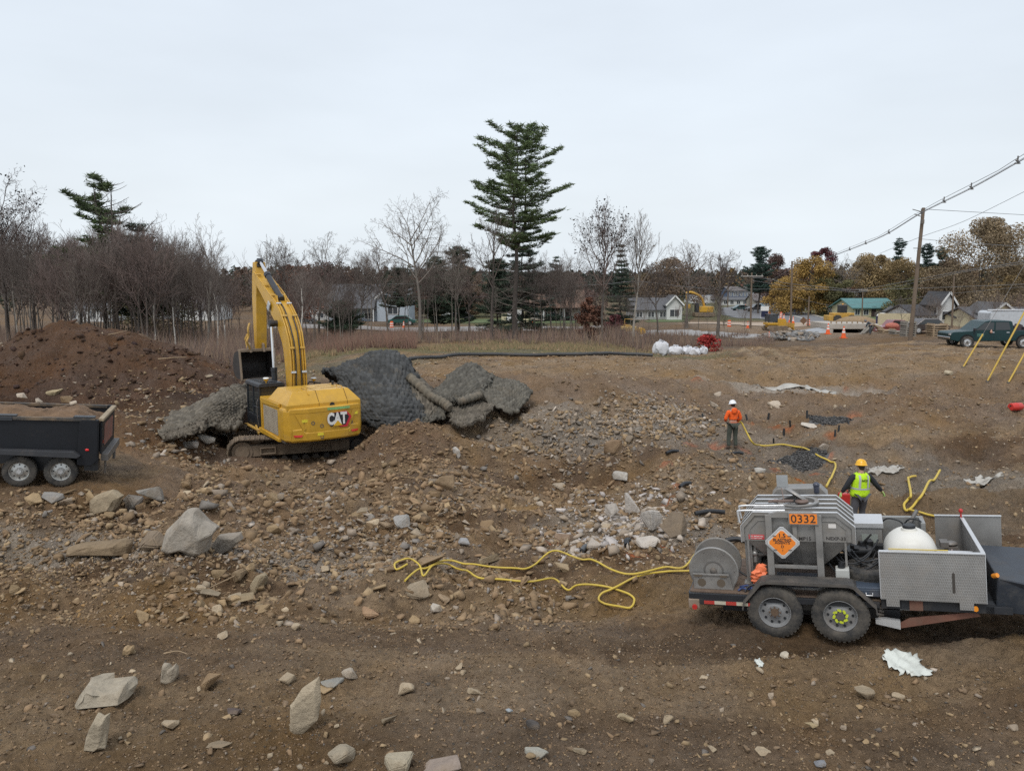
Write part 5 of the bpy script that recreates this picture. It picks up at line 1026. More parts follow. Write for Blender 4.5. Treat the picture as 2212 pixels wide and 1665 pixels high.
m=MB();m.cyl(b0,b0+d*.6,.10,n=16);c_=m.build('bucket_cylinder',M_black,ex,smooth=40);m=MB();m.cyl(b0+d*.6,b1,.055,n=14);m.build('rod',M_chrome,c_,smooth=40)
class MBK(MB):
 def build(s,*a,**k):
  for v in s.bm.verts:v.co.x-=.25;v.co.y-=1.03;v.co.z=4.1+(v.co.z-3.55)*.84
  return super().build(*a,**k)
m=MBK()
for s in(-1,1):
 m.bar((bx+s*.30,5.75,4.35),(bx+s*.30,6.18,4.05),.05,.16);m.bar((bx+s*.24,6.18,4.05),(bx+s*.20,6.05,3.35),.06,.18)
m.tube(smooth_path([(bx-.30,5.35,5.0),(bx-.42,5.2,4.7),(bx-.40,5.25,4.3),(bx-.50,5.2,4.05),(bx-.38,5.3,3.75),(bx-.30,5.4,3.5)],5),.05,7)
m.build('linkage',M_cyd,ex,bevel=.01)
W2=.76
bp=[(5.50,3.50),(6.25,3.35),(6.60,2.85),(6.55,2.30),(6.15,1.98),(5.30,1.95)]
bp=[(p.x,p.y)for p in smooth_path([(a,b,0)for a,b in bp],4)]
m=MBK();outr=[[(x,y,z)for y,z in bp]for x in(-W2+bx,W2+bx)];inr=[(y*.985+.06,z*.97+.085)for y,z in bp]
m.sheet([[(-W2+bx,y,z)for y,z in bp],[(W2+bx,y,z)for y,z in bp]])
inn_=[(y-.05*(0 if k in(0,)else 1),2.72+(z-2.72)*.95)for k,(y,z)in enumerate(bp)]
m.sheet([[(-W2+bx+.03,y,z)for y,z in inn_],[(W2+bx-.03,y,z)for y,z in inn_]])
for s in(-1,1):
 xo=bx+s*W2;m.prism([(y,z)for y,z in bp],'x',xo-.025,xo+.025)
bk=m.build('bucket',mat('bucket_inside_black',(.035,.03,.028),.6,var=.3,dirt=.25,dcol=(.10,.075,.05)),ex)
m=MBK()
for s in(-1,1):
 xo=bx+s*(W2+.03);m.bar((xo,5.42,3.56),(xo,5.22,1.95),.06,.20,(0,1,0))
m.box(-W2+bx-.05,W2+bx+.05,5.36,5.60,3.45,3.60);m.box(-W2+bx-.05,W2+bx+.05,5.14,5.38,1.90,1.99)
m.build('bucket_lip',M_mud,bk,bevel=.015)
m=MBK()
for x in(-.30,.30):m.prism([(5.28,3.42),(5.38,3.85),(5.62,3.95),(5.86,3.60),(5.9,3.45)],'x',bx+x-.05,bx+x+.05)
m.build('bucket_ear',M_mud,bk,bevel=.015)
for k in range(5):
 x=bx-.62+k*.31;m=MBK();m.prism([(5.30,1.98),(5.30,1.88),(4.98,1.78),(4.96,1.83)],'x',x-.06,x+.06);m.xf(Matrix.Rotation(0,4,'X'));m.build('tooth',M_mud if k>1 else mat('worn_tooth',(.45,.42,.38),.4,.5),bk,bevel=.01)
 # ---------------------------------------------------------------- dump trailer box at the left edge
DO=Vector(W(132,1048,17.2));DR=(0,R(5),R(20))
dt=thing('dump_trailer','black tandem-axle dump trailer heaped with brown soil, cut by the left edge','dump trailer',DO,rot=DR);dt.scale=(.94,.94,.95)
m=MB();X0,X1,Y0,Y1=-3.4,.74,-.10,2.08
m.box(X0,X1,Y0,Y0+.05,.80,1.62);m.box(X0,X1,Y1-.05,Y1,.80,1.62);m.box(X0,X0+.05,Y0,Y1,.80,1.62);m.box(X0,X1,Y0,Y1,.78,.83)
M_blk=mat('deep_black_paint',(.010,.011,.014),.55,var=.2,dirt=.10,dcol=(.06,.045,.035),spec=.3)
m.build('body',M_blk,dt,bevel=.008)
m=MB();m.box(X0,X1,Y0-.05,Y0+.07,1.622,1.70);m.box(X0,X1,Y1-.07,Y1+.05,1.622,1.70);m.build('top_rail',mat('dusty_black_rail',(.04,.037,.034),.6,dirt=.65,dcol=(.20,.14,.085)),dt,bevel=.01)
m=MB();m.prism([(.36,.56),(.40,1.60),(.44,1.66),(.80,1.66),(.80,.66),(.66,.52)],'y',Y0-.09,Y0-.052);m.box(.70,.82,Y0-.08,Y0+.08,.60,1.66);m.build('tail_post',M_blk,dt,bevel=.008);m=MB();m.box(.70,.82,Y1-.08,Y1+.08,.60,1.70);m.build('tail_post',M_blk,dt,bevel=.008)
m=MB();m.box(.83,.88,Y0+.02,Y1-.02,.80,1.62);tg=m.build('tailgate',M_blk,dt,bevel=.01)
m=MB();m.box(.881,.886,.30,1.70,.95,1.50);m.build('faded_panel',mat('faded_red_brown',(.20,.075,.05),.8,var=.4,vscale=4,dirt=.5,dcol=(.10,.08,.07)),tg)
m=MB();m.box(.80,.92,Y0-.02,Y1+.02,1.63,1.70);m.build('tailgate_cap',mat('worn_beige_edge',(.30,.24,.16),.8,var=.3,dirt=.4),tg,bevel=.012)
m=MB();m.box(.86,1.02,Y0+.1,Y1,.62,.80);m.box(.90,.96,1.7,1.85,.30,.62);m.box(.90,.94,.25,.32,.25,.62);m.build('rear_bumper',M_dkst,dt,bevel=.01)
m=MB();m.prism([(-3.4,.98),(-3.4,.92),(.38,.74),(.45,.80),(.30,.90)],'y',-.32,-.105);m.build('fender',mat('grey_fender',(.035,.036,.040),.6,dirt=.25,dcol=(.12,.10,.085)),dt,bevel=.01)
m=MB();m.box(X0,.74,.2,.35,.50,.77);m.box(X0,.74,1.65,1.8,.50,.77);m.box(.5,.8,-.05,.3,.38,.60);m.box(-1.2,.3,.25,.30,.3,.5);m.build('chassis',M_black,dt)
m=MB();m.cyl((0,0,.36),(0,2,.36),.05);m.cyl((-.88,0,.36),(-.88,2,.36),.05);m.build('axle',M_dkst,dt)
rimc=mat('bright_rim',(.50,.49,.46),.35,.7,dirt=.22)
for x in(0,-.88):wheel(dt,(x,.0,.365),.365,.23,rimc,-1,holes=8,hub=M_bright,rimr=.60);wheel(dt,(x,1.98,.365),.365,.23,rimc,1,holes=8,hub=M_bright,rimr=.60)
m=MB()
for p in((.58,Y0-.10,.93),):m.ell(p,(.045,.015,.03))
m.build('marker_light',mat('lit_red',(.75,.03,.03),.3),dt,smooth=60)
m=MB();m.box(.885,.89,.06,.12,1.05,1.13);m.build('tail_light',M_red,dt)
m=MB();m.box(-2.5,-1.02,-.16,-.11,1.60,1.70);m.box(.25,.72,-.14,.10,1.70,1.735);m.box(-1.35,-.95,-.10,.10,1.70,1.73);m.build('tarp_bracket',M_black,dt,bevel=.01)
nx,ny=60,34;rows=[]
for j in range(ny):
 yy=np.linspace(Y0+.06,Y1-.06,ny)[j];xx=np.linspace(X0+.06,X1+.02,nx)
 ed=np.minimum(np.minimum((yy-Y0)/.6,(Y1-yy)/.6),1);ed2=np.minimum((X1-xx)/.5,1)
 h=1.46+.36*ed*ed2*.8+.16*fbm(xx,yy,.7,4,5)+.10*np.abs(fbm(xx,yy,.25,3,9))
 rows.append([(xx[i],yy,h[i])for i in range(nx)])
m=MB();m.sheet(rows);ld=m.build('soil_load',mat('load_soil',(.17,.105,.06),.95,var=.35,vscale=5,bump=.05,bscale=9),dt,smooth=180)
for k,(x,y,s)in enumerate(((-1.95,.5,.16),(-.55,.45,.15),(.15,.35,.13),(-1.0,.9,.2),(-.1,1.1,.22))):
 M=Matrix.Translation(DO)@Euler(DR).to_matrix().to_4x4();q=M@Vector((x,y,1.86 if k<4 else 1.8))
 rock(q,s*1.3,s,s*.8,WHITE if k!=4 else BROWN,['white chunk on the soil load, leftmost of the pale ones','white chunk in the middle of the soil load','white chunk on the soil load nearest the tailgate','pale stone half sunk at the back of the soil load','brown lump of clay on the soil load near the tailgate'][k],None,600+k,11,.6)
 # ---------------------------------------------------------------- people
def skin(name,V,E,Rr,m_,parent,sub=2):
 me=bpy.data.meshes.new(name);me.from_pydata([tuple(v)for v in V],E,[]);me.update();me.materials.append(m_)
 o=link(bpy.data.objects.new(name,me),parent)
 md=o.modifiers.new('skin','SKIN');md.use_smooth_shade=True;md.branch_smoothing=.5
 sv=me.skin_vertices[0].data if len(me.skin_vertices)else None
 if sv is None:
  bm=bmesh.new();bm.from_mesh(me);bm.verts.layers.skin.verify();bm.to_mesh(me);bm.free();sv=me.skin_vertices[0].data
 for i,r in enumerate(Rr):sv[i].radius=r if hasattr(r,'__len__')else(r,r)
 sv[0].use_root=True
 s=o.modifiers.new('sub','SUBSURF');s.levels=sub;s.render_levels=sub
 return o
def chain(V,E,Rr,pts,rad,root=None):
 i0=len(V)
 for k,(p,r)in enumerate(zip(pts,rad)):
  V.append(p);Rr.append(r)
  if k==0 and root is not None:E.append((root,i0))
  elif k>0:E.append((i0+k-1,i0+k))
 return i0+len(pts)-1
def person(P,label,loc,rz,M_):
 """P: joints in metres, figure faces +y; hands: (wrist, palm direction, finger direction)"""
 o=thing('person',label,'person',loc,rz)
 V,E,Rr=[],[],[]
 pel=P['pelvis'];chain(V,E,Rr,[pel],[.14]);ch=chain(V,E,Rr,[P['belly'],P['chest']],[(.13,.11),(.145,.12)],0)
 nk=chain(V,E,Rr,[P['neck0'],P['neck1']],[.065,.055],ch);hd=Vector(P['head'])
 hb=chain(V,E,Rr,[hd-Vector((0,0,.045)),hd+Vector((0,0,.03)),hd+Vector((0,0,.095))],[.078,.09,.07],nk)
 f=Vector(P['face']);jaw=chain(V,E,Rr,[hd+f*.055-Vector((0,0,.06))],[.042],hb-2);chain(V,E,Rr,[hd+f*.105+Vector((0,0,-.008))],[.014],hb-1)
 for s in 'LR':
  hp=chain(V,E,Rr,[P['hip'+s],P['knee'+s],P['ankle'+s],P['toe'+s]],[.095,.06,.042,.035],0)
  sh=chain(V,E,Rr,[P['sh'+s],P['el'+s],P['wr'+s]],[.065,.045,.032],ch)
  w_=Vector(P['wr'+s]);fd=Vector(P['fd'+s]).normalized();sd=Vector(P['sd'+s]).normalized();nn=fd.cross(sd)
  pm=chain(V,E,Rr,[w_+fd*.055],[(.036,.016)],sh)
  for q,(off,ln)in enumerate(((-.030,.060),(-.010,.072),(.010,.068),(.028,.052))):
   b=w_+fd*.085+sd*off;c=b+fd*ln*.5+nn*.008;chain(V,E,Rr,[b,c,c+(fd*.8+nn*P.get('curl',.6))*ln*.5],[.0105,.0095,.008],pm)
  tb=w_+fd*.03-sd*.035;chain(V,E,Rr,[tb,tb+(fd*.6-sd*.8)*.035,tb+(fd*.9-sd*.6+nn*.4)*.06],[.013,.011,.009],pm)
 body=skin('body',V,E,Rr,M_['skin'],o)
 for s in(-1,1):
  si=Vector((f.y,-f.x,0)).normalized()*s;q=MB();q.ell(hd+si*.088-Vector((0,0,.01)),(.018,.022,.034));q.build('ear',M_['skin'],body,smooth=60)
  q=MB();q.ell(hd+f*.088+si*.032+Vector((0,0,.018)),(.012,.012,.009));q.build('eye',M_txt,body,smooth=60)
 q=MB();q.bar(hd+f*.096-Vector((0,0,.045))+Vector((f.y,-f.x,0))*.022,hd+f*.096-Vector((0,0,.045))-Vector((f.y,-f.x,0))*.022,.008,.008);q.build('mouth',mat('lips',(.30,.12,.10),.6),body)
 q=MB();q.ell(hd+Vector((0,0,.035))-f*.02,(.098,.105,.09));q.ell(hd-f*.045-Vector((0,0,.035)),(.07,.06,.07));q.build('hair',M_['hair'],body,smooth=180)
 V,E,Rr=[],[],[];chain(V,E,Rr,[Vector(pel)+Vector((0,0,.02))],[(.175,.135)])
 for s in 'LR':
  k_,a_=Vector(P['knee'+s]),Vector(P['ankle'+s]);chain(V,E,Rr,[P['hip'+s],Vector(P['hip'+s]).lerp(k_,.55),k_,k_.lerp(a_,.5),a_+Vector((0,0,.035))],[.115,.10,.082,.074,.070],0)
 skin('trousers',V,E,Rr,M_['trousers'],o)
 V,E,Rr=[],[],[];chain(V,E,Rr,[Vector(pel)+Vector((0,0,.10))],[(.19,.15)]);ch=chain(V,E,Rr,[P['belly'],P['chest'],Vector(P['neck0'])-Vector((0,0,.03))],[(.185,.15),(.195,.155),.09],0)
 for s in 'LR':
  a,b,c=Vector(P['sh'+s]),Vector(P['el'+s]),Vector(P['wr'+s]);chain(V,E,Rr,[a,a.lerp(b,.5),b,b.lerp(c,.55),c-(c-b)*.06],[.092,.078,.068,.060,.046],ch-1)
 skin('jacket',V,E,Rr,M_['jacket'],o)
 for s in 'LR':
  a,t=Vector(P['ankle'+s]),Vector(P['toe'+s]);V,E,Rr=[],[],[];chain(V,E,Rr,[a+Vector((0,0,.10)),a+Vector((0,0,-.015)),t.lerp(a,.4),t],[.062,.056,.052,.042]);V[1]=Vector(V[1]);skin('boot',V,E,Rr,M_['boots'],o)
 h=hd+Vector((0,0,.05));q=MB();prof=[(1e-5,.125),(.05,.118),(.09,.095),(.118,.055),(.132,.0),(.138,-.012),(.15,-.018),(.15,-.024),(.128,-.022),(.12,0)]
 q.lathe([(r,z)for r,z in prof],(0,0,0),'z',28,cap=False);q.ell((0,.085,-.018),(.095,.10,.010));q.bar((0,-.11,.06),(0,.10,.08),.03,.02);q.ell((0,0,.10),(.02,.11,.026))
 ang_=math.atan2(f.y,f.x)-math.pi/2;Mx=Matrix.Translation(h)@Euler((P.get('tilt',0),0,ang_)).to_matrix().to_4x4();q.xf(Mx);q.build('hard_hat',M_['hat'],o,smooth=40)
 return o,body
skinm=mat('skin',(.42,.24,.17),.55,var=.06);hairm=mat('dark_hair',(.03,.022,.018),.7);bootm=mat('muddy_boots',(.10,.07,.05),.85,dirt=.6)
PA=dict(pelvis=(0,0,.98),belly=(0,.01,1.14),chest=(0,.02,1.36),neck0=(0,.03,1.50),neck1=(0,.05,1.57),head=(-.01,.08,1.665),face=(-.28,.95,-.12),tilt=-.22,hipL=(-.10,0,.92),kneeL=(-.13,.03,.50),ankleL=(-.15,-.02,.09),toeL=(-.18,.14,.04),hipR=(.10,0,.92),kneeR=(.12,.02,.50),ankleR=(.13,-.03,.09),toeR=(.17,.13,.04),shL=(-.20,.01,1.42),elL=(-.29,.02,1.14),wrL=(-.18,.24,1.03),fdL=(.5,.8,0),sdL=(0,.2,-1),shR=(.20,.01,1.42),elR=(.29,.0,1.14),wrR=(.20,.23,1.00),fdR=(-.3,.9,-.1),sdR=(0,.2,-1),curl=1.4)
px,py,pz=gp(1581,975)
pa,_b=person(PA,'person in bright orange hoodie and white hard hat standing on the pit edge, back turned',(px,py,G(px,py)-.01),R(10),dict(skin=skinm,hair=hairm,trousers=mat('dark_olive_trousers',(.055,.062,.048),.85,var=.2,dirt=.2),jacket=mat('orange_hoodie',(.80,.11,.012),.85,var=.20,vscale=5,bump=.05,bscale=7),boots=bootm,hat=mat('white_hard_hat',(.75,.75,.75),.3)))
m=MB();m.ell((0,-.085,1.47),(.12,.075,.10));m.ell((-.02,-.12,1.42),(.08,.05,.08));m.build('hood',MATS['orange_hoodie'],pa,smooth=180)
m=MB();m.box(-.165,.165,-.15,-.14,1.035,1.05);m.build('waistband',MATS['orange_hoodie'],pa)
PB=dict(pelvis=(0,0,.99),belly=(0,.01,1.15),chest=(0,.02,1.38),neck0=(0,.02,1.52),neck1=(0,.03,1.59),head=(0,.04,1.69),face=(-.05,.98,-.10),tilt=-.08,hipL=(-.10,0,.93),kneeL=(-.11,.04,.50),ankleL=(-.12,-.06,.09),toeL=(-.14,.10,.04),hipR=(.10,0,.93),kneeR=(.13,.10,.52),ankleR=(.15,.06,.09),toeR=(.17,.22,.04),shL=(-.21,.01,1.44),elL=(-.35,.03,1.18),wrL=(-.44,.10,.98),fdL=(-.3,.2,-1),sdL=(.2,1,0),shR=(.21,.01,1.44),elR=(.40,-.02,1.20),wrR=(.58,.02,1.02),fdR=(.6,.05,-.8),sdR=(.2,-1,0),curl=.5)
px,py,pz=gp(1853,1147)
gl=mat('lime_gloves',(.42,.62,.20),.8)
pb,bb_=person(PB,'person in lime hi-vis vest and yellow hard hat walking away behind the trailer',(px,py,G(px,py)-.01),R(4),dict(skin=skinm,hair=hairm,trousers=mat('grey_jeans',(.085,.085,.095),.85,var=.25),jacket=mat('black_jacket',(.016,.018,.022),.8,var=.2),boots=bootm,hat=mat('yellow_hard_hat',(.80,.42,.02),.3)))
def vest(P,par):
 rows=[]
 for z,wx,wy in((.93,.245,.185),(1.0,.238,.185),(1.12,.225,.18),(1.24,.222,.18),(1.36,.222,.182),(1.43,.215,.17),(1.49,.17,.13),(1.525,.10,.10)):
  row=[]
  for k in range(33):
   a=6.28318*k/32;row.append((math.cos(a)*wx,.015+math.sin(a)*wy+.0,z+.008*math.sin(a*7)))
  rows.append(row)
 m=MB();m.sheet(rows);v=m.build('vest',mat('lime_vest',(.50,.80,.015),.75,var=.15,vscale=6,bump=.04,bscale=7),par,smooth=180,weld=True)
 s=v.modifiers.new('thick','SOLIDIFY');s.thickness=.006
 MS=mat('silver_tape',(.42,.43,.44),.5);o=1.03
 m=MB();rows=[]
 for z in(1.115,1.16):
  rows.append([(math.cos(6.28318*k/32)*.2245*o,.015+math.sin(6.28318*k/32)*.18*o,z)for k in range(33)])
 m.sheet(rows);m.build('reflective_band',MS,v,smooth=180)
 for s in(-1,1):
  for q in(-1,1):
   m=MB();rows=[]
   for z,wx,wy in((1.16,.224,.18),(1.24,.222,.18),(1.36,.222,.182),(1.43,.215,.17),(1.485,.18,.14)):
    rows.append([(s*.105+dx,.015+q*(wy*math.sqrt(max(0,1-((s*.105+dx)/wx)**2))*1.03+.006),z)for dx in(-.024,.024)])
   m.sheet(rows);m.build('reflective_band',MS,v,smooth=180)
 text('NCE','lettering',M_txt,v,(0,-.176,1.36),FR,.075,.002)
vest(PB,pb)
for s,P_ in(('L',PB),('R',PB)):
 w_=Vector(P_['wr'+s]);fd=Vector(P_['fd'+s]).normalized();sd=Vector(P_['sd'+s]).normalized();nn=fd.cross(sd);V,E,Rr=[],[],[]
 chain(V,E,Rr,[w_-fd*.02,w_+fd*.055],[.040,(.042,.022)])
 for off,ln in((-.030,.062),(-.010,.074),(.010,.070),(.028,.054)):b=w_+fd*.085+sd*off;c=b+fd*ln*.5+nn*.008;chain(V,E,Rr,[b,c,c+(fd*.8+nn*.5)*ln*.5],[.0135,.0125,.011],1)
 tb=w_+fd*.03-sd*.035;chain(V,E,Rr,[tb,tb+(fd*.6-sd*.8)*.035,tb+(fd*.9-sd*.6+nn*.4)*.06],[.016,.014,.012],1)
 skin('glove',V,E,Rr,gl,pb)
 # ---------------------------------------------------------------- blasting mats
def crom(P,t):
 n=len(P)-1;s=t*n;i=min(int(s),n-1);f=s-i
 g=lambda k:P[min(max(k,0),n)]
 a,b,c,d=g(i-1),g(i),g(i+1),g(i+2)
 if i==0:a=2*b-c
 if i==n-1:d=2*c-b
 return 0.5*((2*b)+(c-a)*f+(2*a-5*b+4*c-d)*f*f+(3*b-a-3*c+d)*f**3)
def blast_mat(net,label,m_,na=14,nb=18,amp=.055,seed=0,lump=.06,thick=.05,name='blasting_mat'):
 na,nb=int(na*1.55),int(nb*1.5);N=[[np.array(W(*p))for p in row]for row in net];pu,pv=na*5,nb*5;ths=np.linspace(0,1,pu+1);phs=np.linspace(0,1,pv+1)
 wm=lambda m_,ts:np.array([crom([e for e in np.eye(m_)],t)for t in ts])
 G_=np.einsum('ia,jb,abc->ijc',wm(len(N),ths),wm(len(N[0]),phs),np.array(N));A_,B_=np.meshgrid(ths*na,phs*nb,indexing='ij');G_+=(np.stack([vnoise(np.floor(A_)*1.7,np.floor(B_)*1.3,seed+40),0*A_,vnoise(np.floor(A_)*1.1+5,np.floor(B_)*1.9,seed+41)],-1)*(np.maximum(np.abs(A_/na-.5),np.abs(B_/nb-.5))>.46)[...,None]*.22)
 du=np.gradient(G_,axis=0);dv=np.gradient(G_,axis=1);nn=np.cross(dv,du);nn/=(np.linalg.norm(nn,axis=2,keepdims=True)+1e-9)
 nn*=np.where(((nn@np.array([0,-.6,.8]))<0).mean()>.5,-1,1)
 a=ths[:,None]*na+0*phs[None];b=0*ths[:,None]+phs[None]*nb
 a=a+.35*vnoise(a*.35,b*.35,seed);b=b+.35*vnoise(a*.3+9,b*.35,seed+3)
 fa,fb=np.floor(a),np.floor(b);ov=((fa+fb)%2)
 h0=np.where(ov>.5,np.abs(np.sin(np.pi*a))**.5*(.35+.65*np.abs(np.sin(np.pi*b))**.6),.45*np.abs(np.sin(np.pi*b))**.5*(.5+.5*np.abs(np.sin(np.pi*a*3))))
 bb=b+.5*(np.floor(a)%2);h=np.minimum(np.minimum(np.abs(np.sin(np.pi*a))*2.0,1),np.minimum(np.abs(np.sin(np.pi*bb))*1.6,1))**.7+.12*np.abs(np.sin(np.pi*bb*2.5))+1.5*(_hash(np.floor(a).astype(int),np.floor(bb).astype(int),seed+31)-.5)*(a-np.floor(a)-.5)+.5*(bb-np.floor(bb)-.5)
 fb=np.floor(bb);amp=amp*1.5
 h=h*(0.65+.7*_hash(fa.astype(int),fb.astype(int),seed+5))+.25*vnoise(a*2.3,b*2.3,seed+8)
 L=G_+nn*(amp*h+lump*2.4*(fbm(a,b,5.5,3,seed+11)+.7*np.abs(fbm(a+b*.4,b,7.0,2,seed+17)))+.0)[...,None]
 k=np.arange((pu+1)*(pv+1)).reshape(pu+1,pv+1);Fq=np.stack([k[:-1,:-1],k[:-1,1:],k[1:,1:],k[1:,:-1]],-1).reshape(-1,4)
 V=L.reshape(-1,3);n0=len(V);back=(G_-nn*thick).reshape(-1,3)
 ed=np.concatenate([k[0,:],k[1:,-1],k[-1,::-1][1:],k[::-1,0][1:]]);sk=np.stack([ed[:-1],ed[:-1]+n0,ed[1:]+n0,ed[1:]],1)
 cl=np.repeat((np.array(m_)[None]*(0.72+.56*_hash(fa.astype(int),fb.astype(int),seed+21)).reshape(-1,1)),1,0)
 o=mesh_np(name,np.concatenate([V,back]),np.concatenate([Fq,Fq[:,::-1]+n0,sk]),mat('woven_tyre_rubber',(1,1,1),.85,var=.25,vscale=6,bump=.02,bscale=16,attr=True,dirt=.2,dcol=(.18,.145,.10),dscale=1.4,spec=.3),colors=np.concatenate([cl,cl]))
 return tag(o,label,'blasting mat','woven tyre blasting mats')
DKM=(.062,.063,.062);LTM=(.128,.110,.086);MDM=(.100,.092,.076)
blast_mat([[(740,905,28.4),(790,918,27.8),(850,926,27.6),(920,928,27.9)],[(735,865,29.2),(785,872,28.6),(850,872,28.2),(912,875,28.8)],[(728,822,30.2),(775,808,29.8),(842,812,29.8),(895,822,30.2)],[(700,806,31.4),(765,786,31.3),(820,765,31.4),(882,780,31.6)],[(715,825,33.2),(775,812,33.2),(835,805,33.4),(884,815,33.2)]],'tall dark grey woven tyre mat hanging over the heap right of the excavator',DKM,17,13,.075,1,.10)
blast_mat([[(902,915,28.0),(918,922,28.0),(930,905,28.3)],[(893,868,28.9),(916,862,28.9),(955,884,28.9)],[(884,808,30.4),(905,822,30.2),(945,858,29.8)],[(880,790,31.8),(912,822,31.6),(950,856,30.8)]],'brownish mat flap trailing down behind the tall dark mat',LTM,10,6,.05,2,.07)
blast_mat([[(906,912,28.1),(935,908,28.1),(958,898,28.3)],[(906,884,28.9),(935,884,28.9),(965,880,28.9)],[(912,866,29.8),(940,868,29.8),(968,870,29.7)]],'small grey mat corner at the foot of the tall dark mat',MDM,8,8,.05,3,.05)
blast_mat([[(936,858,29.0),(968,872,28.9),(990,872,29.0),(1038,862,29.3)],[(938,845,29.9),(975,846,29.6),(1010,842,29.7),(1050,838,30.0)],[(958,826,31.0),(985,812,30.8),(1020,814,30.8),(1062,822,31.0)],[(975,815,32.2),(1003,793,32.0),(1025,791,32.0),(1063,818,32.0)],[(985,830,33.4),(1010,812,33.6),(1035,812,33.6),(1064,825,33.0)]],'domed brown-grey mat forming the peak of the right-hand mat pile',MDM,13,9,.055,4,.06)
blast_mat([[(1030,850,29.6),(1066,872,29.0),(1100,893,28.6),(1112,893,28.6)],[(1045,840,30.2),(1078,850,29.9),(1112,868,29.6),(1130,872,29.4)],[(1056,824,31.0),(1090,830,30.9),(1120,838,30.7),(1147,850,30.5)],[(1062,820,31.8),(1095,824,31.8),(1125,829,31.8),(1148,845,31.4)]],'grey mat flap spread out at the far right end of the mat pile',(.115,.104,.084),9,10,.05,5,.05)
blast_mat([[(990,920,27.6),(1010,921,27.6),(1045,902,28.1),(1062,884,28.6)],[(972,905,28.3),(1000,900,28.4),(1035,888,28.7),(1064,873,29.1)],[(964,880,29.1),(990,877,29.2),(1030,868,29.4),(1066,862,29.7)]],'low mat lying under the right-hand pile, front edge curled',LTM,8,10,.05,6,.06)
blast_mat([[(352,945,25.2),(400,938,25.4),(440,915,26.2),(480,928,26.8),(512,930,27.3)],[(338,928,26.2),(395,914,26.5),(445,893,27.2),(485,898,28.0),(520,903,28.6)],[(348,917,27.2),(407,896,28.0),(460,870,28.6),(505,866,29.6),(540,870,30.2)],[(372,901,28.8),(437,875,30.2),(485,848,30.8),(520,843,31.4),(555,848,31.8)],[(390,893,30.2),(457,863,32.0),(500,836,33),(530,832,33.4),(565,836,33.6)]],'wide pale grey-brown mat spread left of and behind the excavator',(.130,.113,.088),18,13,.055,7,.07)
blast_mat([[(358,948,24.9),(400,942,25.0),(440,925,25.4)],[(360,932,25.3),(400,925,25.5),(445,906,26.0)]],'rolled edge of mat resting on pale boulders left of the excavator',(.13,.11,.085),4,14,.04,8,.03,.05)
for sgn_,pts,rr,lab,c_ in((1,[(884,814,29.6),(905,832,29.2),(930,855,28.9),(955,868,28.7),(972,882,28.4)],.17,'thick rolled mat edge sloping down between the dark mat and the domed mat',(.14,.12,.09)),(1,[(988,868,28.8),(1008,862,28.9),(1030,855,29.2),(1040,850,29.4)],.15,'short folded mat roll under the domed mat',(.135,.12,.095))):
 P_=smooth_path([W(*p)for p in pts],10);m=MB();m.tube(P_,[rr*(1+.18*math.sin(k*1.9))*(.75 if k in(0,len(P_)-1)else 1)for k in range(len(P_))],14)
 o=m.build('blasting_mat',mat('mat_roll_%d'%int(c_[0]*1000),c_,.9,var=.35,vscale=5,bump=.03,bscale=9,dirt=.4,dcol=(.20,.15,.10)),None,smooth=70);tag(o,lab,'blasting mat','woven tyre blasting mats')
 # ---------------------------------------------------------------- hoses and pipes
def ground_path(pts,off,n=6):
 g=GP([p[0]for p in pts],[p[1]for p in pts]);P=smooth_path([tuple(q)for q in g],n)
 z=H(np.array([p.x for p in P]),np.array([p.y for p in P]));zp=np.pad(z,4,'edge');z=np.max([zp[i:i+len(z)]for i in range(9)],0);z=np.convolve(np.pad(z,4,'edge'),np.ones(9)/9,'valid')
 return[(p.x,p.y,z[i]+off)for i,p in enumerate(P)]
H1=[(1512,1219),(1480,1234),(1433,1241),(1367,1250),(1324,1239),(1280,1221),(1251,1218),(1193,1220),(1143,1231),(1114,1234),(1056,1228),(1005,1234),(969,1237),(925,1238),(903,1248),(875,1266)]
H2=[(1512,1241),(1451,1243),(1407,1248),(1375,1257),(1331,1281),(1302,1294),(1293,1308),(1306,1319),(1331,1323),(1360,1319),(1370,1309),(1357,1295),(1324,1282),(1288,1280),(1244,1285),(1226,1281),(1197,1273),(1150,1268),(1088,1262),(1034,1259),(1005,1250),(976,1240),(954,1231),(933,1233),(915,1248),(907,1236),(889,1221),(867,1218),(853,1225),(857,1236),(880,1240)]
for pts,lab in((H1,'yellow hose crossing the rubble, upper strand, its end on a tan boulder'),(H2,'yellow hose from the reel with a teardrop loop on the sandy ground')):
 P_=ground_path(pts,.03);m=MB();m.tube(P_,.019,9);tag(m.build('yellow_hose',M_yellow,None,smooth=70),lab,'hose','yellow blasting hoses')
m=MB();g=ground_path([(1640,966),(1651,969),(1676,968),(1696,972),(1718,978),(1740,984),(1768,993),(1791,1003),(1802,1011),(1804,1022),(1797,1033),(1792,1047),(1785,1059)],.04)
wx_=pa.matrix_basis@Vector((.22,.26,1.0))if False else Vector(pa.location)+Vector((.24,.15,1.0))
hp_=smooth_path([tuple(wx_),(wx_.x+.12,wx_.y,wx_.z-.03),(wx_.x+.28,wx_.y-.1,wx_.z-.35),(wx_.x+.50,wx_.y-.25,wx_.z-.75),g[0]],6)[:-1]+[Vector(q)for q in g]
m.tube(hp_,.032,9);tag(m.build('yellow_hose',M_yellow,None,smooth=70),'yellow hose running from the orange-clad worker down behind the hopper','hose','yellow blasting hoses')
m=MB();g=ground_path([(1979,1032),(1965,1043),(1960,1059),(1967,1075),(1962,1089),(1952,1103),(1956,1112),(1965,1113),(1978,1098),(1992,1078),(2006,1059),(2018,1040),(2029,1035)],.05)
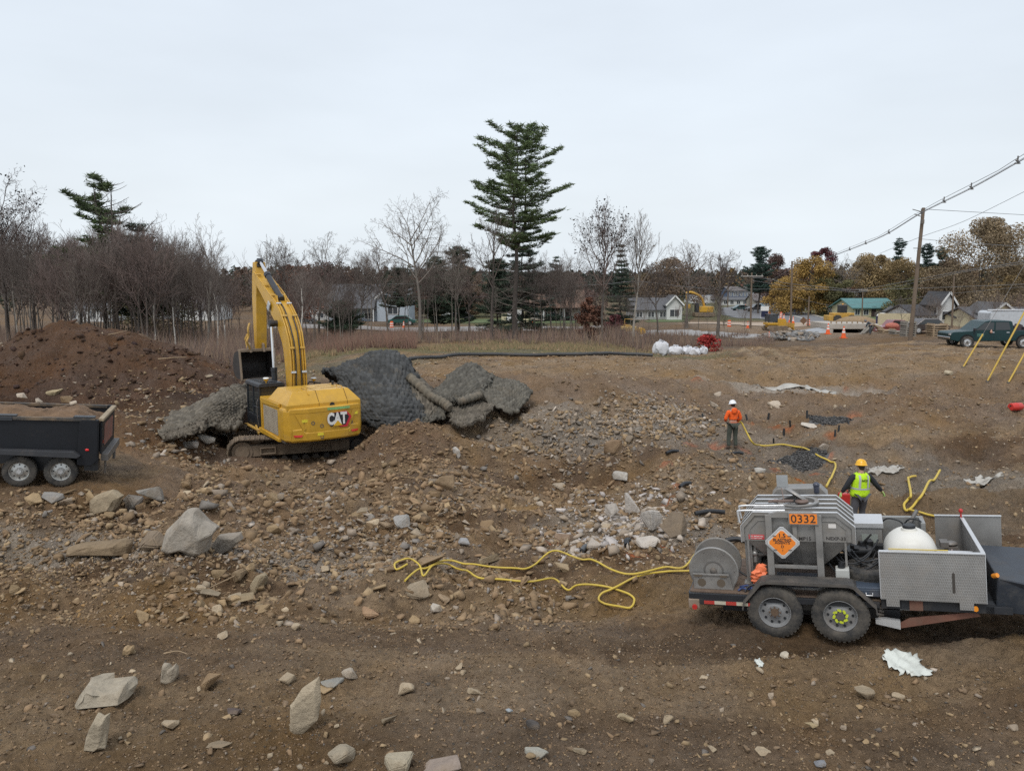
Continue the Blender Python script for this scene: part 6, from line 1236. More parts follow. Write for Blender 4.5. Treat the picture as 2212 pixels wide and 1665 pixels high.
m.tube(g,.034,9);tag(m.build('yellow_hose',M_yellow,None,smooth=70),'yellow hose bent into a narrow V on the slope behind the white tank','hose','yellow blasting hoses')
m=MB();m.tube(ground_path([(1960,1112),(1990,1120),(2020,1124),(2060,1132)],.05),.03,9);tag(m.build('yellow_hose',M_yellow,None,smooth=70),'short straight piece of yellow hose between the tread-plate bins','hose','yellow blasting hoses')
P_=ground_path([(884,781),(930,776),(980,773),(1050,771),(1120,770),(1200,769),(1280,769),(1340,770),(1410,771)],.09,14);m=MB();m.tube(P_,[.115 if k%2 else.10 for k in range(len(P_))],10)
tag(m.build('drain_pipe',mat('black_pipe',(.045,.045,.045),.6,dirt=.2),None,smooth=70),'long black corrugated drain pipe lying along the grass edge behind the mats','pipe')
stub=thing('pipe_stub','short black casing pipe sticking up','pipe');m=MB();m.lathe([(.055,-.08),(.055,.34),(.045,.34),(.045,-.08)],n=14,cap=False);m.build('casing',M_blackp,stub,smooth=40)
m=MB();m.cyl((0,0,-.08),(0,0,.20),.044,n=12);m.build('bore_shade',mat('void_black',(.008,.008,.008),.9),stub)  # near-black fill paints the shade inside the open casing
SL=[(1519,910,'left of the orange-clad worker'),(1614,908,'just right of the orange-clad worker'),(1659,908,'in front of the white cone-shaped stone'),(1743,908,'left of the small dark gravel patch'),(1707,926,'upper one of the pair beside the orange paint'),(1693,940,'lower one of the pair beside the orange paint'),(1671,958,'red-tinted one behind the large dark gravel patch'),(1811,935,'upper one below the small dark gravel patch'),(1803,951,'lower one below the small dark gravel patch'),(1833,916,'at the right end of the small dark gravel patch')]
g=GP([s[0]for s in SL],[s[1]for s in SL])
for k,s in enumerate(SL):
 o=stub if k==0 else dup(stub);o.location=tuple(g[k]);o.rotation_euler=(rng.normal()*.16,rng.normal()*.16,k);sc_=rng.uniform(.6,.85);o.scale=(sc_,sc_,sc_)
 o['label']='short black pipe stub standing '+s[2]if s[2][0]in 'ilj' and not s[2].startswith('lower')else 'short black pipe stub, '+s[2];o['group']='pipe stubs in the drilled bench'
for k,(u,v,L,a,lab)in enumerate(((1452,984,.55,.5,'short pipe with dark mouth lying on a pale slab at the pit edge'),(1593,983,.40,.1,'black half pipe lying at the feet of the orange-clad worker'),(1533,1116,.75,.12,'curved dark pipe piece lying on the slope left of the hopper'),(1480,1052,.55,.8,'dark pipe piece propped on a stone below the pit edge'),(1590,1180,.45,-.2,'dark hose scrap on the ground left of the hopper'),(1266,1192,.3,.9,'small grey funnel lying on sand above the teardrop loop'),(1356,1178,.3,1.3,'small dark pipe scrap at the foot of the white rock heap'),(1840,1060,.3,.4,'short black pipe near the left hand of the vested worker'))):
 p=gp(u,v);m=MB();m.tube(smooth_path([(-L/2,0,.05),(0,.03,.09),(L/2,0,.06)],5),.055,12,caps=False);m.tube(smooth_path([(-L/2+.01,0,.05),(0,.03,.09),(L/2-.01,0,.06)],5),.045,12)
 o=m.build('pipe_piece',M_blackp if k!=5 else mat('grey_rubber',(.09,.095,.10),.6),None,smooth=60);o.location=p;o.rotation_euler=(0,0,a);tag(o,lab,'pipe')
 # ---------------------------------------------------------------- gravel patches (dark crushed stone)
def gravel_patch(u,v,rx,ry,hgt,n,rot=0.0):
 global SC_V,SC_F,SC_C,_off
 SC_V,SC_F,SC_C,_off=[],[],[],0;c=gp(u,v);a=rng.random(n*2)*6.283;r=np.sqrt(rng.random(n*2));x,y=r*np.cos(a)*rx,r*np.sin(a)*ry
 r2=r+.35*fbm(x+c[0],y+c[1],.7,3,7);k=(r2<.92);x,y,r=x[k][:n],y[k][:n],r[k][:n];ca,sa=math.cos(rot),math.sin(rot);x,y=x*ca-y*sa+c[0],x*sa+y*ca+c[1]
 z=H(x,y)+hgt*(1-r**2);scatter_into(ROCKT,x,y,sizes(len(x),.035,.09,2),pal(len(x),[((.105,.105,.105),4),((.15,.148,.145),2),((.07,.07,.072),2)]),.3,z=z)
 th=np.linspace(0,6.283,40,endpoint=False);rows=[]
 for q in np.linspace(0,1,12):
  xx,yy=q*np.cos(th)*rx*.92,q*np.sin(th)*ry*.92;xx,yy=xx*ca-yy*sa+c[0],xx*sa+yy*ca+c[1];zz=H(xx,yy)+hgt*(1-q**2)-.01-.05*(q>.95)
  rows.append([tuple(t)for t in zip(xx,yy,zz)]+[(xx[0],yy[0],zz[0])])
 nV=sum(len(q)for q in SC_V);gx2=np.array(rows).reshape(-1,3);kk=np.arange(len(gx2)).reshape(12,41)+nV;Fq=np.concatenate([np.stack([kk[:-1,:-1],kk[:-1,1:],kk[1:,1:]],-1).reshape(-1,3),np.stack([kk[:-1,:-1],kk[1:,1:],kk[1:,:-1]],-1).reshape(-1,3)])
 o=mesh_np('gravel',np.concatenate(SC_V+[gx2]),np.concatenate(SC_F+[Fq]),rock_m,colors=np.concatenate(SC_C+[np.tile(np.array([[.10,.10,.10]]),(len(gx2),1))]));tag(o,kind='stuff')
gravel_patch(1716,990,1.35,1.0,.16,5200,-.35);gravel_patch(1788,912,.95,.75,.14,2600)
# ---------------------------------------------------------------- loose objects on the site
def litter(name,u,v,w_,d_,label,cat,m_,seed,hgt=.06,n=18):
 c=gp(u,v);rs=np.random.default_rng(seed);gxx=np.linspace(-1,1,n);rows=[];mask=[]
 V,Fq=[],[]
 for j,b in enumerate(gxx):
  for i,a in enumerate(gxx):
   x,y=c[0]+a*w_/2+.012*rs.normal()*w_,c[1]+b*d_/2+.012*rs.normal()*d_;V.append((x,y,G(x,y)+.015+abs(rs.normal())*hgt*.5+hgt*.8*abs(math.sin(a*5+seed+b*3))))
 for j in range(n-1):
  for i in range(n-1):
   a,b=gxx[i],gxx[j];rr=math.hypot(a,b)+.55*float(vnoise(a*2.2+seed,b*2.2,seed))+.25*float(vnoise(a*6,b*6+seed,seed))
   if rr<.78:Fq.append((j*n+i,j*n+i+1,(j+1)*n+i+1,(j+1)*n+i))
 o=mesh_np(name,V,Fq,m_);s=o.modifiers.new('thick','SOLIDIFY');s.thickness=.004;return tag(o,label,cat)
M_plast=mat('torn_plastic',(.60,.62,.57),.35,var=.1,dirt=.18,dcol=(.30,.24,.17))
litter('plastic_sheet',1957,1438,.62,.55,'torn white plastic sheet on the gravel below the trailer','plastic sheet',M_plast,5,.025)
litter('plastic_scrap',1640,1437,.16,.12,'small pale paper scrap in the gravel below the trailer wheels','scrap',M_plast,8,.02)
litter('plastic_sheet',1700,834,4.6,1.6,'crumpled whitish plastic lying across the far slope beyond the workers','plastic sheet',mat('dusty_plastic',(.42,.40,.36),.6,dirt=.4),9,.08)
litter('plastic_sheet',2120,1052,1.6,.7,'dusty white plastic on the slope behind the tread-plate bins','plastic sheet',MATS['dusty_plastic'],11,.08)
litter('plastic_sheet',1905,1015,1.5,.5,'dusty white plastic strip uphill of the vested worker','plastic sheet',MATS['dusty_plastic'],13,.10)
BG=[(1429,766,1.06,.95),(1461,766,1.1,.66),(1487,766,.80,.56),(1505,766,.70,.50),(1521,765,.66,.5)]
bl=['tall knotted white bulk bag, the leftmost at the edge of the site','low white bulk bag next to the tall knotted one','slumped white bulk bag in the middle of the row','slumped white bulk bag, second from the red shrub','small white bulk bag nearest the red shrub']
for k,(u,v,wd,hh)in enumerate(BG):
 c=gp(u,v);o=thing('bulk_bag',bl[k],'bulk bag',(c[0],c[1]+.3,G(c[0],c[1]+.3)-.02),rng.random(),'white bulk bags');m=MB();rows=[]
 for i,(r,z)in enumerate(((.02,0),(.42,.0),(.52,.15),(.53,.45),(.50,.75),(.38,.92),(.15,.97),(.10,1.0),(.16,1.08))):
  rows.append([(r*wd*math.cos(a)*(1+.16*math.cos(4*a))*(1+.12*math.sin(3*a+k+i)),r*wd*math.sin(a)*(1+.08*math.cos(2*a+i)),z*hh+.04*math.sin(a*4+i))for a in np.linspace(0,6.28318,21)])
 m.sheet(rows);bmesh.ops.remove_doubles(m.bm,verts=m.bm.verts,dist=.001)
 for v_ in m.bm.verts:v_.co+=Vector(rng.normal(size=3))*.035
 m.build('bag',mat('white_bag',(.60,.60,.62),.8,var=.15,bump=.05,bscale=5,dirt=.2),o,smooth=30)
 m=MB();m.tube(smooth_path([(-.2,0,hh*.9),(-.1,0,hh*1.12),(.1,0,hh*1.1),(.2,0,hh*.9)],5),.025,6);m.build('lifting_loop',MATS['white_bag'],o,smooth=60)
c=gp(1822,1092);o=thing('fuel_can','red plastic fuel can held low beside the vested worker, behind the hopper','fuel can',(c[0],c[1],c[2]));m=MB();m.box(-.14,.14,-.10,.10,0,.34);m.build('body',M_red,o,bevel=.03)
m=MB();m.tube(smooth_path([(-.1,0,.34),(-.08,0,.41),(.08,0,.41),(.1,0,.34)],4),.015,6);m.build('handle',M_red,o,smooth=60);m=MB();m.cyl((.09,0,.34),(.14,0,.42),.02,n=8);m.build('spout',M_blackp,o)
c=gp(2193,892);o=thing('drum','small red plastic drum lying on the slope near the right edge','drum',c,.3);m=MB();m.lathe([(1e-5,-.28),(.14,-.28),(.16,-.24),(.16,-.02),(.17,0),(.16,.02),(.16,.24),(.14,.28),(1e-5,.28)],(0,0,.15),'x',20);m.build('body',mat('bright_red_drum',(.55,.04,.03),.4),o,smooth=40)
m=MB();m.cyl((-.28,0,.2),(-.30,0,.2),.03,n=10);m.build('cap',M_blackp,o)
for k,(u,v,L,a,t,lab)in enumerate(((248,728,1.1,.35,.2,'pale broken branch near the crest of the dark mound'),(373,779,1.3,.1,.05,'pale stick on the right shoulder of the dark mound'),(496,1275,1.0,.55,.3,'thin pale stick leaning across the slab heap'),(380,1420,.35,-.15,0,'thin pale twig on the haul track left of middle'))):
 p=gp(u,v);m=MB();m.tube(smooth_path([(-L/2,0,0),(0,.04,.03+t*L/3),(L/2,0,.02+t*L)],5),[.035*(1-j/14)*(.4 if k>1 else 1)for j in range(11)],6)
 o=m.build('stick',mat('pale_wood',(.32,.23,.14),.9,var=.2),None,smooth=60);o.location=(p[0],p[1],p[2]+.04);o.rotation_euler=(0,0,a);tag(o,lab,'stick')
M_gg=mat('guard_yellow',(.50,.33,.05),.6,var=.1,dirt=.25)
for k,(u0,v0,u1,v1,lab)in enumerate(((2080,795,2123,722,'short yellow guy-wire guard, the leftmost, in front of the pickup'),(2132,830,2214,672,'long yellow guy-wire guard crossing the pickup wheel'),(2178,828,2216,758,'yellow guy-wire guard at the far right edge'))):
 a=Vector(gp(u0,v0));D_=a.y;b=Vector(W(u1,v1,D_+.6));o=thing('guy_wire_guard',lab,'guy wire guard',a,0,'yellow guy-wire guards');m=MB();d=b-a;m.tube([Vector((0,0,0)),d*.5,d],.042,8);m.build('guard',M_gg,o,smooth=60)
 m=MB();m.tube([d*-.03,d*4.5],.012,5);m.build('wire',M_dkst,o);m=MB();m.cyl((0,0,-.1),(0,0,.05),.07,n=8);m.build('anchor',M_dkst,o)
 # ---------------------------------------------------------------- roads and paved areas
def drape(name,uvY,m_,lift=.04,cell=.8,world=None):
 P=[tuple(W(*q)[:2])for q in uvY]if world is None else world;xs=[p[0]for p in P];ys_=[p[1]for p in P];nx=max(4,int((max(xs)-min(xs))/cell));ny=max(4,int((max(ys_)-min(ys_))/cell))
 gx_,gy_=np.meshgrid(np.linspace(min(xs),max(xs),nx+1),np.linspace(min(ys_),max(ys_),ny+1));z=H(gx_.ravel(),gy_.ravel())+lift
 k=np.arange(gx_.size).reshape(gx_.shape);q=np.stack([k[:-1,:-1],k[:-1,1:],k[1:,1:],k[1:,:-1]],-1).reshape(-1,4);cx=gx_.ravel()[q].mean(1);cy=gy_.ravel()[q].mean(1)
 q=q[in_poly(cx,cy,P)];o=mesh_np(name,np.stack([gx_.ravel(),gy_.ravel(),z],1),q,m_,smooth=True);return tag(o,kind='structure')
def strip(name,uvY,w_,m_,h=.12,kind='structure'):
 P=smooth_path([W(*q)for q in uvY],8);m=MB()
 for a,b in zip(P[:-1],P[1:]):m.bar((a.x,a.y,G(a.x,a.y)+h/2),(b.x,b.y,G(b.x,b.y)+h/2),w_,h)
 return tag(m.build(name,m_),kind=kind)
M_asph=mat('asphalt',(.16,.16,.165),.9,var=.12,vscale=.3,bump=.01);M_conc=mat('concrete',(.42,.38,.33),.85,var=.15,vscale=.8,dirt=.25);M_lgrav=mat('pale_gravel',(.30,.29,.28),.95,var=.2,vscale=2)
drape('road',[(1560,664,215),(1600,658,235),(1676,663,215),(1716,670,190),(1755,680,162),(1800,697,132),(1745,706,118),(1700,699,128),(1650,692,140),(1590,690,145),(1560,682,165)],M_asph,.06,1.5)
drape('road',[(560,710,104),(1330,707,106),(1330,702,114),(560,704,114)],mat('pale_road',(.26,.245,.23),.9,var=.15,vscale=.4),.06,1.0)
drape('path',[(1330,716,96),(1480,722,92),(1560,727,88),(1640,737,82),(1640,730,88),(1560,722,95),(1480,717,101),(1330,712,104)],M_lgrav,.05,.7)
drape('pavement',[(1480,707,118),(1640,710,116),(1790,709,116),(1790,704,124),(1640,703,126),(1480,703,126)],mat('sandy_slab',(.36,.28,.21),.9,var=.2,vscale=.6),.07,1.0)
strip('kerb',[(1676,665,215),(1716,673,190),(1755,682,160),(1800,698,131)],.5,M_conc,.15)
strip('road_marking',[(1668,672,195),(1700,682,168),(1740,697,138)],.22,mat('road_paint',(.6,.58,.5),.8),.08)
drape('lawn',[(900,697,125),(1250,697,125),(1250,690,140),(900,690,140)],mat('lawn_green',(.09,.12,.045),.95,var=.25,vscale=.5),.05,1.5)
drape('lawn',[(1400,697,128),(1480,697,128),(1500,684,155),(1400,684,155)],MATS['lawn_green'],.05,1.5)
drape('lawn',[(1770,684,160),(1980,690,146),(1980,697,136),(1830,697,136)],MATS['lawn_green'],.05,1.5)
# ---------------------------------------------------------------- houses
WM={k:mat('wall_'+k,c,.75,var=.08,vscale=.8,dirt=.12)for k,c in dict(white=(.58,.58,.56),blue=(.42,.47,.52),cream=(.56,.50,.33),beige=(.33,.29,.23),navy=(.07,.10,.17),palegreen=(.40,.40,.26),pink=(.50,.42,.36),grey=(.34,.34,.33)).items()}
RM={k:mat('roof_'+k,c,.9,var=.15,vscale=1.5,bump=.02,bscale=4)for k,c in dict(grey=(.105,.105,.11),dark=(.06,.06,.065),brown=(.17,.105,.075),teal=(.10,.215,.215),dusk=(.14,.125,.12)).items()}
M_trim=mat('white_trim',(.68,.68,.66),.6,var=.04)
def house(name,label,u0,u1,vr,vb,Y,wall,roof,depth=8,gable=False,nw=3,storeys=1,door=None,rz=0.0,chim=False,wf=None,overhang=.35,dormer=False,porch=None,front_gable=None,garage=False):
 x0,x1=W(u0,vb,Y)[0],W(u1,vb,Y)[0];w_=x1-x0;cx=(x0+x1)/2;z=min(G(cx,Y),G(x0,Y),G(x1,Y))-.1;ht=W(u0,vr,Y)[2]-z;wh=ht*(wf or(.52 if storeys==1 else.68));o=thing(name,label,'house',(cx,Y,z),rz)
 m=MB();m.box(-w_/2,w_/2,0,depth,0,wh)
 if gable:m.prism([(-w_/2,wh),(w_/2,wh),(0,ht-.12)],'y',0.0,depth)
 else:m.prism([(0,wh),(depth,wh),(depth/2,ht-.12)],'x',-w_/2,w_/2)
 wl=m.build('wall',WM[wall],o,weld=False)
 m=MB();k=overhang
 if gable:
  for s in(-1,1):m.add([(s*(w_/2+k),-k,wh-.18),(0,-k,ht),(0,depth+k,ht),(s*(w_/2+k),depth+k,wh-.18),(s*(w_/2+k),-k,wh),(0,-k,ht+.18),(0,depth+k,ht+.18),(s*(w_/2+k),depth+k,wh)],[(0,1,2,3),(4,5,6,7),(0,1,5,4),(2,3,7,6),(0,3,7,4),(1,2,6,5)])
 else:
  for y0,y1 in((-k,depth/2),(depth+k,depth/2)):m.add([(-w_/2-k,y0,wh-.18),(w_/2+k,y0,wh-.18),(w_/2+k,y1,ht),(-w_/2-k,y1,ht),(-w_/2-k,y0,wh),(w_/2+k,y0,wh),(w_/2+k,y1,ht+.18),(-w_/2-k,y1,ht+.18)],[(0,1,2,3),(4,5,6,7),(0,1,5,4),(2,3,7,6),(0,3,7,4),(1,2,6,5)])
 rf=m.build('roof',RM[roof],o)
 if chim:m=MB();m.box(w_*.12,w_*.12+.7,depth*.4,depth*.4+.7,wh,ht+.9);m.build('chimney',mat('brick',(.22,.09,.06),.9),rf)
 def win(x,zc,ww=1.1,hh=1.2,y=0):
  m=MB();m.box(x-ww/2-.1,x+ww/2+.1,y-.06,y-.005,zc-hh/2-.1,zc+hh/2+.1);f=m.build('window',M_trim,o);m=MB();m.box(x-ww/2,x-.04,y-.075,y-.062,zc-hh/2,zc+hh/2);m.box(x+.04,x+ww/2,y-.075,y-.062,zc-hh/2,zc+hh/2);m.build('pane',M_glassg,f)
 for s in range(storeys):
  zc=wh*(s+.5)/storeys+.1
  for i in range(nw):
   x=-w_/2+w_*(i+.5)/nw
   if door is not None and s==0 and abs(x/w_-door)<.5/nw:continue
   win(x,zc,min(1.3,w_/nw*.5),min(1.3,wh/storeys*.5))
 if door is not None:m=MB();m.box(door*w_-.5,door*w_+.5,-.07,-.01,.15,2.2);m.build('door',mat('dark_door',(.07,.05,.045),.6),o)
 if garage:m=MB();m.box(-w_*.3,w_*.3,-.07,-.01,.1,2.3);m.build('garage_door',M_trim,o)
 if front_gable:
  a,b,zt,zb,wm=front_gable;a,b=a*w_,b*w_;m=MB();m.box(a,b,-1.2,.05,0,zb);m.prism([(a,zb),(b,zb),((a+b)/2,zt-.1)],'y',-1.2,depth/2);m.build('front_wing',WM[wm],o)
  m=MB()
  for s,e in((a-.3,(a+b)/2),(b+.3,(a+b)/2)):m.add([(s,-1.6,zb-.15),(e,-1.6,zt),(e,depth/2,zt),(s,depth/2,zb-.15),(s,-1.6,zb+.02),(e,-1.6,zt+.17),(e,depth/2,zt+.17),(s,depth/2,zb+.02)],[(0,1,2,3),(4,5,6,7),(0,1,5,4),(2,3,7,6),(0,3,7,4),(1,2,6,5)])
  m.build('wing_roof',RM[roof],o);win((a+b)/2,zb*.5,1.6,1.2,-1.2)
  m=MB()
  for s in(a,b):m.bar((s-(.3 if s==a else-.3),-1.62,zb),((a+b)/2,-1.62,zt+.05),.06,.25)
  m.build('gable_trim',M_trim,o)
 if porch:
  a,b,zt=porch;a,b=a*w_,b*w_;m=MB();m.add([(a,-2.2,zt),(b,-2.2,zt),(b,.0,zt+1.6),(a,0,zt+1.6),(a,-2.2,zt+.15),(b,-2.2,zt+.15),(b,0,zt+1.75),(a,0,zt+1.75)],[(0,1,2,3),(4,5,6,7),(0,1,5,4),(0,3,7,4),(1,2,6,5)]);m.build('porch_roof',RM[roof],o)
  for x in(a+.2,(a+b)/2,b-.2):m=MB();m.box(x-.08,x+.08,-2.1,-1.95,0,zt);m.build('porch_post',M_trim,o)
 if dormer:m=MB();m.box(w_*.05,w_*.32,.6,depth*.45,wh,wh+(ht-wh)*.72);d_=m.build('dormer',WM['white'],o);m=MB();m.box(w_*.03,w_*.34,.3,depth*.5,wh+(ht-wh)*.73,wh+(ht-wh)*.80);m.build('dormer_roof',RM[roof],d_);win(w_*.185,wh+(ht-wh)*.38,1.0,1.0,.6)
 return o
house('house','large blue-grey two-storey house with a broad white gable behind the bare trees',712,882,616,694,132,'blue','grey',9,nw=5,storeys=2,wf=.60,door=-.25,front_gable=(.12,.52,6.3,4.0,'blue'),porch=(-.5,.1,2.3),chim=False)
house('garage','small cream gabled garage just left of the tall pine trunk',1083,1142,655,692,126,'cream','dusk',7,gable=True,nw=1,garage=True,wf=.58)
house('house','long cream house with brown roof to the right of the tall pine trunk',1148,1262,629,690,134,'pink','brown',9,nw=6,door=.2,wf=.42,porch=(-.3,.5,2.4))
house('shed','tiny white shed in the trees between grey house and tall pine',953,981,669,690,138,'white','grey',3,gable=True,nw=1,wf=.68)
house('house','low white house with grey roof behind the broad brown oak',1368,1470,646,686,138,'grey','grey',9,nw=4,wf=.5,front_gable=(.18,.50,4.4,2.7,'white'))
house('house','white house glimpsed through the left thicket',150,232,640,690,130,'white','grey',9,nw=4,wf=.55)
house('house','pale house glimpsed through the thicket left of the bucket',388,462,642,690,134,'white','dusk',9,nw=4,wf=.55)
house('house','pale grey house half hidden between birches behind the boom',300,352,645,690,140,'grey','grey',9,nw=3,wf=.55)
house('house','white house just left of the large blue-grey house',655,705,655,694,136,'white','grey',8,gable=True,nw=2,wf=.55)
house('house','low white building far beyond the crossroads',1490,1545,638,652,270,'white','grey',9,nw=6,wf=.5)
house('house','dark blue two-storey building with white ground floor at the crossroads',1574,1628,620,652,250,'navy','dusk',10,nw=7,storeys=2,wf=.8,chim=True)
house('house','low white wall-like building in front of the dark blue building',1560,1630,643,655,238,'white','grey',5,nw=5,wf=.75)
house('house','small beige house, the left one of two beside the road',1630,1664,636,658,225,'beige','dusk',8,nw=3,wf=.55)
house('house','beige house with front gable, right one of two beside the road',1656,1700,633,659,215,'beige','dusk',9,gable=True,nw=2,wf=.45)
house('house','pale green gabled house under the olive green tree',1718,1790,634,672,178,'palegreen','dark',9,nw=4,wf=.5,front_gable=(.1,.45,6.4,3.2,'palegreen'))
house('house','white house with brown roof and dormer behind the green-roofed one',1800,1885,622,680,172,'white','brown',9,nw=5,storeys=2,wf=.58,dormer=True,chim=True)
hg=house('house','cream single-storey house with green metal roof',1838,1938,647,690,150,'cream','teal',7.5,nw=5,wf=.55,door=-.02,rz=R(8),overhang=.5)
m=MB();m.prism([(-1,0),(-1,1.0),(1.5,1.6),(9,.35),(9,0)],'y',-1.9,-1.6);m.build('ramp',mat('grey_timber',(.13,.115,.10),.9),hg)
house('house','white house partly hidden by the utility pole foot',1974,2058,662,706,116,'white','dark',9,nw=4,wf=.55,front_gable=(.05,.4,5.0,3.1,'white'))
house('house','white house between the utility pole and the pickup',2064,2118,672,706,112,'white','dark',9,nw=3,wf=.62)
house('house','cream house with wide grey roof behind the pickup',2116,2260,668,712,106,'cream','grey',10,nw=6,wf=.5,front_gable=(-.42,-.08,3.9,2.5,'cream'))
house('house','small white annex with grey roof right of the green-roofed house',1938,1968,664,690,140,'white','grey',5,gable=True,nw=1,wf=.6)
# ---------------------------------------------------------------- vehicles
def car(name,label,cat,u,v,Y,L,Wd,Ht,col,rz=0.0,kind='car',group=None):
 x=W(u,v,Y)[0];o=thing(name,label,cat,(x,Y,G(x,Y)+.0),rz,group);pm=mat('paint_%d_%d_%d'%tuple(int(c*100)for c in col),col,.3,.2,var=.04,coat=.5,dirt=.15);h=L/2
 P={'car':[(-h,.35),(-h,.75),(-h*.72,.88),(-h*.35,Ht),(h*.38,Ht),(h*.72,.92),(h,.78),(h,.35)],'pickup':[(-h,.45),(-h*.99,.95),(-h*.5,1.12),(-h*.27,Ht),(h*.22,Ht),(h*.27,1.18),(h,1.18),(h,.5)],'van':[(-h,.4),(-h,1.0),(-h*.75,Ht),(h,Ht),(h,.4)]}[kind]
 m=MB();m.prism(P,'y',-Wd/2,Wd/2);b=m.build('body',pm,o,bevel=.06,segs=3)
 if kind!='van':
  Q=[(P[2][0]+.15,P[2][1]+.04),(P[3][0]+.05,Ht-.07),(P[4][0]-.05,Ht-.07),((P[5][0]if kind=='car' else P[4][0]+.05)-.12,(.92 if kind=='car' else 1.2)+.06)]
  for s in(-1,1):m=MB();m.prism(Q,'y',s*Wd/2-.012,s*Wd/2+.012);m.build('side_window',M_glass,o)
 for sx in(-1,1):
  for sy in(-1,1):
   c=(sx*L*.31,sy*(Wd/2-.10),.34);m=MB();m.cyl((c[0],c[1]-.11,c[2]),(c[0],c[1]+.11,c[2]),.35,n=20);t=m.build('wheel',M_tyre,o,smooth=40);m=MB();m.cyl((c[0],c[1]+sy*.105,c[2]),(c[0],c[1]+sy*.12,c[2]),.21,n=16);m.build('rim',M_bright,t)
 for s in(-1,1):m=MB();m.box(-h-.02,-h+.05,s*Wd*.34-.18,s*Wd*.34+.18,.62,.76);m.build('headlight',M_bright,o)
 return o
pg=W(2118,746,54.5);pk=thing('pickup_truck','dark green crew-cab pickup with open rear bed load parked at the right edge','pickup truck',(pg[0]+.4,54.5,G(pg[0],54.5)-.02),R(-4));M_grn=mat('dark_green_paint',(.004,.030,.033),.4,.0,var=.04,coat=.15,dirt=.06,spec=.35)
m=MB();m.prism([(-2.95,.55),(-2.98,1.02),(-2.80,1.12),(-1.55,1.20),(-1.50,1.20),(-.70,1.88),(-.45,1.93),(1.0,1.93),(1.15,1.86),(1.30,1.24),(2.95,1.24),(2.98,.62),(2.45,.52),(-2.5,.46)],'y',-.98,.98);b=m.build('body',M_grn,pk,bevel=.07,segs=3)
for x in(-1.85,1.95):
 m=MB();m.lathe([(1e-5,-.99),(.50,-.99),(.50,-1.0),(1e-5,-1.0)],(x,0,.46),'y',28);m.build('wheel_arch',MATS['void_black']if 'void_black' in MATS else M_blackp,pk)
 for s in(-1,1):
  wheel(pk,(x,s*.99,.42),.42,.25,M_bright,s,holes=6,rimr=.62)
m=MB();m.prism([(-1.28,1.28),(-.72,1.80),(-.10,1.83),(-.10,1.28)],'y',-.995,-.985);m.build('front_side_window',M_glass,pk);m=MB();m.prism([(.02,1.28),(.02,1.84),(.88,1.84),(1.05,1.30)],'y',-.995,-.985);m.build('rear_side_window',M_glass,pk)
m=MB();m.box(-1.50,-1.36,-1.22,-.99,1.22,1.42);m.build('mirror',M_black,pk,bevel=.03)
for x in(-.02,1.0):m=MB();m.box(x-.22,x-.02,-1.01,-.985,1.10,1.14);m.build('door_handle',M_chrome,pk)
for x in(-1.40,-.03,1.18):m=MB();m.box(x-.006,x+.006,-.988,-.982,.58,1.24);m.build('door_gap',M_black,pk)
m=MB();m.box(-3.02,-2.94,-.9,.9,.62,.78);m.box(2.94,3.08,-.9,.9,.58,.76);m.build('bumper',M_chrome,pk,bevel=.03);m=MB();m.box(-3.0,-2.90,-.96,-.70,.90,1.04);m.build('headlight',M_bright,pk);m=MB();m.box(2.90,2.995,-.985,-.93,.85,1.18);m.build('tail_light',M_red,pk)
for k,z in enumerate((.98,.90,.82)):m=MB();m.box(-1.20,-.72,-.99,-.984,z,z+.035);m.build('door_lettering',mat('pale_green_print',(.10,.24,.20),.5),pk)
m=MB();m.ell((-.28,-1.04,1.14),(.10,.08,.09));m.tube([(-.25,-.95,1.3),(-.28,-1.05,1.18)],.05,8);o_=m.build('person',skinm,None,smooth=60);o_.location=pk.location;o_.rotation_euler=pk.rotation_euler;tag(o_,"driver's bare forearm resting outside the dark green pickup's window",'person')
m=MB();m.rbox((1.75,0,1.38),(.5,1.2,.35));m.rbox((2.3,.1,1.32),(.7,.9,.22),(0,.1,.1));m.rbox((2.0,-.2,1.52),(.35,.4,.25),(0,.3,.4));m.tube([(1.4,-.5,1.55),(2.6,-.4,1.42)],.05,8);o_=m.build('tool_bundle',mat('dark_tools',(.05,.035,.04),.7,var=.4),None,bevel=.03);o_.location=pk.location;o_.rotation_euler=pk.rotation_euler;tag(o_,'dark heap of tools and bags in the bed of the green pickup','tools')
vx=W(2190,730,64);o=thing('van','long white van mostly hidden behind the dark green pickup','van',(vx[0],64,G(vx[0],64)),R(-3));m=MB();m.prism([(-2.6,.4),(-2.6,2.28),(-2.4,2.45),(3.4,2.45),(3.4,.4)],'y',-1,1);m.build('body',mat('van_white',(.46,.48,.50),.4,dirt=.1),o,bevel=.06)
m=MB();m.tube([(-2.9,-1.0,2.52),(3.2,-1.0,2.56)],.07,8);m.build('roof_pipe',M_bright,o)
for x in(-1.7,2.3):m=MB();m.cyl((x,-.95,.36),(x,.95,.36),.36,n=18);m.build('wheel',M_tyre,o)
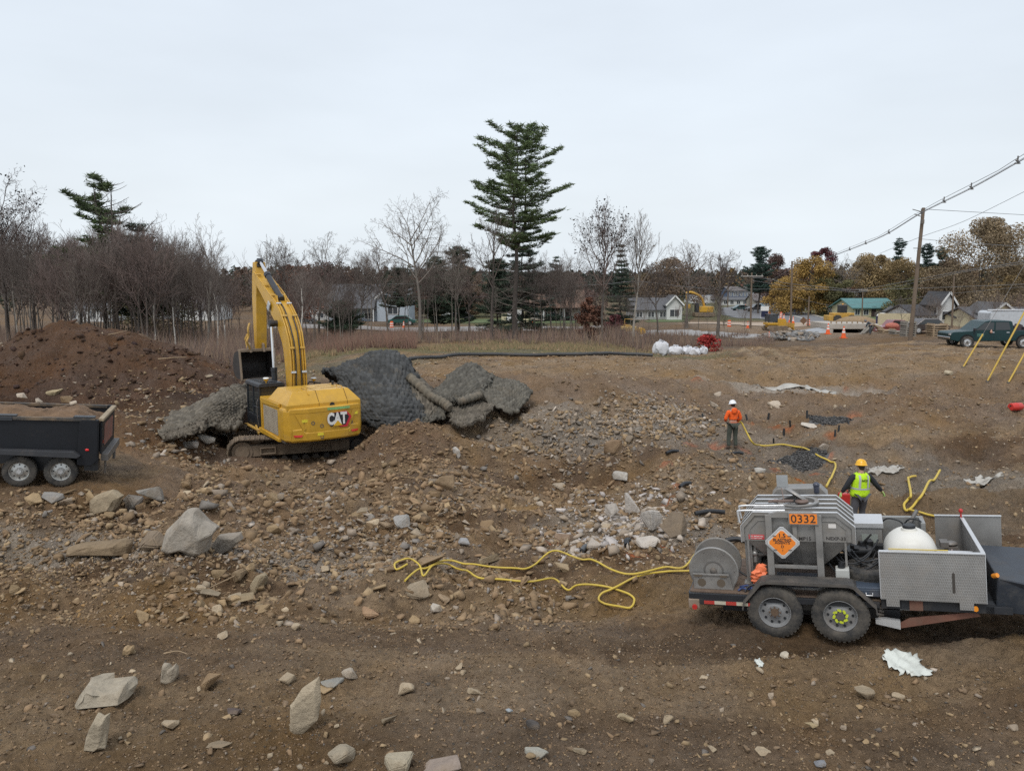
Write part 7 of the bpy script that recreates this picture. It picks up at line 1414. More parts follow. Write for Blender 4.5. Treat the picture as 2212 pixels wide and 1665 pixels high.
for nm,lab,cat,u,v,Y,L,col,rz,kd in(('parked_car','dark green car on the drive of the large blue-grey house','car',868,699,118,4.4,(.02,.09,.075),0,'car'),('parked_car','silver grey car glimpsed below the rusty tree behind the boom','car',652,700,118,4.5,(.22,.23,.24),.2,'car'),('parked_car','dark car by the tiny white shed','car',995,690,136,4.4,(.03,.03,.04),.5,'car'),('parked_car','blue-grey car driving on the distant road, ahead of the white one','car',1648,668,205,4.6,(.12,.17,.20),1.2,'car'),('parked_car','white pickup on the distant road behind the blue-grey car','car',1666,672,190,5.0,(.60,.62,.64),1.2,'pickup'),('parked_car','dark pickup by the roadworks left of the blue-grey car','car',1635,676,182,5.2,(.08,.08,.085),.1,'pickup'),('parked_car','dark teal car near the long beige dirt strip','car',1600,673,190,4.4,(.05,.10,.10),.1,'car'),('parked_car','small dark red car beside the pale pallet stack','car',1998,722,76,4.0,(.05,.035,.03),.05,'car'),('parked_car','red flatbed pickup behind the timber stacks','car',1935,714,88,5.2,(.20,.04,.04),.0,'pickup'),('van','white box van far off at the left of the crossroads','van',1512,655,250,6.5,(.62,.62,.62),0,'van')):
 car(nm,lab,cat,u,v,Y,L,1.85,1.45 if kd=='car' else(1.8 if kd=='pickup' else 2.8),col,rz,kd)
def machine_dozer(u,v,Y,s,label,rz):
 x=W(u,v,Y)[0];o=thing('bulldozer',label,'bulldozer',(x,Y,G(x,Y)),rz);o.scale=(s,s,s)
 for y in(-.85,.85):
  m=MB();m.prism([(-1.5,.35),(-1.25,.72),(1.2,.72),(1.6,.35),(1.25,0),(-1.25,0)],'y',y-.28,y+.28);m.build('track',M_track,o,bevel=.05)
 m=MB();m.box(-1.2,1.3,-.55,.55,.5,1.1);m.prism([(.1,1.1),(.1,1.7),(1.35,1.6),(1.4,1.1)],'y',-.5,.5);m.box(-1.4,.1,-.8,.8,.85,1.15);m.build('body',M_cy,o,bevel=.04)
 m=MB()
 for px_,py_ in((-1.2,-.6),(-1.2,.6),(0,-.6),(0,.6)):m.box(px_-.05,px_+.05,py_-.05,py_+.05,1.15,2.2)
 m.box(-1.3,.15,-.7,.7,2.2,2.32);cb_=m.build('cab',M_black,o);m=MB();m.box(-1.2,0,-.62,-.60,1.25,2.15);m.box(-1.22,-1.2,-.6,.6,1.3,2.15);m.build('window',M_glassg,cb_)
 m=MB();m.prism([(2.1,.1),(1.95,.55),(2.05,1.1),(2.15,1.1),(2.08,.55),(2.2,.1)],'y',-1.4,1.4);m.bar((1.2,-.7,.4),(2.0,-.7,.4),.12,.12);m.bar((1.2,.7,.4),(2.0,.7,.4),.12,.12);m.build('blade',M_cyd,o)
 return o
machine_dozer(1674,712,100,.95,'small yellow bulldozer with glazed cab standing on the far dirt lot',R(5))
x=W(1520,680,150)[0];o=thing('excavator','far yellow excavator with bent arm behind the saplings','excavator',(x,150,G(x,150)),0);m=MB();m.box(-1.2,1.6,-1.2,1.2,1.0,2.1);m.build('body',M_cy,o,bevel=.08);m=MB();m.box(-2,2,-1.3,-.8,.1,.9);m.box(-2,2,.8,1.3,.1,.9);m.build('track',M_track,o,bevel=.1)
m=MB();m.box(-1.9,-1.2,-1.1,-.1,1.0,2.7);m.build('cab',M_black,o);m=MB();m.tube(smooth_path([(.2,.3,1.8),(-.5,.3,3.8),(-2.4,.3,4.8),(-3.6,.3,4.6)],5),.25,8);m.build('boom',M_cy,o,smooth=50);m=MB();m.tube([(-3.5,.3,4.7),(-3.2,.3,2.6)],.18,8);m.rbox((-3.1,.3,2.1),(.9,.9,.8));m.build('stick',M_cyd,o)
x=W(1818,703,126)[0];o=thing('wheel_loader','yellow wheel loader behind the concrete abutment beside a sand heap','loader',(x,126,G(x,126)),0);m=MB();m.box(-1.8,1.6,-1.0,1.0,.7,1.6);m.box(-2.6,-1.9,-1.2,1.2,.3,1.2);m.build('body',M_cyd,o,bevel=.08);m=MB();m.box(-.6,.5,-.7,.7,1.6,2.9);m.build('cab',M_black,o,bevel=.05)
for sx in(-1.2,1.1):
 for sy in(-1,1):m=MB();m.cyl((sx,sy-.25,.65),(sx,sy+.25,.65),.65,n=18);m.build('wheel',M_tyre,o)
m=MB();m.ell((0,0,2.98),(.15,.15,.12));m.build('beacon',mat('amber_glow',(.8,.35,.05),.4),o)
x=W(1363,712,98)[0];o=thing('road_roller','small yellow road roller between the saplings beside the pale road','roller',(x,98,G(x,98)),0);m=MB();m.box(-1.3,.6,-.6,.6,.5,1.15);m.build('body',mat('faded_yellow',(.55,.38,.14),.6,dirt=.3),o,bevel=.06);m=MB();m.cyl((1.3,-.65,.5),(1.3,.65,.5),.5,n=20);m.build('drum',M_cy,o);m=MB();m.cyl((-1.1,-.6,.42),(-1.1,.6,.42),.42,n=18);m.build('wheel',M_tyre,o)
m=MB();m.box(-.9,-.1,-.5,.5,1.15,1.35);m.tube([(-.9,-.5,1.1),(-.9,-.5,2.1),(.1,-.5,2.1)],.04,6);m.build('seat_frame',M_cyd,o)
M_or=mat('cone_orange',(.78,.12,.02),.5,dirt=.08);M_wt=mat('reflective_white',(.75,.72,.68),.5)
cone=thing('traffic_cone','','traffic cone');m=MB();m.lathe([(.16,.04),(.03,.80),(1e-5,.80)],n=16,cap=False);m.box(-.2,.2,-.2,.2,0,.04);m.build('body',M_or,cone);m=MB();m.lathe([(.108,.35),(.086,.48),(.084,.48)],n=16,cap=False);m.lathe([(.074,.56),(.058,.66),(.056,.66)],n=16,cap=False);m.build('band',M_wt,cone)
CL=[(1822,727,76,1.5,'large orange cone with white bands right of the concrete opening, nearest to camera'),(1788,724,84,1.5,'orange cone at the top corner of the pale block slope'),(1661,733,82,1.15,'lone orange cone on the dirt below the small bulldozer'),(1615,710,106,1.2,'orange cone on the pale slab left of the leftmost crossarm pole'),(1686,692,135,1.5,'orange cone in the road, first of the row past the bulldozer'),(1693,694,132,1.5,'orange cone in the road, second of the row past the bulldozer'),(1706,699,126,1.5,'orange cone in the road beside the plain leaning pole'),(1713,702,122,1.5,'orange cone nearest the brown diamond sign'),(1610,672,190,2.0,'far orange cone by the dark teal car'),(1662,681,165,1.8,'far orange cone behind the sign board'),(872,701,112,1.3,'orange cone in front of the dark green car'),(1150,704,112,1.2,'orange cone on the pale road right of the tall pine')]
for k,(u,v,Y,s,lab)in enumerate(CL):
 o=cone if k==0 else dup(cone);x=W(u,v,Y)[0];o.location=(x,Y,G(x,Y));o.scale=(s,s,s);tag(o,lab,'traffic cone','orange traffic cones')
drum=thing('traffic_drum','','traffic drum');m=MB();m.lathe([(.29,0),(.27,.3),(.25,.6),(.22,.95),(1e-5,1.0)],n=18);m.build('body',M_or,drum);m=MB();m.lathe([(.292,.28),(.278,.42)],n=18,cap=False);m.lathe([(.258,.62),(.244,.76)],n=18,cap=False);m.build('band',M_wt,drum)
for k,(u,v,Y,lab)in enumerate(((1687,684,150,'orange drum with arrow top in the road work row'),(1746,703,118,'orange and white drum at the foot of the short pole'),(846,703,112,'orange drum on the verge left of the dark green car'),(1575,706,112,'orange drum among the saplings by the slab'),(1728,672,178,'orange drum beside the dark bin at the kerb'))):
 o=drum if k==0 else dup(drum);x=W(u,v,Y)[0];o.location=(x,Y,G(x,Y));tag(o,lab,'traffic drum','orange traffic drums')
x=W(1905,702,104)[0];o=thing('portable_toilet','dark blue portable toilet with white domed roof','toilet',(x,104,G(x,104)));m=MB();m.box(-.6,.6,-.6,.6,0,1.9);m.build('cabin',mat('toilet_blue',(.02,.025,.10),.5),o,bevel=.04);m=MB();m.lathe([(.75,1.9),(.6,2.15),(.3,2.28),(1e-5,2.3)],n=16);m.build('roof',M_wt,o)
x=W(1651,688,142)[0];o=thing('sign_board','dark square message board with white frame by the road','sign',(x,142,G(x,142)));m=MB();m.box(-.65,.65,-.05,.05,.3,1.45);m.build('panel',mat('board_dark',(.015,.018,.05),.4),o);m=MB();m.box(-.75,.75,-.03,.04,1.46,2.3);m.box(-.7,-.6,-.02,.02,0,1.4);m.box(.6,.7,-.02,.02,0,1.4);m.build('frame',M_wt,o)
x=W(1735,706,118)[0];o=thing('road_sign','brown back of a diamond road sign lying near the short pole','sign',(x,118,G(x,118)));m=MB();m.rbox((0,0,.75),(.85,.02,.85),(0,R(40),0));m.build('plate',mat('sign_back',(.16,.09,.05),.7),o);m=MB();m.bar((0,.05,0),(0,.05,1.2),.05,.05);m.build('post',M_dkst,o)
x=W(1724,672,178)[0];o=thing('dustbin','dark blue wheeled bin with white lid at the far kerb','bin',(x,178,G(x,178)));m=MB();m.box(-.8,.8,-.6,.6,0,1.3);m.build('body',mat('bin_blue',(.03,.05,.10),.5),o);m=MB();m.box(-.85,.85,-.65,.65,1.3,1.5);m.build('lid',M_wt,o)
def bx(name,label,cat,u0,u1,v0,v1,Y,d,m_,gz=None):
 x0,x1=W(u0,v1,Y)[0],W(u1,v1,Y)[0];z1,z0=W(u0,v0,Y)[2],W(u0,v1,Y)[2];m=MB();m.box(x0,x1,Y,Y+d,z0-(.8 if gz else 0),z1);o=m.build(name,m_,None,bevel=.05);tag(o,label,cat);return o
ab=thing('concrete_abutment','long concrete bridge abutment with a dark rectangular opening','abutment',(0,0,0));Y=92
m=MB();X=lambda u:W(u,715,Y)[0];Zf=lambda v:W(1106,v,Y)[2]
m.box(X(1792),X(1888),Y,Y+6,Zf(711),Zf(699));m.box(X(1792),X(1800),Y,Y+6,Zf(735),Zf(711));m.box(X(1872),X(1888),Y,Y+6,Zf(735),Zf(711));m.build('wall',M_conc,ab,bevel=.05)
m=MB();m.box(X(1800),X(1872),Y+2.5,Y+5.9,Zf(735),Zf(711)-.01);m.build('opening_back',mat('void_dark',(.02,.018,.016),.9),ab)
m=MB()
for k in range(9):m.box(X(1794+k*11.4),X(1796+k*11.4),Y+.05,Y+.15,Zf(699),Zf(694))
m.bar((X(1793),Y+.1,Zf(694)),(X(1887),Y+.1,Zf(694)),.12,.12);m.build('guard_rail',mat('raw_timber',(.34,.25,.16),.85,var=.2),ab)
pts_=[W(1724,714,90),W(1790,704,98),W(1792,740,79),W(1755,738,80)];m=MB();m.add([tuple(p)for p in pts_]+[(p[0],p[1]+.3,p[2]-1.2)for p in pts_],[(0,1,2,3),(4,5,6,7),(0,1,5,4),(1,2,6,5),(2,3,7,6),(3,0,4,7)]);o=m.build('retaining_slope',mat('pale_block',(.30,.31,.32),.85,var=.2,vscale=1.2,bump=.04,bscale=2),None);tag(o,'pale grey block-faced slope left of the concrete abutment','retaining wall')
SC_V,SC_F,SC_C,_off=[],[],[],0;n=420;t=rng.random(n);uu=1650+110*t+rng.normal(size=n)*6;Yr=84-4*t+rng.normal(size=n)*2.2;xr=np.array([W(a,725,b)[0]for a,b in zip(uu,Yr)]);scatter_into(ROCKT,xr,Yr,sizes(n,.35,.9,1.8),pal(n,[((.26,.26,.255),3),((.18,.18,.18),2),(GREY,2)]),.1,z=H(xr,Yr)+.9*np.exp(-((uu-1705)/38)**2)*np.exp(-((Yr-82)/3.0)**2)*rng.random(n))
o=mesh_np('rubble',np.concatenate(SC_V),np.concatenate(SC_F),rock_m,colors=np.concatenate(SC_C));tag(o,kind='stuff')
sand=thing('sand_heap','rounded tan sand heap behind the abutment rail','heap',(0,0,0));sp_=W(1850,700,108);m=MB();m.ell((sp_[0],108,G(sp_[0],108)+.2),(3.4,2.4,1.5),24,12);m.build('heap',mat('sand',(.27,.19,.11),.95,var=.2,bump=.1,bscale=2),sand,smooth=180)
raw=MATS['raw_timber'];gt=mat('weathered_timber',(.26,.235,.20),.9,var=.25)
def planks(label,pts,m_,seed):
 rs=random.Random(seed);o=thing('timber_stack',label,'timber',(0,0,0),0,'timber and formwork stacks');m=MB()
 for(u0,v0,u1,v1,Y,w_)in pts:a,b=W(u0,v0,Y),W(u1,v1,Y+rs.uniform(-.5,.8));m.bar(a,b,w_,.10)
 m.build('planks',m_,o);return o
planks('sloping grey formwork panels leaning up left to the apex',[(1850+k*5,731,1882+k*1.5,697+k,79+k*.3,.55)for k in range(5)],gt,1)
planks('tan planks sloping down right from the formwork apex',[(1886+k*3,701+k,1916+k*3,722+k*1.0,79+k*.4,.28)for k in range(6)],raw,2)
for k,(u0,u1,v0,v1,Y,c,lab)in enumerate(((2004,2044,702,722,72,'raw_timber','boxy stack of raw wooden crates left of the pickup'),(1948,1974,697,722,73,'weathered_timber','tall pallet pile standing at the foot of the utility pole'),(1898,1932,710,721,78,'raw_timber','low stack of pale boards behind the sloping planks'),(1924,1956,714,724,76,'weathered_timber','low dark pallet stack right of the pale boards'))):
 x0,x1=W(u0,v1,Y)[0],W(u1,v1,Y)[0];zb=G((x0+x1)/2,Y);zt=W(u0,v0,Y)[2];o=thing('timber_stack',lab,'timber',((x0+x1)/2,Y,zb),0,'timber and formwork stacks');m=MB();z=0;hw_=(x1-x0)/2
 while z<zt-zb:m.box(-hw_*rng.uniform(.85,1),hw_*rng.uniform(.85,1),-.6,.6,z,z+.09);m.box(-hw_*.8,-hw_*.65,-.6,.6,z+.09,z+.2);m.box(hw_*.6,hw_*.75,-.6,.6,z+.09,z+.2);z+=.21
 m.build('boards',MATS[c],o)
tp_=W(1958,697,96);o=thing('sheeting','pale yellow plywood hoarding beside the blue toilet','hoarding',(tp_[0]-1.2,96,G(tp_[0],96)));m=MB();m.box(-2.4,2.0,0,.06,0,2.6);m.build('panel',mat('pale_ply',(.50,.43,.28),.8,var=.1),o);m=MB();m.box(-2.3,-2.2,.06,.3,0,2.4);m.box(1.8,1.9,.06,.3,0,2.4);m.build('brace',raw,o)
for k,(u,v,Y,c,lab,s)in enumerate(((1927,705,86,(.42,.13,.09),'salmon red tarpaulin bundle behind the pallet stack',(1.6,.8,.6)),(1890,704,90,(.50,.46,.38),'cream wrapped bundle left of the salmon red one',(1.0,.6,.4)),(1985,708,78,(.45,.03,.04),'bright red tarpaulin heap above the small dark car',(1.8,.8,.7)),(1870,703,94,(.45,.45,.44),'white crumpled sheet on the abutment',(1.2,.6,.25)))):
 x=W(u,v,Y)[0];zz=W(u,v,Y)[2];m=MB();m.ell((0,0,s[2]*.5),(s[0]*.5,s[1]*.5,s[2]*.6),14,8,.8);o=m.build('tarpaulin',mat('tarp_%d'%k,c,.7,var=.2,bump=.08,bscale=3),None,smooth=180);o.location=(x,Y,max(G(x,Y),zz-s[2]*.4));tag(o,lab,'tarpaulin')
wk=W(1879,728,77);PC=dict(PA);PC.update(chest=(0,.22,1.28),neck0=(0,.36,1.34),neck1=(0,.42,1.36),head=(0,.50,1.36),belly=(0,.08,1.12),shL=(-.2,.24,1.30),elL=(-.26,.34,1.02),wrL=(-.15,.42,.78),shR=(.2,.24,1.30),elR=(.26,.34,1.02),wrR=(.15,.42,.78),face=(0,.6,-.8))
person(PC,'person in dark clothes bending over the sloping formwork',(wk[0],77,G(wk[0],77)),R(60),dict(skin=skinm,hair=hairm,trousers=mat('slate_trousers',(.05,.06,.07),.9),jacket=mat('slate_jacket',(.06,.075,.09),.9),boots=bootm,hat=mat('grey_hat',(.10,.10,.11),.5)))
# ---------------------------------------------------------------- utility poles and wires
M_pole=mat('pole_wood',(.155,.115,.082),.9,var=.25,vscale=1.0);M_wire=mat('wire_grey',(.16,.165,.17),.6,var=.0)
def pole(u0,v0,u1,v1,Y,label,r=.15,arms=(),box=None):
 x0,x1=W(u0,v0,Y)[0],W(u1,v1,Y)[0];zt=W(u1,v1,Y)[2];zb=min(G(x0,Y),W(u0,v0,Y)[2]);o=thing('utility_pole',label,'utility pole',(x0,Y,zb),0,None);d=Vector((x1-x0,0,zt-zb));m=MB();m.cyl((0,0,-.3),d,r,r*.72,12);m.build('pole',M_pole,o,smooth=50)
 for f,L in arms:c=d*f;m=MB();m.box(c.x-L/2,c.x+L/2,-.22,-.10,c.z-.06,c.z+.06);a=m.build('crossarm',mat('grey_arm',(.36,.34,.31),.8),o)
 for f,L in arms:
  for s in(-.45,-.2,.2,.45):c=d*f;m=MB();m.cyl((c.x+s*L,-.16,c.z+.06),(c.x+s*L,-.16,c.z+.26),.05,.04,8);m.build('insulator',MATS['concrete'],o)
 if box:c=d*box;m=MB();m.cyl((c.x+.3,-.1,c.z-.5),(c.x+.3,-.1,c.z+.4),.25,n=14);m.build('transformer',mat('transformer_grey',(.28,.29,.30),.5),o)
 return o
up=pole(1966,730,1995,449,67,'tall leaning wooden utility pole at right carrying the thick spaced cable',.19)
m=MB();dz=W(1995,449,67)[2]-G(W(1966,730,67)[0],67)
dx_=W(1995,449,67)[0]-W(1966,730,67)[0]
for f,L in((.965,-1.0),(.93,-.8),(.70,-.6)):m.bar((dx_*f,-.1,dz*f),(dx_*f+L,-.15,dz*f+(.25 if f>.9 else 0)),.05,.06)
m.build('bracket',M_dkst,up);m=MB();m.cyl((dx_*.93-.1,-.25,dz*.91),(dx_*.93-.1,-.25,dz*.88),.14,n=10);m.build('clamp',M_dkst,up)
pole(1708,715,1711,564,104,'plain tall wooden pole without arms left of the brown diamond sign',.15);pole(1621,716,1624,589,104,'wooden pole with pale crossarm left of the small bulldozer',.14,((.94,3.0),));pole(1662,660,1664,600,225,'distant pole with transformer in front of the golden tree',.2,((.95,3.0),),.72)
pole(1745,708,1748,640,116,'short wooden pole at the right edge of the distant road',.13);pole(1862,690,1864,624,138,'wooden pole in front of the green-roofed house',.13,((.95,1.6),));pole(2056,712,2061,596,108,'reddish wooden pole in front of the white houses',.14);pole(1572,660,1574,590,215,'far pole with crossarm left of the dark blue building',.18,((.92,3.2),))
pole(1206+350,700,1556,612,150,'thin distant pole among the saplings right of the white bags',.12)
def wire(pts,r,label,cat='wire',name='overhead_wire',group='overhead wires',m_=None):
 P=smooth_path([W(*p)for p in pts],6);m=MB();m.tube(P,r,6);o=m.build(name,m_ or M_wire,None,smooth=60);tag(o,label,cat,group);return o
cabp=[(2300,292,40),(2212,341,44),(2098,405,52),(1990,459,66),(1920,502,78),(1870,525,88),(1790,556,110)]
CBL=mat('cable_grey',(.20,.21,.22),.5)
ct=thing('spacer_cable','thick grey aerial cable with spacers sagging across the upper right','cable',(0,0,0));P=smooth_path([W(*p)for p in cabp],8)
for dz_,dy_ in((0,0),(-.07,.07),(-.07,-.07)):m=MB();m.tube([p+Vector((0,dy_,dz_))for p in P],[.016*(p.y/60)**.5 for p in P],6);m.build('conductor',CBL,ct,smooth=60)
m=MB();m.tube([p+Vector((0,0,.20*math.sin(3.14*((i%12)/12))*.5+.12))for i,p in enumerate(P)],.018,5);m.build('messenger_wire',M_wire,ct)
for u,v in((2195,350),(2098,406),(2040,436),(1986,462),(1921,502),(1871,525),(1832,541)):
 q=min(P,key=lambda p:abs((CU+F*p.x/(p.y*.991+(CZ-p.z)*.134))-u));m=MB();m.rbox(q,(.26,.07,.07),(0,.5,0));m.rbox(q+Vector((0,0,-.12)),(.28,.16,.05));m.bar(q+Vector((0,0,-.15)),q+Vector((0,0,.30)),.06,.06);m.build('spacer',M_dkst,ct)
wire([(1997,452,67),(2100,458,72),(2260,467,80)],.022,'thin wire running right from the pole top');wire([(2280,380,50),(2121,460,60),(2060,487,64),(1978,516,67),(1900,548,80)],.016,'thin diagonal guy wire rising to the right edge behind the pole')
wire([(1985,516,67),(2080,524,72),(2260,536,82)],.018,'thin wire leaving the middle of the leaning pole to the right')
wire([(1625,600,104),(1664,603,110),(1700,612,106),(1792,621,104),(1856,625,102),(1984,603,90),(2080,585,84),(2179,570,80),(2300,550,76)],.028,'upper of the long paired wires sagging in front of the golden trees');wire([(1625,606,104),(1700,618,106),(1792,626,104),(1870,630,102),(1984,609,90),(2080,588,84),(2179,574,80),(2300,556,76)],.024,'lower of the long paired wires sagging in front of the golden trees')
wire([(1574,624,120),(1709,625,104),(1860,626,104),(2000,622,100),(2260,612,96)],.022,'nearly level wire crossing the dark blue building and the poles');wire([(700,614,100),(973,614,98),(1112,620,97),(1290,615,96),(1375,608,96),(1467,618,98),(1622,632,104)],.024,'long level wire across the bare trees in the middle of the picture')
wire([(700,640,104),(900,642,102),(1106,640,102),(1300,640,102),(1622,640,104)],.016,'lower faint wire behind the tall pine trunk');wire([(1711,640,104),(1800,660,110),(1900,652,112),(2058,634,108),(2260,615,100)],.018,'low wire drooping in front of the green roof')
wire([(1711,580,104),(1660,608,160),(1664,602,225)],.02,'short wire from the plain tall pole back to the transformer pole')
# ---------------------------------------------------------------- trees
class Seg:
 def __init__(s):s.a,s.b,s.r0,s.r1=[],[],[],[]
 def add(s,a,b,r0,r1):s.a.append(a);s.b.append(b);s.r0.append(r0);s.r1.append(r1)
 def arr(s,n=4):
  A,B=np.array(s.a,float),np.array(s.b,float);r0,r1=np.array(s.r0),np.array(s.r1);d=B-A;d/=np.linalg.norm(d,axis=1,keepdims=True)+1e-9
  ref=np.where(np.abs(d[:,2:3])>.9,np.array([[1.,0,0]]),np.array([[0,0,1.]]));x=np.cross(d,ref);x/=np.linalg.norm(x,axis=1,keepdims=True)+1e-9;y=np.cross(d,x)
  th=np.arange(n)*2*np.pi/n;rg=x[:,None]*np.cos(th)[None,:,None]+y[:,None]*np.sin(th)[None,:,None]
  V=np.concatenate([A[:,None]+rg*r0[:,None,None],B[:,None]+rg*r1[:,None,None]],1);m=len(A);base=np.arange(m)[:,None,None]*2*n
  k=np.arange(n);Fq=np.stack([k,(k+1)%n,(k+1)%n+n,k+n],1)[None]+base
  return V.reshape(-1,3),Fq.reshape(-1,4)
NCH=[[0,0,0,0,0],[9,4,0,0],[10,5,4,0,0],[10,6,5,3,0],[12,7,5,4,0]]
def grow(S,tips,p,d,L,r,lvl,rs,maxl,up,spread,seg=5,twig=1.0,t0=.38):
 """one limb as a bent chain; children leave it along its length"""
 n=max(3,seg+2-lvl);q=np.array(p,float);d=np.array(d,float);pts=[q.copy()];ds=[d]
 for k in range(n):
  d=d+rs.normal(size=3)*(.05+.07*min(lvl,2))+np.array([0,0,up*(.13 if lvl else.0)]);d/=np.linalg.norm(d)
  q2=q+d*L/n;S[min(lvl,1)].add(q,q2,max(r*(1-.75*k/n),.011),max(r*(1-.75*(k+1)/n),.008));q=q2;pts.append(q.copy());ds.append(d)
 nc=int(round(NCH[maxl][lvl]*(twig if lvl else 1)*rs.uniform(.8,1.2)))if lvl<maxl else 0
 for i in range(nc):
  t=(t0 if lvl==0 else.2)+(1-(t0 if lvl==0 else.2))*(i+rs.random())/nc;f=t*n;k=min(int(f),n-1);s0=pts[k]+(pts[k+1]-pts[k])*(f-k);dd=ds[k+1]
  a=(i*2.4+rs.random())if lvl==0 else rs.random()*6.283;side=np.cross(dd,[math.cos(a),math.sin(a),.2]);side/=np.linalg.norm(side)+1e-9;th=spread*rs.uniform(.75,1.3)*(1.15-.5*t)
  nd=dd*math.cos(th)+side*math.sin(th);Lc=L*((.70-.42*(t-t0))if lvl==0 else.52*(1.15-.5*t))*rs.uniform(.75,1.15)
  grow(S,tips,s0,nd,Lc,r*(.58 if lvl==0 else.5)*(1.1-.5*t),lvl+1,rs,maxl,up,spread,seg,twig)
 tips.append((q.copy(),lvl))
def leaf_cards(P,s,rs,flat=0.0):
 n=len(P);a=rs.normal(size=(n,3));a[:,2]*=(1-flat);a/=np.linalg.norm(a,axis=1,keepdims=True);b=np.cross(a,rs.normal(size=(n,3)));b/=np.linalg.norm(b,axis=1,keepdims=True)+1e-9
 s=s*rs.uniform(.6,1.3,(n,1));V=np.stack([P-a*s,P+b*s*.55,P+a*s,P-b*s*.55],1);return V.reshape(-1,3),np.arange(n*4).reshape(n,4)
M_bark=mat('grey_bark',(.125,.108,.092),.95,var=.3,vscale=1.5,objvar=.35);M_barkd=mat('dark_bark',(.095,.078,.066),.95,var=.3,vscale=1.5,objvar=.25)
M_barkp=mat('pale_bark',(.25,.225,.19),.9,var=.4,vscale=2.5,objvar=.2);M_twig=mat('twig',(.145,.115,.098),.95,var=.25,vscale=.6,objvar=.3)
M_twigr=mat('reddish_twig',(.155,.112,.096),.95,var=.25,vscale=.6,objvar=.3);M_twigp=mat('pale_twig',(.185,.155,.13),.95,var=.2,vscale=.6,objvar=.2)
def bare_tree(h,seed,spread=.5,up=.6,trunk_frac=.55,r=None,maxl=4,bark=None,twigm=None,twig=1.0,leaves=0,leafm=None,lean=(0,0),seg=5,leafs=.10):
 rs=np.random.default_rng(seed);S=[Seg(),Seg()];tips=[];r=r or h*.013;d=np.array([lean[0],lean[1],1.0]);d/=np.linalg.norm(d)
 q0=d*h*.16*trunk_frac*2;S[0].add(np.array([0,0,-.4]),q0,r*1.25,r)
 grow(S,tips,q0,d,h*(trunk_frac+.2),r,0,rs,maxl,up,spread*1.5,seg,twig)
 top=max(t[0][2]for t in tips);k=h/top
 o=thing('bare_tree','','tree');V,Fq=S[0].arr(6);mesh_np('trunk',V*k,Fq,bark or M_bark,o,smooth=True);V,Fq=S[1].arr(3);mesh_np('crown',V*k,Fq,twigm or M_twig,o)
 if leaves:
  T=np.array([t[0]for t in tips if t[1]>=2])*k;P=T[rs.integers(0,len(T),leaves)]+rs.normal(size=(leaves,3))*h*.016;V,Fq=leaf_cards(P,leafs,rs);mesh_np('leaves',V,Fq,leafm,o)
 return o
def leafy_tree(h,w,seed,leafm,n=9000,ls=.20,bark=None,base=.12,shape=1.0,gap=.5,name='autumn_tree'):
 rs=np.random.default_rng(seed);S=[Seg(),Seg()];tips=[];grow(S,tips,np.array([0,0,-.3]),np.array([0,0,1.]),h*.8,h*.018,0,rs,3,.5,.9,5,.7);top=max(t[0][2]for t in tips);k=h*.93/top
 o=thing(name,'','tree');V,Fq=S[0].arr(6);mesh_np('trunk',V*k,Fq,bark or M_barkd,o,smooth=True)
 nc=46;C_=[];Rr=[]
 for _ in range(nc):
  z=rs.uniform(base,.95);prof=math.sin(math.pi*min(1,(z-base+.10)/(1.08-base))**.8)**.6*shape;a=rs.random()*6.283;rr=math.sqrt(rs.random())*.5*w*prof;C_.append((rr*math.cos(a),rr*math.sin(a),z*h));Rr.append(rs.uniform(.09,.20)*w*(.6+.5*prof))
 C_=np.array(C_);Rr=np.array(Rr);i=rs.integers(0,nc,n);dr=rs.normal(size=(n,3));dr/=np.linalg.norm(dr,axis=1,keepdims=True);P=C_[i]+dr*(Rr[i]*rs.random(n)**.35)[:,None]*np.array([1,1,.72])
 V,Fq=leaf_cards(P,ls,rs,.2);cl=np.repeat(rs.uniform(.72,1.28,nc)[i][:,None]*rs.uniform(.75,1.2,(n,1)),4,0)
 V2,F2=S[1].arr(3);crown=mesh_np('crown',V,Fq,leafm,o,colors=np.repeat(cl,3,1));mesh_np('branches',V2*k,F2,bark or M_barkd,o);return o
def lmat(name,c):
 m=mat(name,c,.8,var=.2,vscale=.5,attr=False,objvar=.12);n=m.node_tree.nodes;L=m.node_tree.links
 if 'tintnode' not in n:
  a=n.new('ShaderNodeAttribute');a.attribute_name='tint';a.name='tintnode';mu=n.new('ShaderNodeMix');mu.data_type='RGBA';mu.blend_type='MULTIPLY';mu.inputs[0].default_value=1.0
  b=n['Principled BSDF'];src=b.inputs['Base Color'].links[0].from_socket;L.new(src,mu.inputs[6]);L.new(a.outputs['Color'],mu.inputs[7]);L.new(mu.outputs[2],b.inputs['Base Color'])
 return m
M_needle=lmat('pine_needle',(.088,.122,.045));M_needled=lmat('dark_needle',(.035,.056,.032));M_needleb=lmat('blue_needle',(.045,.080,.062))
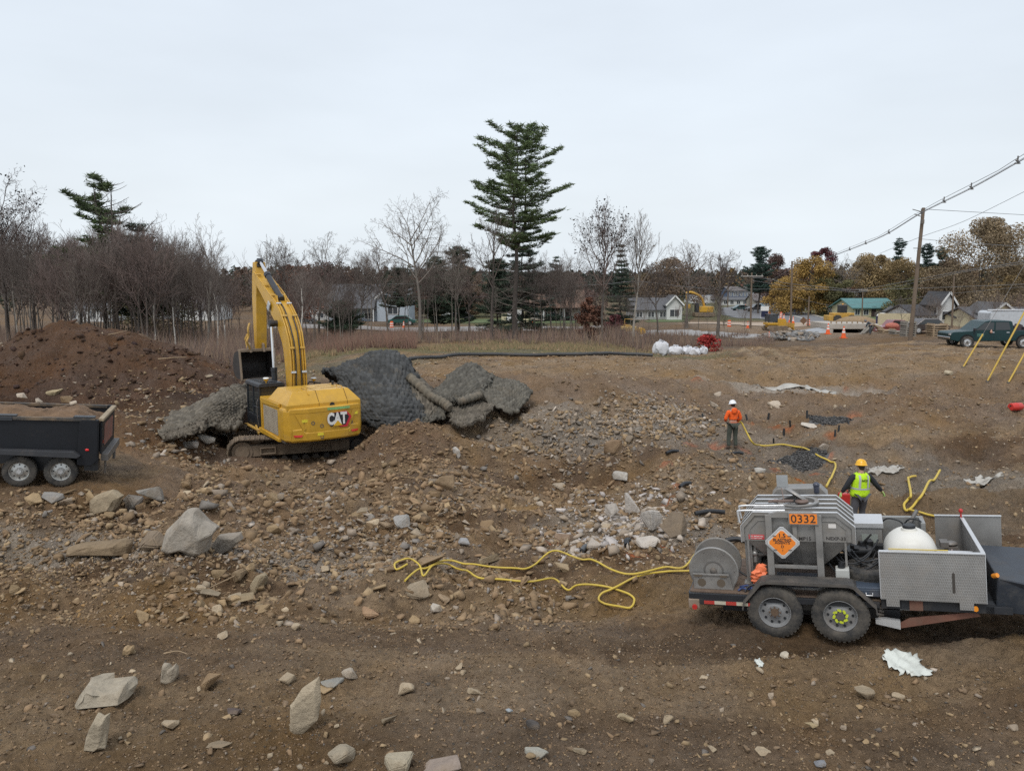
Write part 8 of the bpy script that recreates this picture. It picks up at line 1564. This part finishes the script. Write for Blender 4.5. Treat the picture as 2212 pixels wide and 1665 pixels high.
def conifer(h,seed,prof,needle,whorls=26,base=.3,droop=-.05,tuft=.45,per=7,bark=None,name='pine_tree',nt_=26,two=False,flatk=.35,side=None):
 """prof(t) -> branch length at relative height t; branches carry flat sprays of needle tufts"""
 rs=np.random.default_rng(seed);S=[Seg(),Seg()];q=np.array([0,0,-.4]);n=16;pts=[]
 for k in range(n):q2=np.array([.012*h*math.sin(k*.9+seed)*(k/n),.01*h*math.cos(k*.7),h*(k+1)/n]);S[0].add(q,q2,h*.0145*(1-.9*k/n),h*.0145*(1-.9*(k+1)/n));pts.append(q2);q=q2
 if two:S[0].add(pts[6],pts[6]+np.array([.9,.1,h*.12]),.14,.12);S[0].add(pts[6]+np.array([.9,.1,h*.12]),np.array([1.1,.1,h*.93]),.12,.03)
 P,cl=[],[]
 for w_ in range(whorls):
  t=base+(1-base)*(w_+rs.random()*.7)/whorls;z=t*h;c0=pts[min(n-1,int(t*n))].copy();c0[2]=z;c0[:2]*=.9
  if two and rs.random()<.5:c0[0]+=1.0
  for b in range(per):
   a=6.283*(b+rs.random()*.8)/per+w_;L=prof(t,a)*rs.uniform(.5,1.18)
   if L<.15 or(h>15 and rs.random()<.13):continue
   d=np.array([math.cos(a),math.sin(a),droop+.1*rs.normal()]);m=5;q=c0.copy();lst=[]
   for k in range(m):d=d+np.array([0,0,.07+(.05 if t>.6 else 0)]);d/=np.linalg.norm(d);q2=q+d*L/m;S[1].add(q,q2,.012*L*(1-.8*k/m)+.012,.012*L*(1-.8*(k+1)/m)+.008);lst.append((q,q2));q=q2
   if side and rs.random()<side(a,t):continue
   ns=max(3,int(nt_*L/4));tn=rs.uniform(.7,1.25)
   for _ in range(ns):
    f=rs.random()**.6;k=min(m-1,int((.18+.82*f)*m));e=lst[k][0]*(1-rs.random())+lst[k][1]*rs.random()*1.0;e=lst[k][0]+(lst[k][1]-lst[k][0])*rs.random()
    wd=L*.15*(1.2-f);sd=np.array([-math.sin(a),math.cos(a),0])*rs.normal()*wd;P.append(e+sd+np.array([0,0,rs.normal()*.05+.05]));cl.append(tn)
 P=np.array(P);cl=np.array(cl);o=thing(name,'','tree');V,Fq=S[0].arr(8);mesh_np('trunk',V,Fq,bark or M_barkd,o,smooth=True);V,Fq=S[1].arr(3);mesh_np('branches',V,Fq,M_barkd,o)
 K=11;PP=np.repeat(P,K,0);cc=np.repeat(cl,K);m=len(PP);dr=rs.normal(size=(m,3));dr[:,2]=np.abs(dr[:,2])*flatk*1.2;dr/=np.linalg.norm(dr,axis=1,keepdims=True);s=tuft*rs.uniform(.35,.95,(m,1));sd=np.cross(dr,rs.normal(size=(m,3)));sd/=np.linalg.norm(sd,axis=1,keepdims=True)+1e-9
 PP=PP+rs.normal(size=(m,3))*np.array([.14,.14,.04]);V=np.stack([PP-sd*s*.10,PP+dr*s,PP+sd*s*.10],1).reshape(-1,3);mesh_np('crown',V,np.arange(m*3).reshape(m,3),needle,o,colors=np.repeat(np.repeat((cc*rs.uniform(.7,1.3,m))[:,None],3,1),3,0))
 return o
def place(o,u,v,Y,label,cat=None,rz=None,group=None,sc=None):
 w_=W(u,v,Y);z=G(w_[0],Y);o.location=(w_[0],Y,z-.05);o.rotation_euler=(0,0,rng.random()*6.283 if rz is None else rz)
 if sc:o.scale=(sc,sc,sc)
 tag(o,label,cat,group);return o
def hgt(vt,Y,u=1106):return W(u,vt,Y)[2]-G(W(u,vt,Y)[0],Y)
hp=hgt(275,70,1120)
def pp(t,a):
 tt=(t-.28)/.72
 if t<.34:return 2.2
 return float(np.interp(t,[.46,.52,.6,.7,.78,.86,.93,.98,1.0],[3.0,3.9,4.2,4.6,4.3,3.4,2.5,1.6,.8]))*(1+.15*math.sin(a*3+t*20))
pine=conifer(hp,3,pp,M_needle,20,.44,-.03,.50,6,M_barkd,'pine_tree',46,two=True)
place(pine,1113,735,70,'tall dark green white pine towering above every other tree',rz=.4)
V_,F_=[],[];S_=Seg();rs_=np.random.default_rng(9)
for k in range(26):
 a=rs_.random()*6.28;z=hp*rs_.uniform(.10,.40);q=np.array([0,0,z]);d=np.array([math.cos(a),math.sin(a),-.05])
 for j in range(4):d=d+rs_.normal(size=3)*.15;d/=np.linalg.norm(d);q2=q+d*rs_.uniform(.5,1.1);S_.add(q,q2,.035*(1-j*.22),.035*(1-(j+1)*.22));q=q2
V_,F_=S_.arr(3);mesh_np('dead_branches',V_,F_,M_twigp,pine)
hl=hgt(378,62,225)
o=conifer(hl,5,lambda t,a:5.4*(1-(t-.25)/.75)**.6*(.75+.3*math.sin(t*17))+.4,M_needle,20,.30,.0,.6,6,M_barkd,'pine_tree',40,two=True,side=lambda a,t:.12 if math.cos(a)<-.1 else.9)
place(o,232,735,62,'half bare pine with needles only on its left side, above the dark mound',rz=0.0)
o=conifer(hgt(478,64,300),6,lambda t,a:3.0*(1-(t-.2)/.8)**.6+.3,M_needled,12,.3,.1,.5,6,None,'pine_tree',30);place(o,312,735,64,'short bushy dark pine right of the half bare pine')
sp=lambda w_:(lambda t,a:w_*(1-t)**.85+.15)
def spruce(h,w_,seed,needle,base=.06):return conifer(h,seed,sp(w_),needle,max(12,int(h*1.6)),base,-.28,.5,8,None,'spruce_tree',30)
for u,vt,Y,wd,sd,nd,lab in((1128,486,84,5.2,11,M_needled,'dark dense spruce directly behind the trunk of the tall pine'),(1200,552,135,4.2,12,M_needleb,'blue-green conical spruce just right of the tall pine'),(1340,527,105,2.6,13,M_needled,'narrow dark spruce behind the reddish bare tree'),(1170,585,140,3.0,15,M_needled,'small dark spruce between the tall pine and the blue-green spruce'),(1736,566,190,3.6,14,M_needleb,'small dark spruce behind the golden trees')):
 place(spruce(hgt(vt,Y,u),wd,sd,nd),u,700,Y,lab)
for u,vt,Y,wd,sd,lab in((1637,533,170,5.2,21,'layered dark pine left of the golden trees by the road'),(1930,515,180,4.0,22,'dark pine top rising left of the utility pole'),(1992,527,175,4.6,23,'broad dark pine behind the utility pole'),(2026,535,172,4.0,24,'dark pine right of the utility pole, its lower twin'),(990,532,92,3.6,25,'rounded dark pine left of the tall pine'),(945,556,96,3.4,26,'rounded dark pine behind the widest bare tree'),(862,580,120,4.5,27,'dark pine behind the roof of the grey house'),(740,655,78,2.6,28,'small green fir in front of the grey house'),(1075,560,90,3.0,29,'drooping dark pine left of the tall pine trunk')):
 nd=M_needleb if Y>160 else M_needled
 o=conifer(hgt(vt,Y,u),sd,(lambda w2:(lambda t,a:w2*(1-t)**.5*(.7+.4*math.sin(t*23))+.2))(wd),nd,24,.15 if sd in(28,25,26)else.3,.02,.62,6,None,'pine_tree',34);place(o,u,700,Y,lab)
M_rl=lmat('rusty_leaf',(.22,.085,.05));
def big(u,vt,Y,sd,label,**k):o=bare_tree(hgt(vt,Y,u),sd,**k);return place(o,u,735,Y,label)
big(908,405,68,41,'wide spreading bare tree left of the tall pine',spread=.62,up=.42,trunk_frac=.46,maxl=4,seg=5,bark=M_bark,twigm=M_twigp,twig=.9)
big(1062,430,67,42,'dark bare tree standing close left of the tall pine',spread=.5,up=.6,trunk_frac=.56,maxl=4,bark=M_barkd,twigm=M_twig,twig=.8)
big(1300,418,69,43,'bare tree with a few rusty leaves right of the tall pine',spread=.45,up=.8,trunk_frac=.52,maxl=4,bark=M_bark,twigm=M_twigr,leaves=900,leafm=M_rl)
big(1368,445,71,44,'slender pale bare tree with upright branches right of the rusty-leaved one',spread=.36,up=.9,trunk_frac=.6,maxl=4,bark=M_barkp,twigm=M_twigp,twig=.8)
big(1482,515,108,45,'bushy round bare tree left of the distant crossroads',spread=.6,up=.5,trunk_frac=.48,maxl=4,bark=M_bark,twigm=M_twig,r=.28)
big(1550,535,80,46,'bare tree with a forked trunk standing by the stream bank',spread=.52,up=.5,trunk_frac=.5,maxl=4,bark=M_bark,twigm=M_twig,r=.22)
big(690,495,82,47,'broad bare tree just right of the excavator boom',spread=.62,up=.5,trunk_frac=.46,maxl=4,bark=M_bark,twigm=M_twigp)
big(780,560,84,48,'crooked bare tree in front of the left gable of the grey house',spread=.6,up=.4,trunk_frac=.5,maxl=4,bark=M_bark)
for k_,(u_,vt_,lab_)in enumerate(((622,512,'grey bare tree just right of the boom, left of the broad bare one'),(838,520,'grey bare tree in front of the right half of the blue-grey house'),(985,500,'slim bare tree between the widest bare tree and the dark one'),(1190,548,'low bare tree right of the tall pine trunk'),(1420,560,'bare tree between the slender pale tree and the bushy round one'))):
 big(u_,vt_,76+2*k_,160+k_,lab_,spread=.52,up=.45,trunk_frac=.5,maxl=4,bark=M_bark,twigm=M_twig)
big(455,462,60,49,'pale thin bare tree with drooping top left of the excavator boom',spread=.42,up=.25,trunk_frac=.62,maxl=4,bark=M_barkp,twigm=M_twigp,twig=.7)
big(575,500,66,50,'thin pale bare tree whose top shows just right of the boom tip',spread=.3,up=.9,trunk_frac=.64,maxl=3,bark=M_barkp,twigm=M_twigp,twig=.8)
big(20,362,58,51,'tallest bare tree at the left edge with reddish twigs',spread=.58,up=.5,trunk_frac=.5,maxl=4,bark=M_barkd,twigm=M_twigr,leaves=700,leafm=M_rl)
big(75,430,60,52,'bare tree next to the tallest one at the left edge',spread=.55,up=.5,trunk_frac=.5,maxl=4,bark=M_barkd,twigm=M_twigr)
big(258,395,60,53,'bare leafless top rising right of the half bare pine',spread=.55,up=.35,trunk_frac=.55,maxl=4,bark=M_barkd,twigm=M_twig,twig=.7)
big(1615,590,200,54,'small bare tree beside the layered dark pine',spread=.6,up=.5,maxl=3,twigm=M_twigp);big(1832,545,160,55,'greyish bare tree between golden trees and utility pole',spread=.65,up=.4,maxl=4,twigm=M_twigp,r=.3)
big(2180,500,190,56,'pale bare tree behind the right side of the huge brown tree',spread=.6,up=.5,maxl=3,twigm=M_twigp,r=.3)
for k,(u,a)in enumerate(((335,-.09),(383,.09),(470,.01),(488,.02),(648,.0))):
 big(u,560,54.5+k,57+k,['white birch trunk leaning left, above the right slope of the dark mound','white birch trunk leaning right beside its left-leaning twin','straight white birch trunk left of the excavator bucket','thin white birch right behind the excavator bucket','thin white birch behind the boom'][k],spread=.35,up=.6,trunk_frac=.6,maxl=3,bark=mat('birch_bark',(.48,.45,.40),.8,var=.35,vscale=5),twigm=M_twig,lean=(a,0),r=.10,twig=.6)
protos=[bare_tree(10,80+k,spread=.42+.04*(k%3),up=.8,trunk_frac=.58,maxl=3,bark=[M_bark,M_barkd,M_barkp,M_bark][k%4],twigm=[M_twigr,M_twig,M_twigp,M_twigr,M_twig][k%5],r=.085,twig=1.25,seg=5)for k in range(8)]
used=[False]*8
def thicket(n,u0,u1,Y0,Y1,top,label,group,dens=None):
 for i in range(n):
  k=int(rng.integers(0,8));u=rng.uniform(u0,u1);Y=rng.uniform(Y0,Y1);vt=top(u)+rng.uniform(0,75);h=max(3.0,hgt(vt,Y,u));o=protos[k]if not used[k]else dup(protos[k]);used[k]=True
  o.scale=(h/10*rng.uniform(.8,1.1),)*2+(h/10,);place(o,u,720,Y,label,rz=None,group=group)
  sc3=o.scale[:];o.scale=sc3
thicket(150,-60,470,52,84,lambda u:428+34*math.sin(u/70)+.18*max(u,0),'thin bare tree in the dense thicket behind the dark soil mound','bare trees of the left thicket')
thicket(40,440,760,60,88,lambda u:560,'thin bare tree in the thicket behind the excavator boom','bare trees behind the excavator')
thicket(36,760,1300,68,96,lambda u:528,'thin bare tree in the belt between the grassy strip and the houses','bare trees of the middle belt')
thicket(18,1290,1620,72,104,lambda u:600,'thin bare tree or sapling between the white bags and the road','saplings right of the tall pine')
thicket(26,1935,2260,92,100,lambda u:610,'thin bare shrub tree in front of the white and cream houses at right','bare shrub trees in front of the right houses')
LM={k:lmat('leaf_'+k,c)for k,c in dict(rust=(.155,.068,.040),brown=(.17,.115,.07),gold=(.32,.20,.055),ochre=(.25,.175,.08),olive=(.120,.110,.045),claret=(.10,.028,.030),tan=(.225,.165,.095),redbr=(.125,.075,.062)).items()}
for k,(u,vt,vb,Y,w_,c,n,lab)in enumerate(((640,572,700,118,9,'rust',5000,'rusty brown tree behind the excavator boom'),(712,560,700,150,12,'redbr',5000,'dull red rounded tree left of the grey house'),(1010,572,700,150,11,'brown',5000,'light brown tree between two dark pines and the tall pine'),(905,600,700,148,9,'rust',4500,'rusty tree behind the right end of the grey house'),(1235,592,700,152,10,'redbr',4000,'wine-tinted tree right of the blue-green spruce'),(1440,558,695,156,16,'brown',7000,'broad brown oak behind the slender pale tree'),(1395,590,695,160,10,'tan',4000,'greyish brown tree left of the broad brown oak'),(1272,640,738,70,2.6,'rust',2200,'small cone-shaped beech with rust leaves in the middle of the brush'),(1330,680,705,100,3.0,'claret',1200,'small dark red bush beside the yellow roller'),(1688,550,680,185,14,'redbr',6500,'greyish red tree right of the layered dark pine'),(1750,556,680,165,13,'gold',8000,'bright golden tree behind the leaning utility pole'),(1700,600,680,160,9,'gold',4500,'lower golden tree left of the bright golden one'),(1800,590,680,162,10,'olive',6000,'olive green tree right of the bright golden tree'),(1770,532,660,200,10,'claret',4500,'dark claret tree crown topping the golden tree'),(1880,548,680,168,15,'ochre',8000,'wide ochre tree behind the green-roofed house'),(1945,562,690,160,14,'ochre',7000,'ochre tree left of the tall utility pole'),(1975,600,700,145,11,'olive',6000,'dark olive tree right behind the tall utility pole'),(2110,472,712,120,17,'tan',15000,'huge brown leafy tree above the white houses at right'),(2050,560,700,140,12,'brown',6000,'brown tree filling left side under the huge tree'),(2190,570,700,128,10,'ochre',6000,'orange-brown tree at the right edge'),(2245,540,700,140,12,'tan',5000,'tan tree cut by the right edge'),(330,600,730,75,9,'olive',5000,'olive leafy shrub-tree inside the left thicket'),(1080,600,700,150,10,'redbr',4000,'dull red tree behind the cream garage'))):
 h=hgt(vt,Y,u);o=leafy_tree(h,w_ if w_>4 else w_,200+k,LM[c],int(n*2.6),.08+Y*.00058,name='small_shrub' if h<3 else 'autumn_tree',base=.10 if h>6 else.02);place(o,u,vb,Y,lab,'tree')
o=leafy_tree(1.5,2.4,300,lmat('leaf_scarlet',(.34,.03,.025)),1600,.10,name='red_shrub',base=.0);place(o,1527,765,62.5,'bright red shrub at the right end of the white bulk bags','shrub')
# ---- undergrowth, far woods, ground litter: uncountable masses
def sticks(name,n,zone,hmin,hmax,cols,wd=.022,seed=1,nb=3):
 rs=np.random.default_rng(seed);u=rs.uniform(zone[0],zone[1],n);Y=rs.uniform(zone[2],zone[3],n);x=(u-CU)/F*Y*1.02
 k=fbm(x,Y,4.0,3,seed)>-.12;x,Y=x[k],Y[k];z=H(x,Y);n=len(x);V,cc=[],[]
 for b in range(nb):
  h=rs.uniform(hmin,hmax,n)*(.6+.8*(fbm(x,Y,6,2,seed+4)+.5));dx=rs.normal(size=n)*h*.28;dy=rs.normal(size=n)*h*.2;w_=wd*rs.uniform(.6,1.4,n);P0=np.stack([x,Y,z-.1],1)+rs.normal(size=(n,3))*np.array([.1,.1,0]);P1=P0+np.stack([dx,dy,h],1)
  sd=np.stack([w_,w_*0,w_*0],1);sy=np.stack([w_*0,w_,w_*0],1);V.append(np.stack([P0-sd,P0+sd,P1,P0+sy],1));cc.append(np.array(cols)[rs.integers(0,len(cols),n)]*rs.uniform(.7,1.3,(n,1)))
 V=np.concatenate(V);cc=np.repeat(np.concatenate(cc),4,0);m=len(V);base=np.arange(m)[:,None,None]*4;Fq=(np.array([[0,1,2],[1,3,2],[3,0,2]])[None]+base).reshape(-1,3)
 o=mesh_np(name,V.reshape(-1,3),Fq,mat('brush_stem',(1,1,1),.95,var=.15,attr=True),colors=cc);return tag(o,kind='stuff')
BR=[(.15,.09,.07),(.13,.088,.068),(.17,.115,.082),(.11,.085,.072),(.20,.14,.09)]
sticks('undergrowth',9000,(-150,1400,60,96),.5,1.7,BR,.020,1,3);sticks('undergrowth',2500,(1400,1660,70,96),.4,1.2,BR,.020,7,3)
sticks('undergrowth',7000,(380,900,55,72),.4,1.4,[(.16,.085,.062),(.14,.09,.068),(.19,.12,.08)],.020,2,3)
sticks('dry_grass',12000,(500,1420,54,64),.15,.5,[(.22,.16,.085),(.18,.13,.07),(.13,.125,.055),(.26,.18,.10)],.03,3,3)
sticks('undergrowth',9000,(-150,560,48,66),.8,3.2,BR,.022,4,3)
def far_wood(name,n,x0,x1,Y0,Y1,h0,h1,cols,seed,per=26,ls=1.0):
 per=int(per*2.2);ls*=.5
 rs=np.random.default_rng(seed);x=rs.uniform(x0,x1,n);Y=rs.uniform(Y0,Y1,n);z=H(x,Y);h=rs.uniform(h0,h1,n);c=np.array(cols)[rs.integers(0,len(cols),n)];P,cc=[],[]
 for _ in range(per):
  a=rs.random(n)*6.283;t=rs.random(n)**.8;r=h*.26*np.sin(np.pi*(.15+.8*t))*np.sqrt(rs.random(n));P.append(np.stack([x+r*np.cos(a),Y+r*np.sin(a),z+h*(.12+.88*t)],1));cc.append(c*rs.uniform(.8,1.2,(n,1)))
 P=np.concatenate(P);cc=np.concatenate(cc);V,Fq=leaf_cards(P,ls,rs);o=mesh_np(name,V,Fq,mat('far_foliage',(1,1,1),.95,var=.1,attr=True),colors=np.repeat(cc,4,0));return tag(o,kind='stuff')
FWC=[(.10,.072,.055),(.12,.075,.052),(.042,.058,.036),(.085,.066,.055),(.045,.060,.040),(.15,.085,.05)]
far_wood('far_woods',700,-330,-30,260,420,9,14,FWC,1,60,1.3);far_wood('far_woods',700,-40,120,300,460,9,12.5,[(.038,.058,.044),(.05,.065,.05),(.08,.068,.06),(.10,.08,.065)],2,60,1.3)
far_wood('far_woods',420,80,320,250,420,9,14,[(.10,.08,.055),(.14,.095,.055),(.06,.068,.045),(.20,.13,.05)],3,60,1.3)
far_wood('far_woods',260,-120,20,160,235,6,9,FWC,4,90,.7)
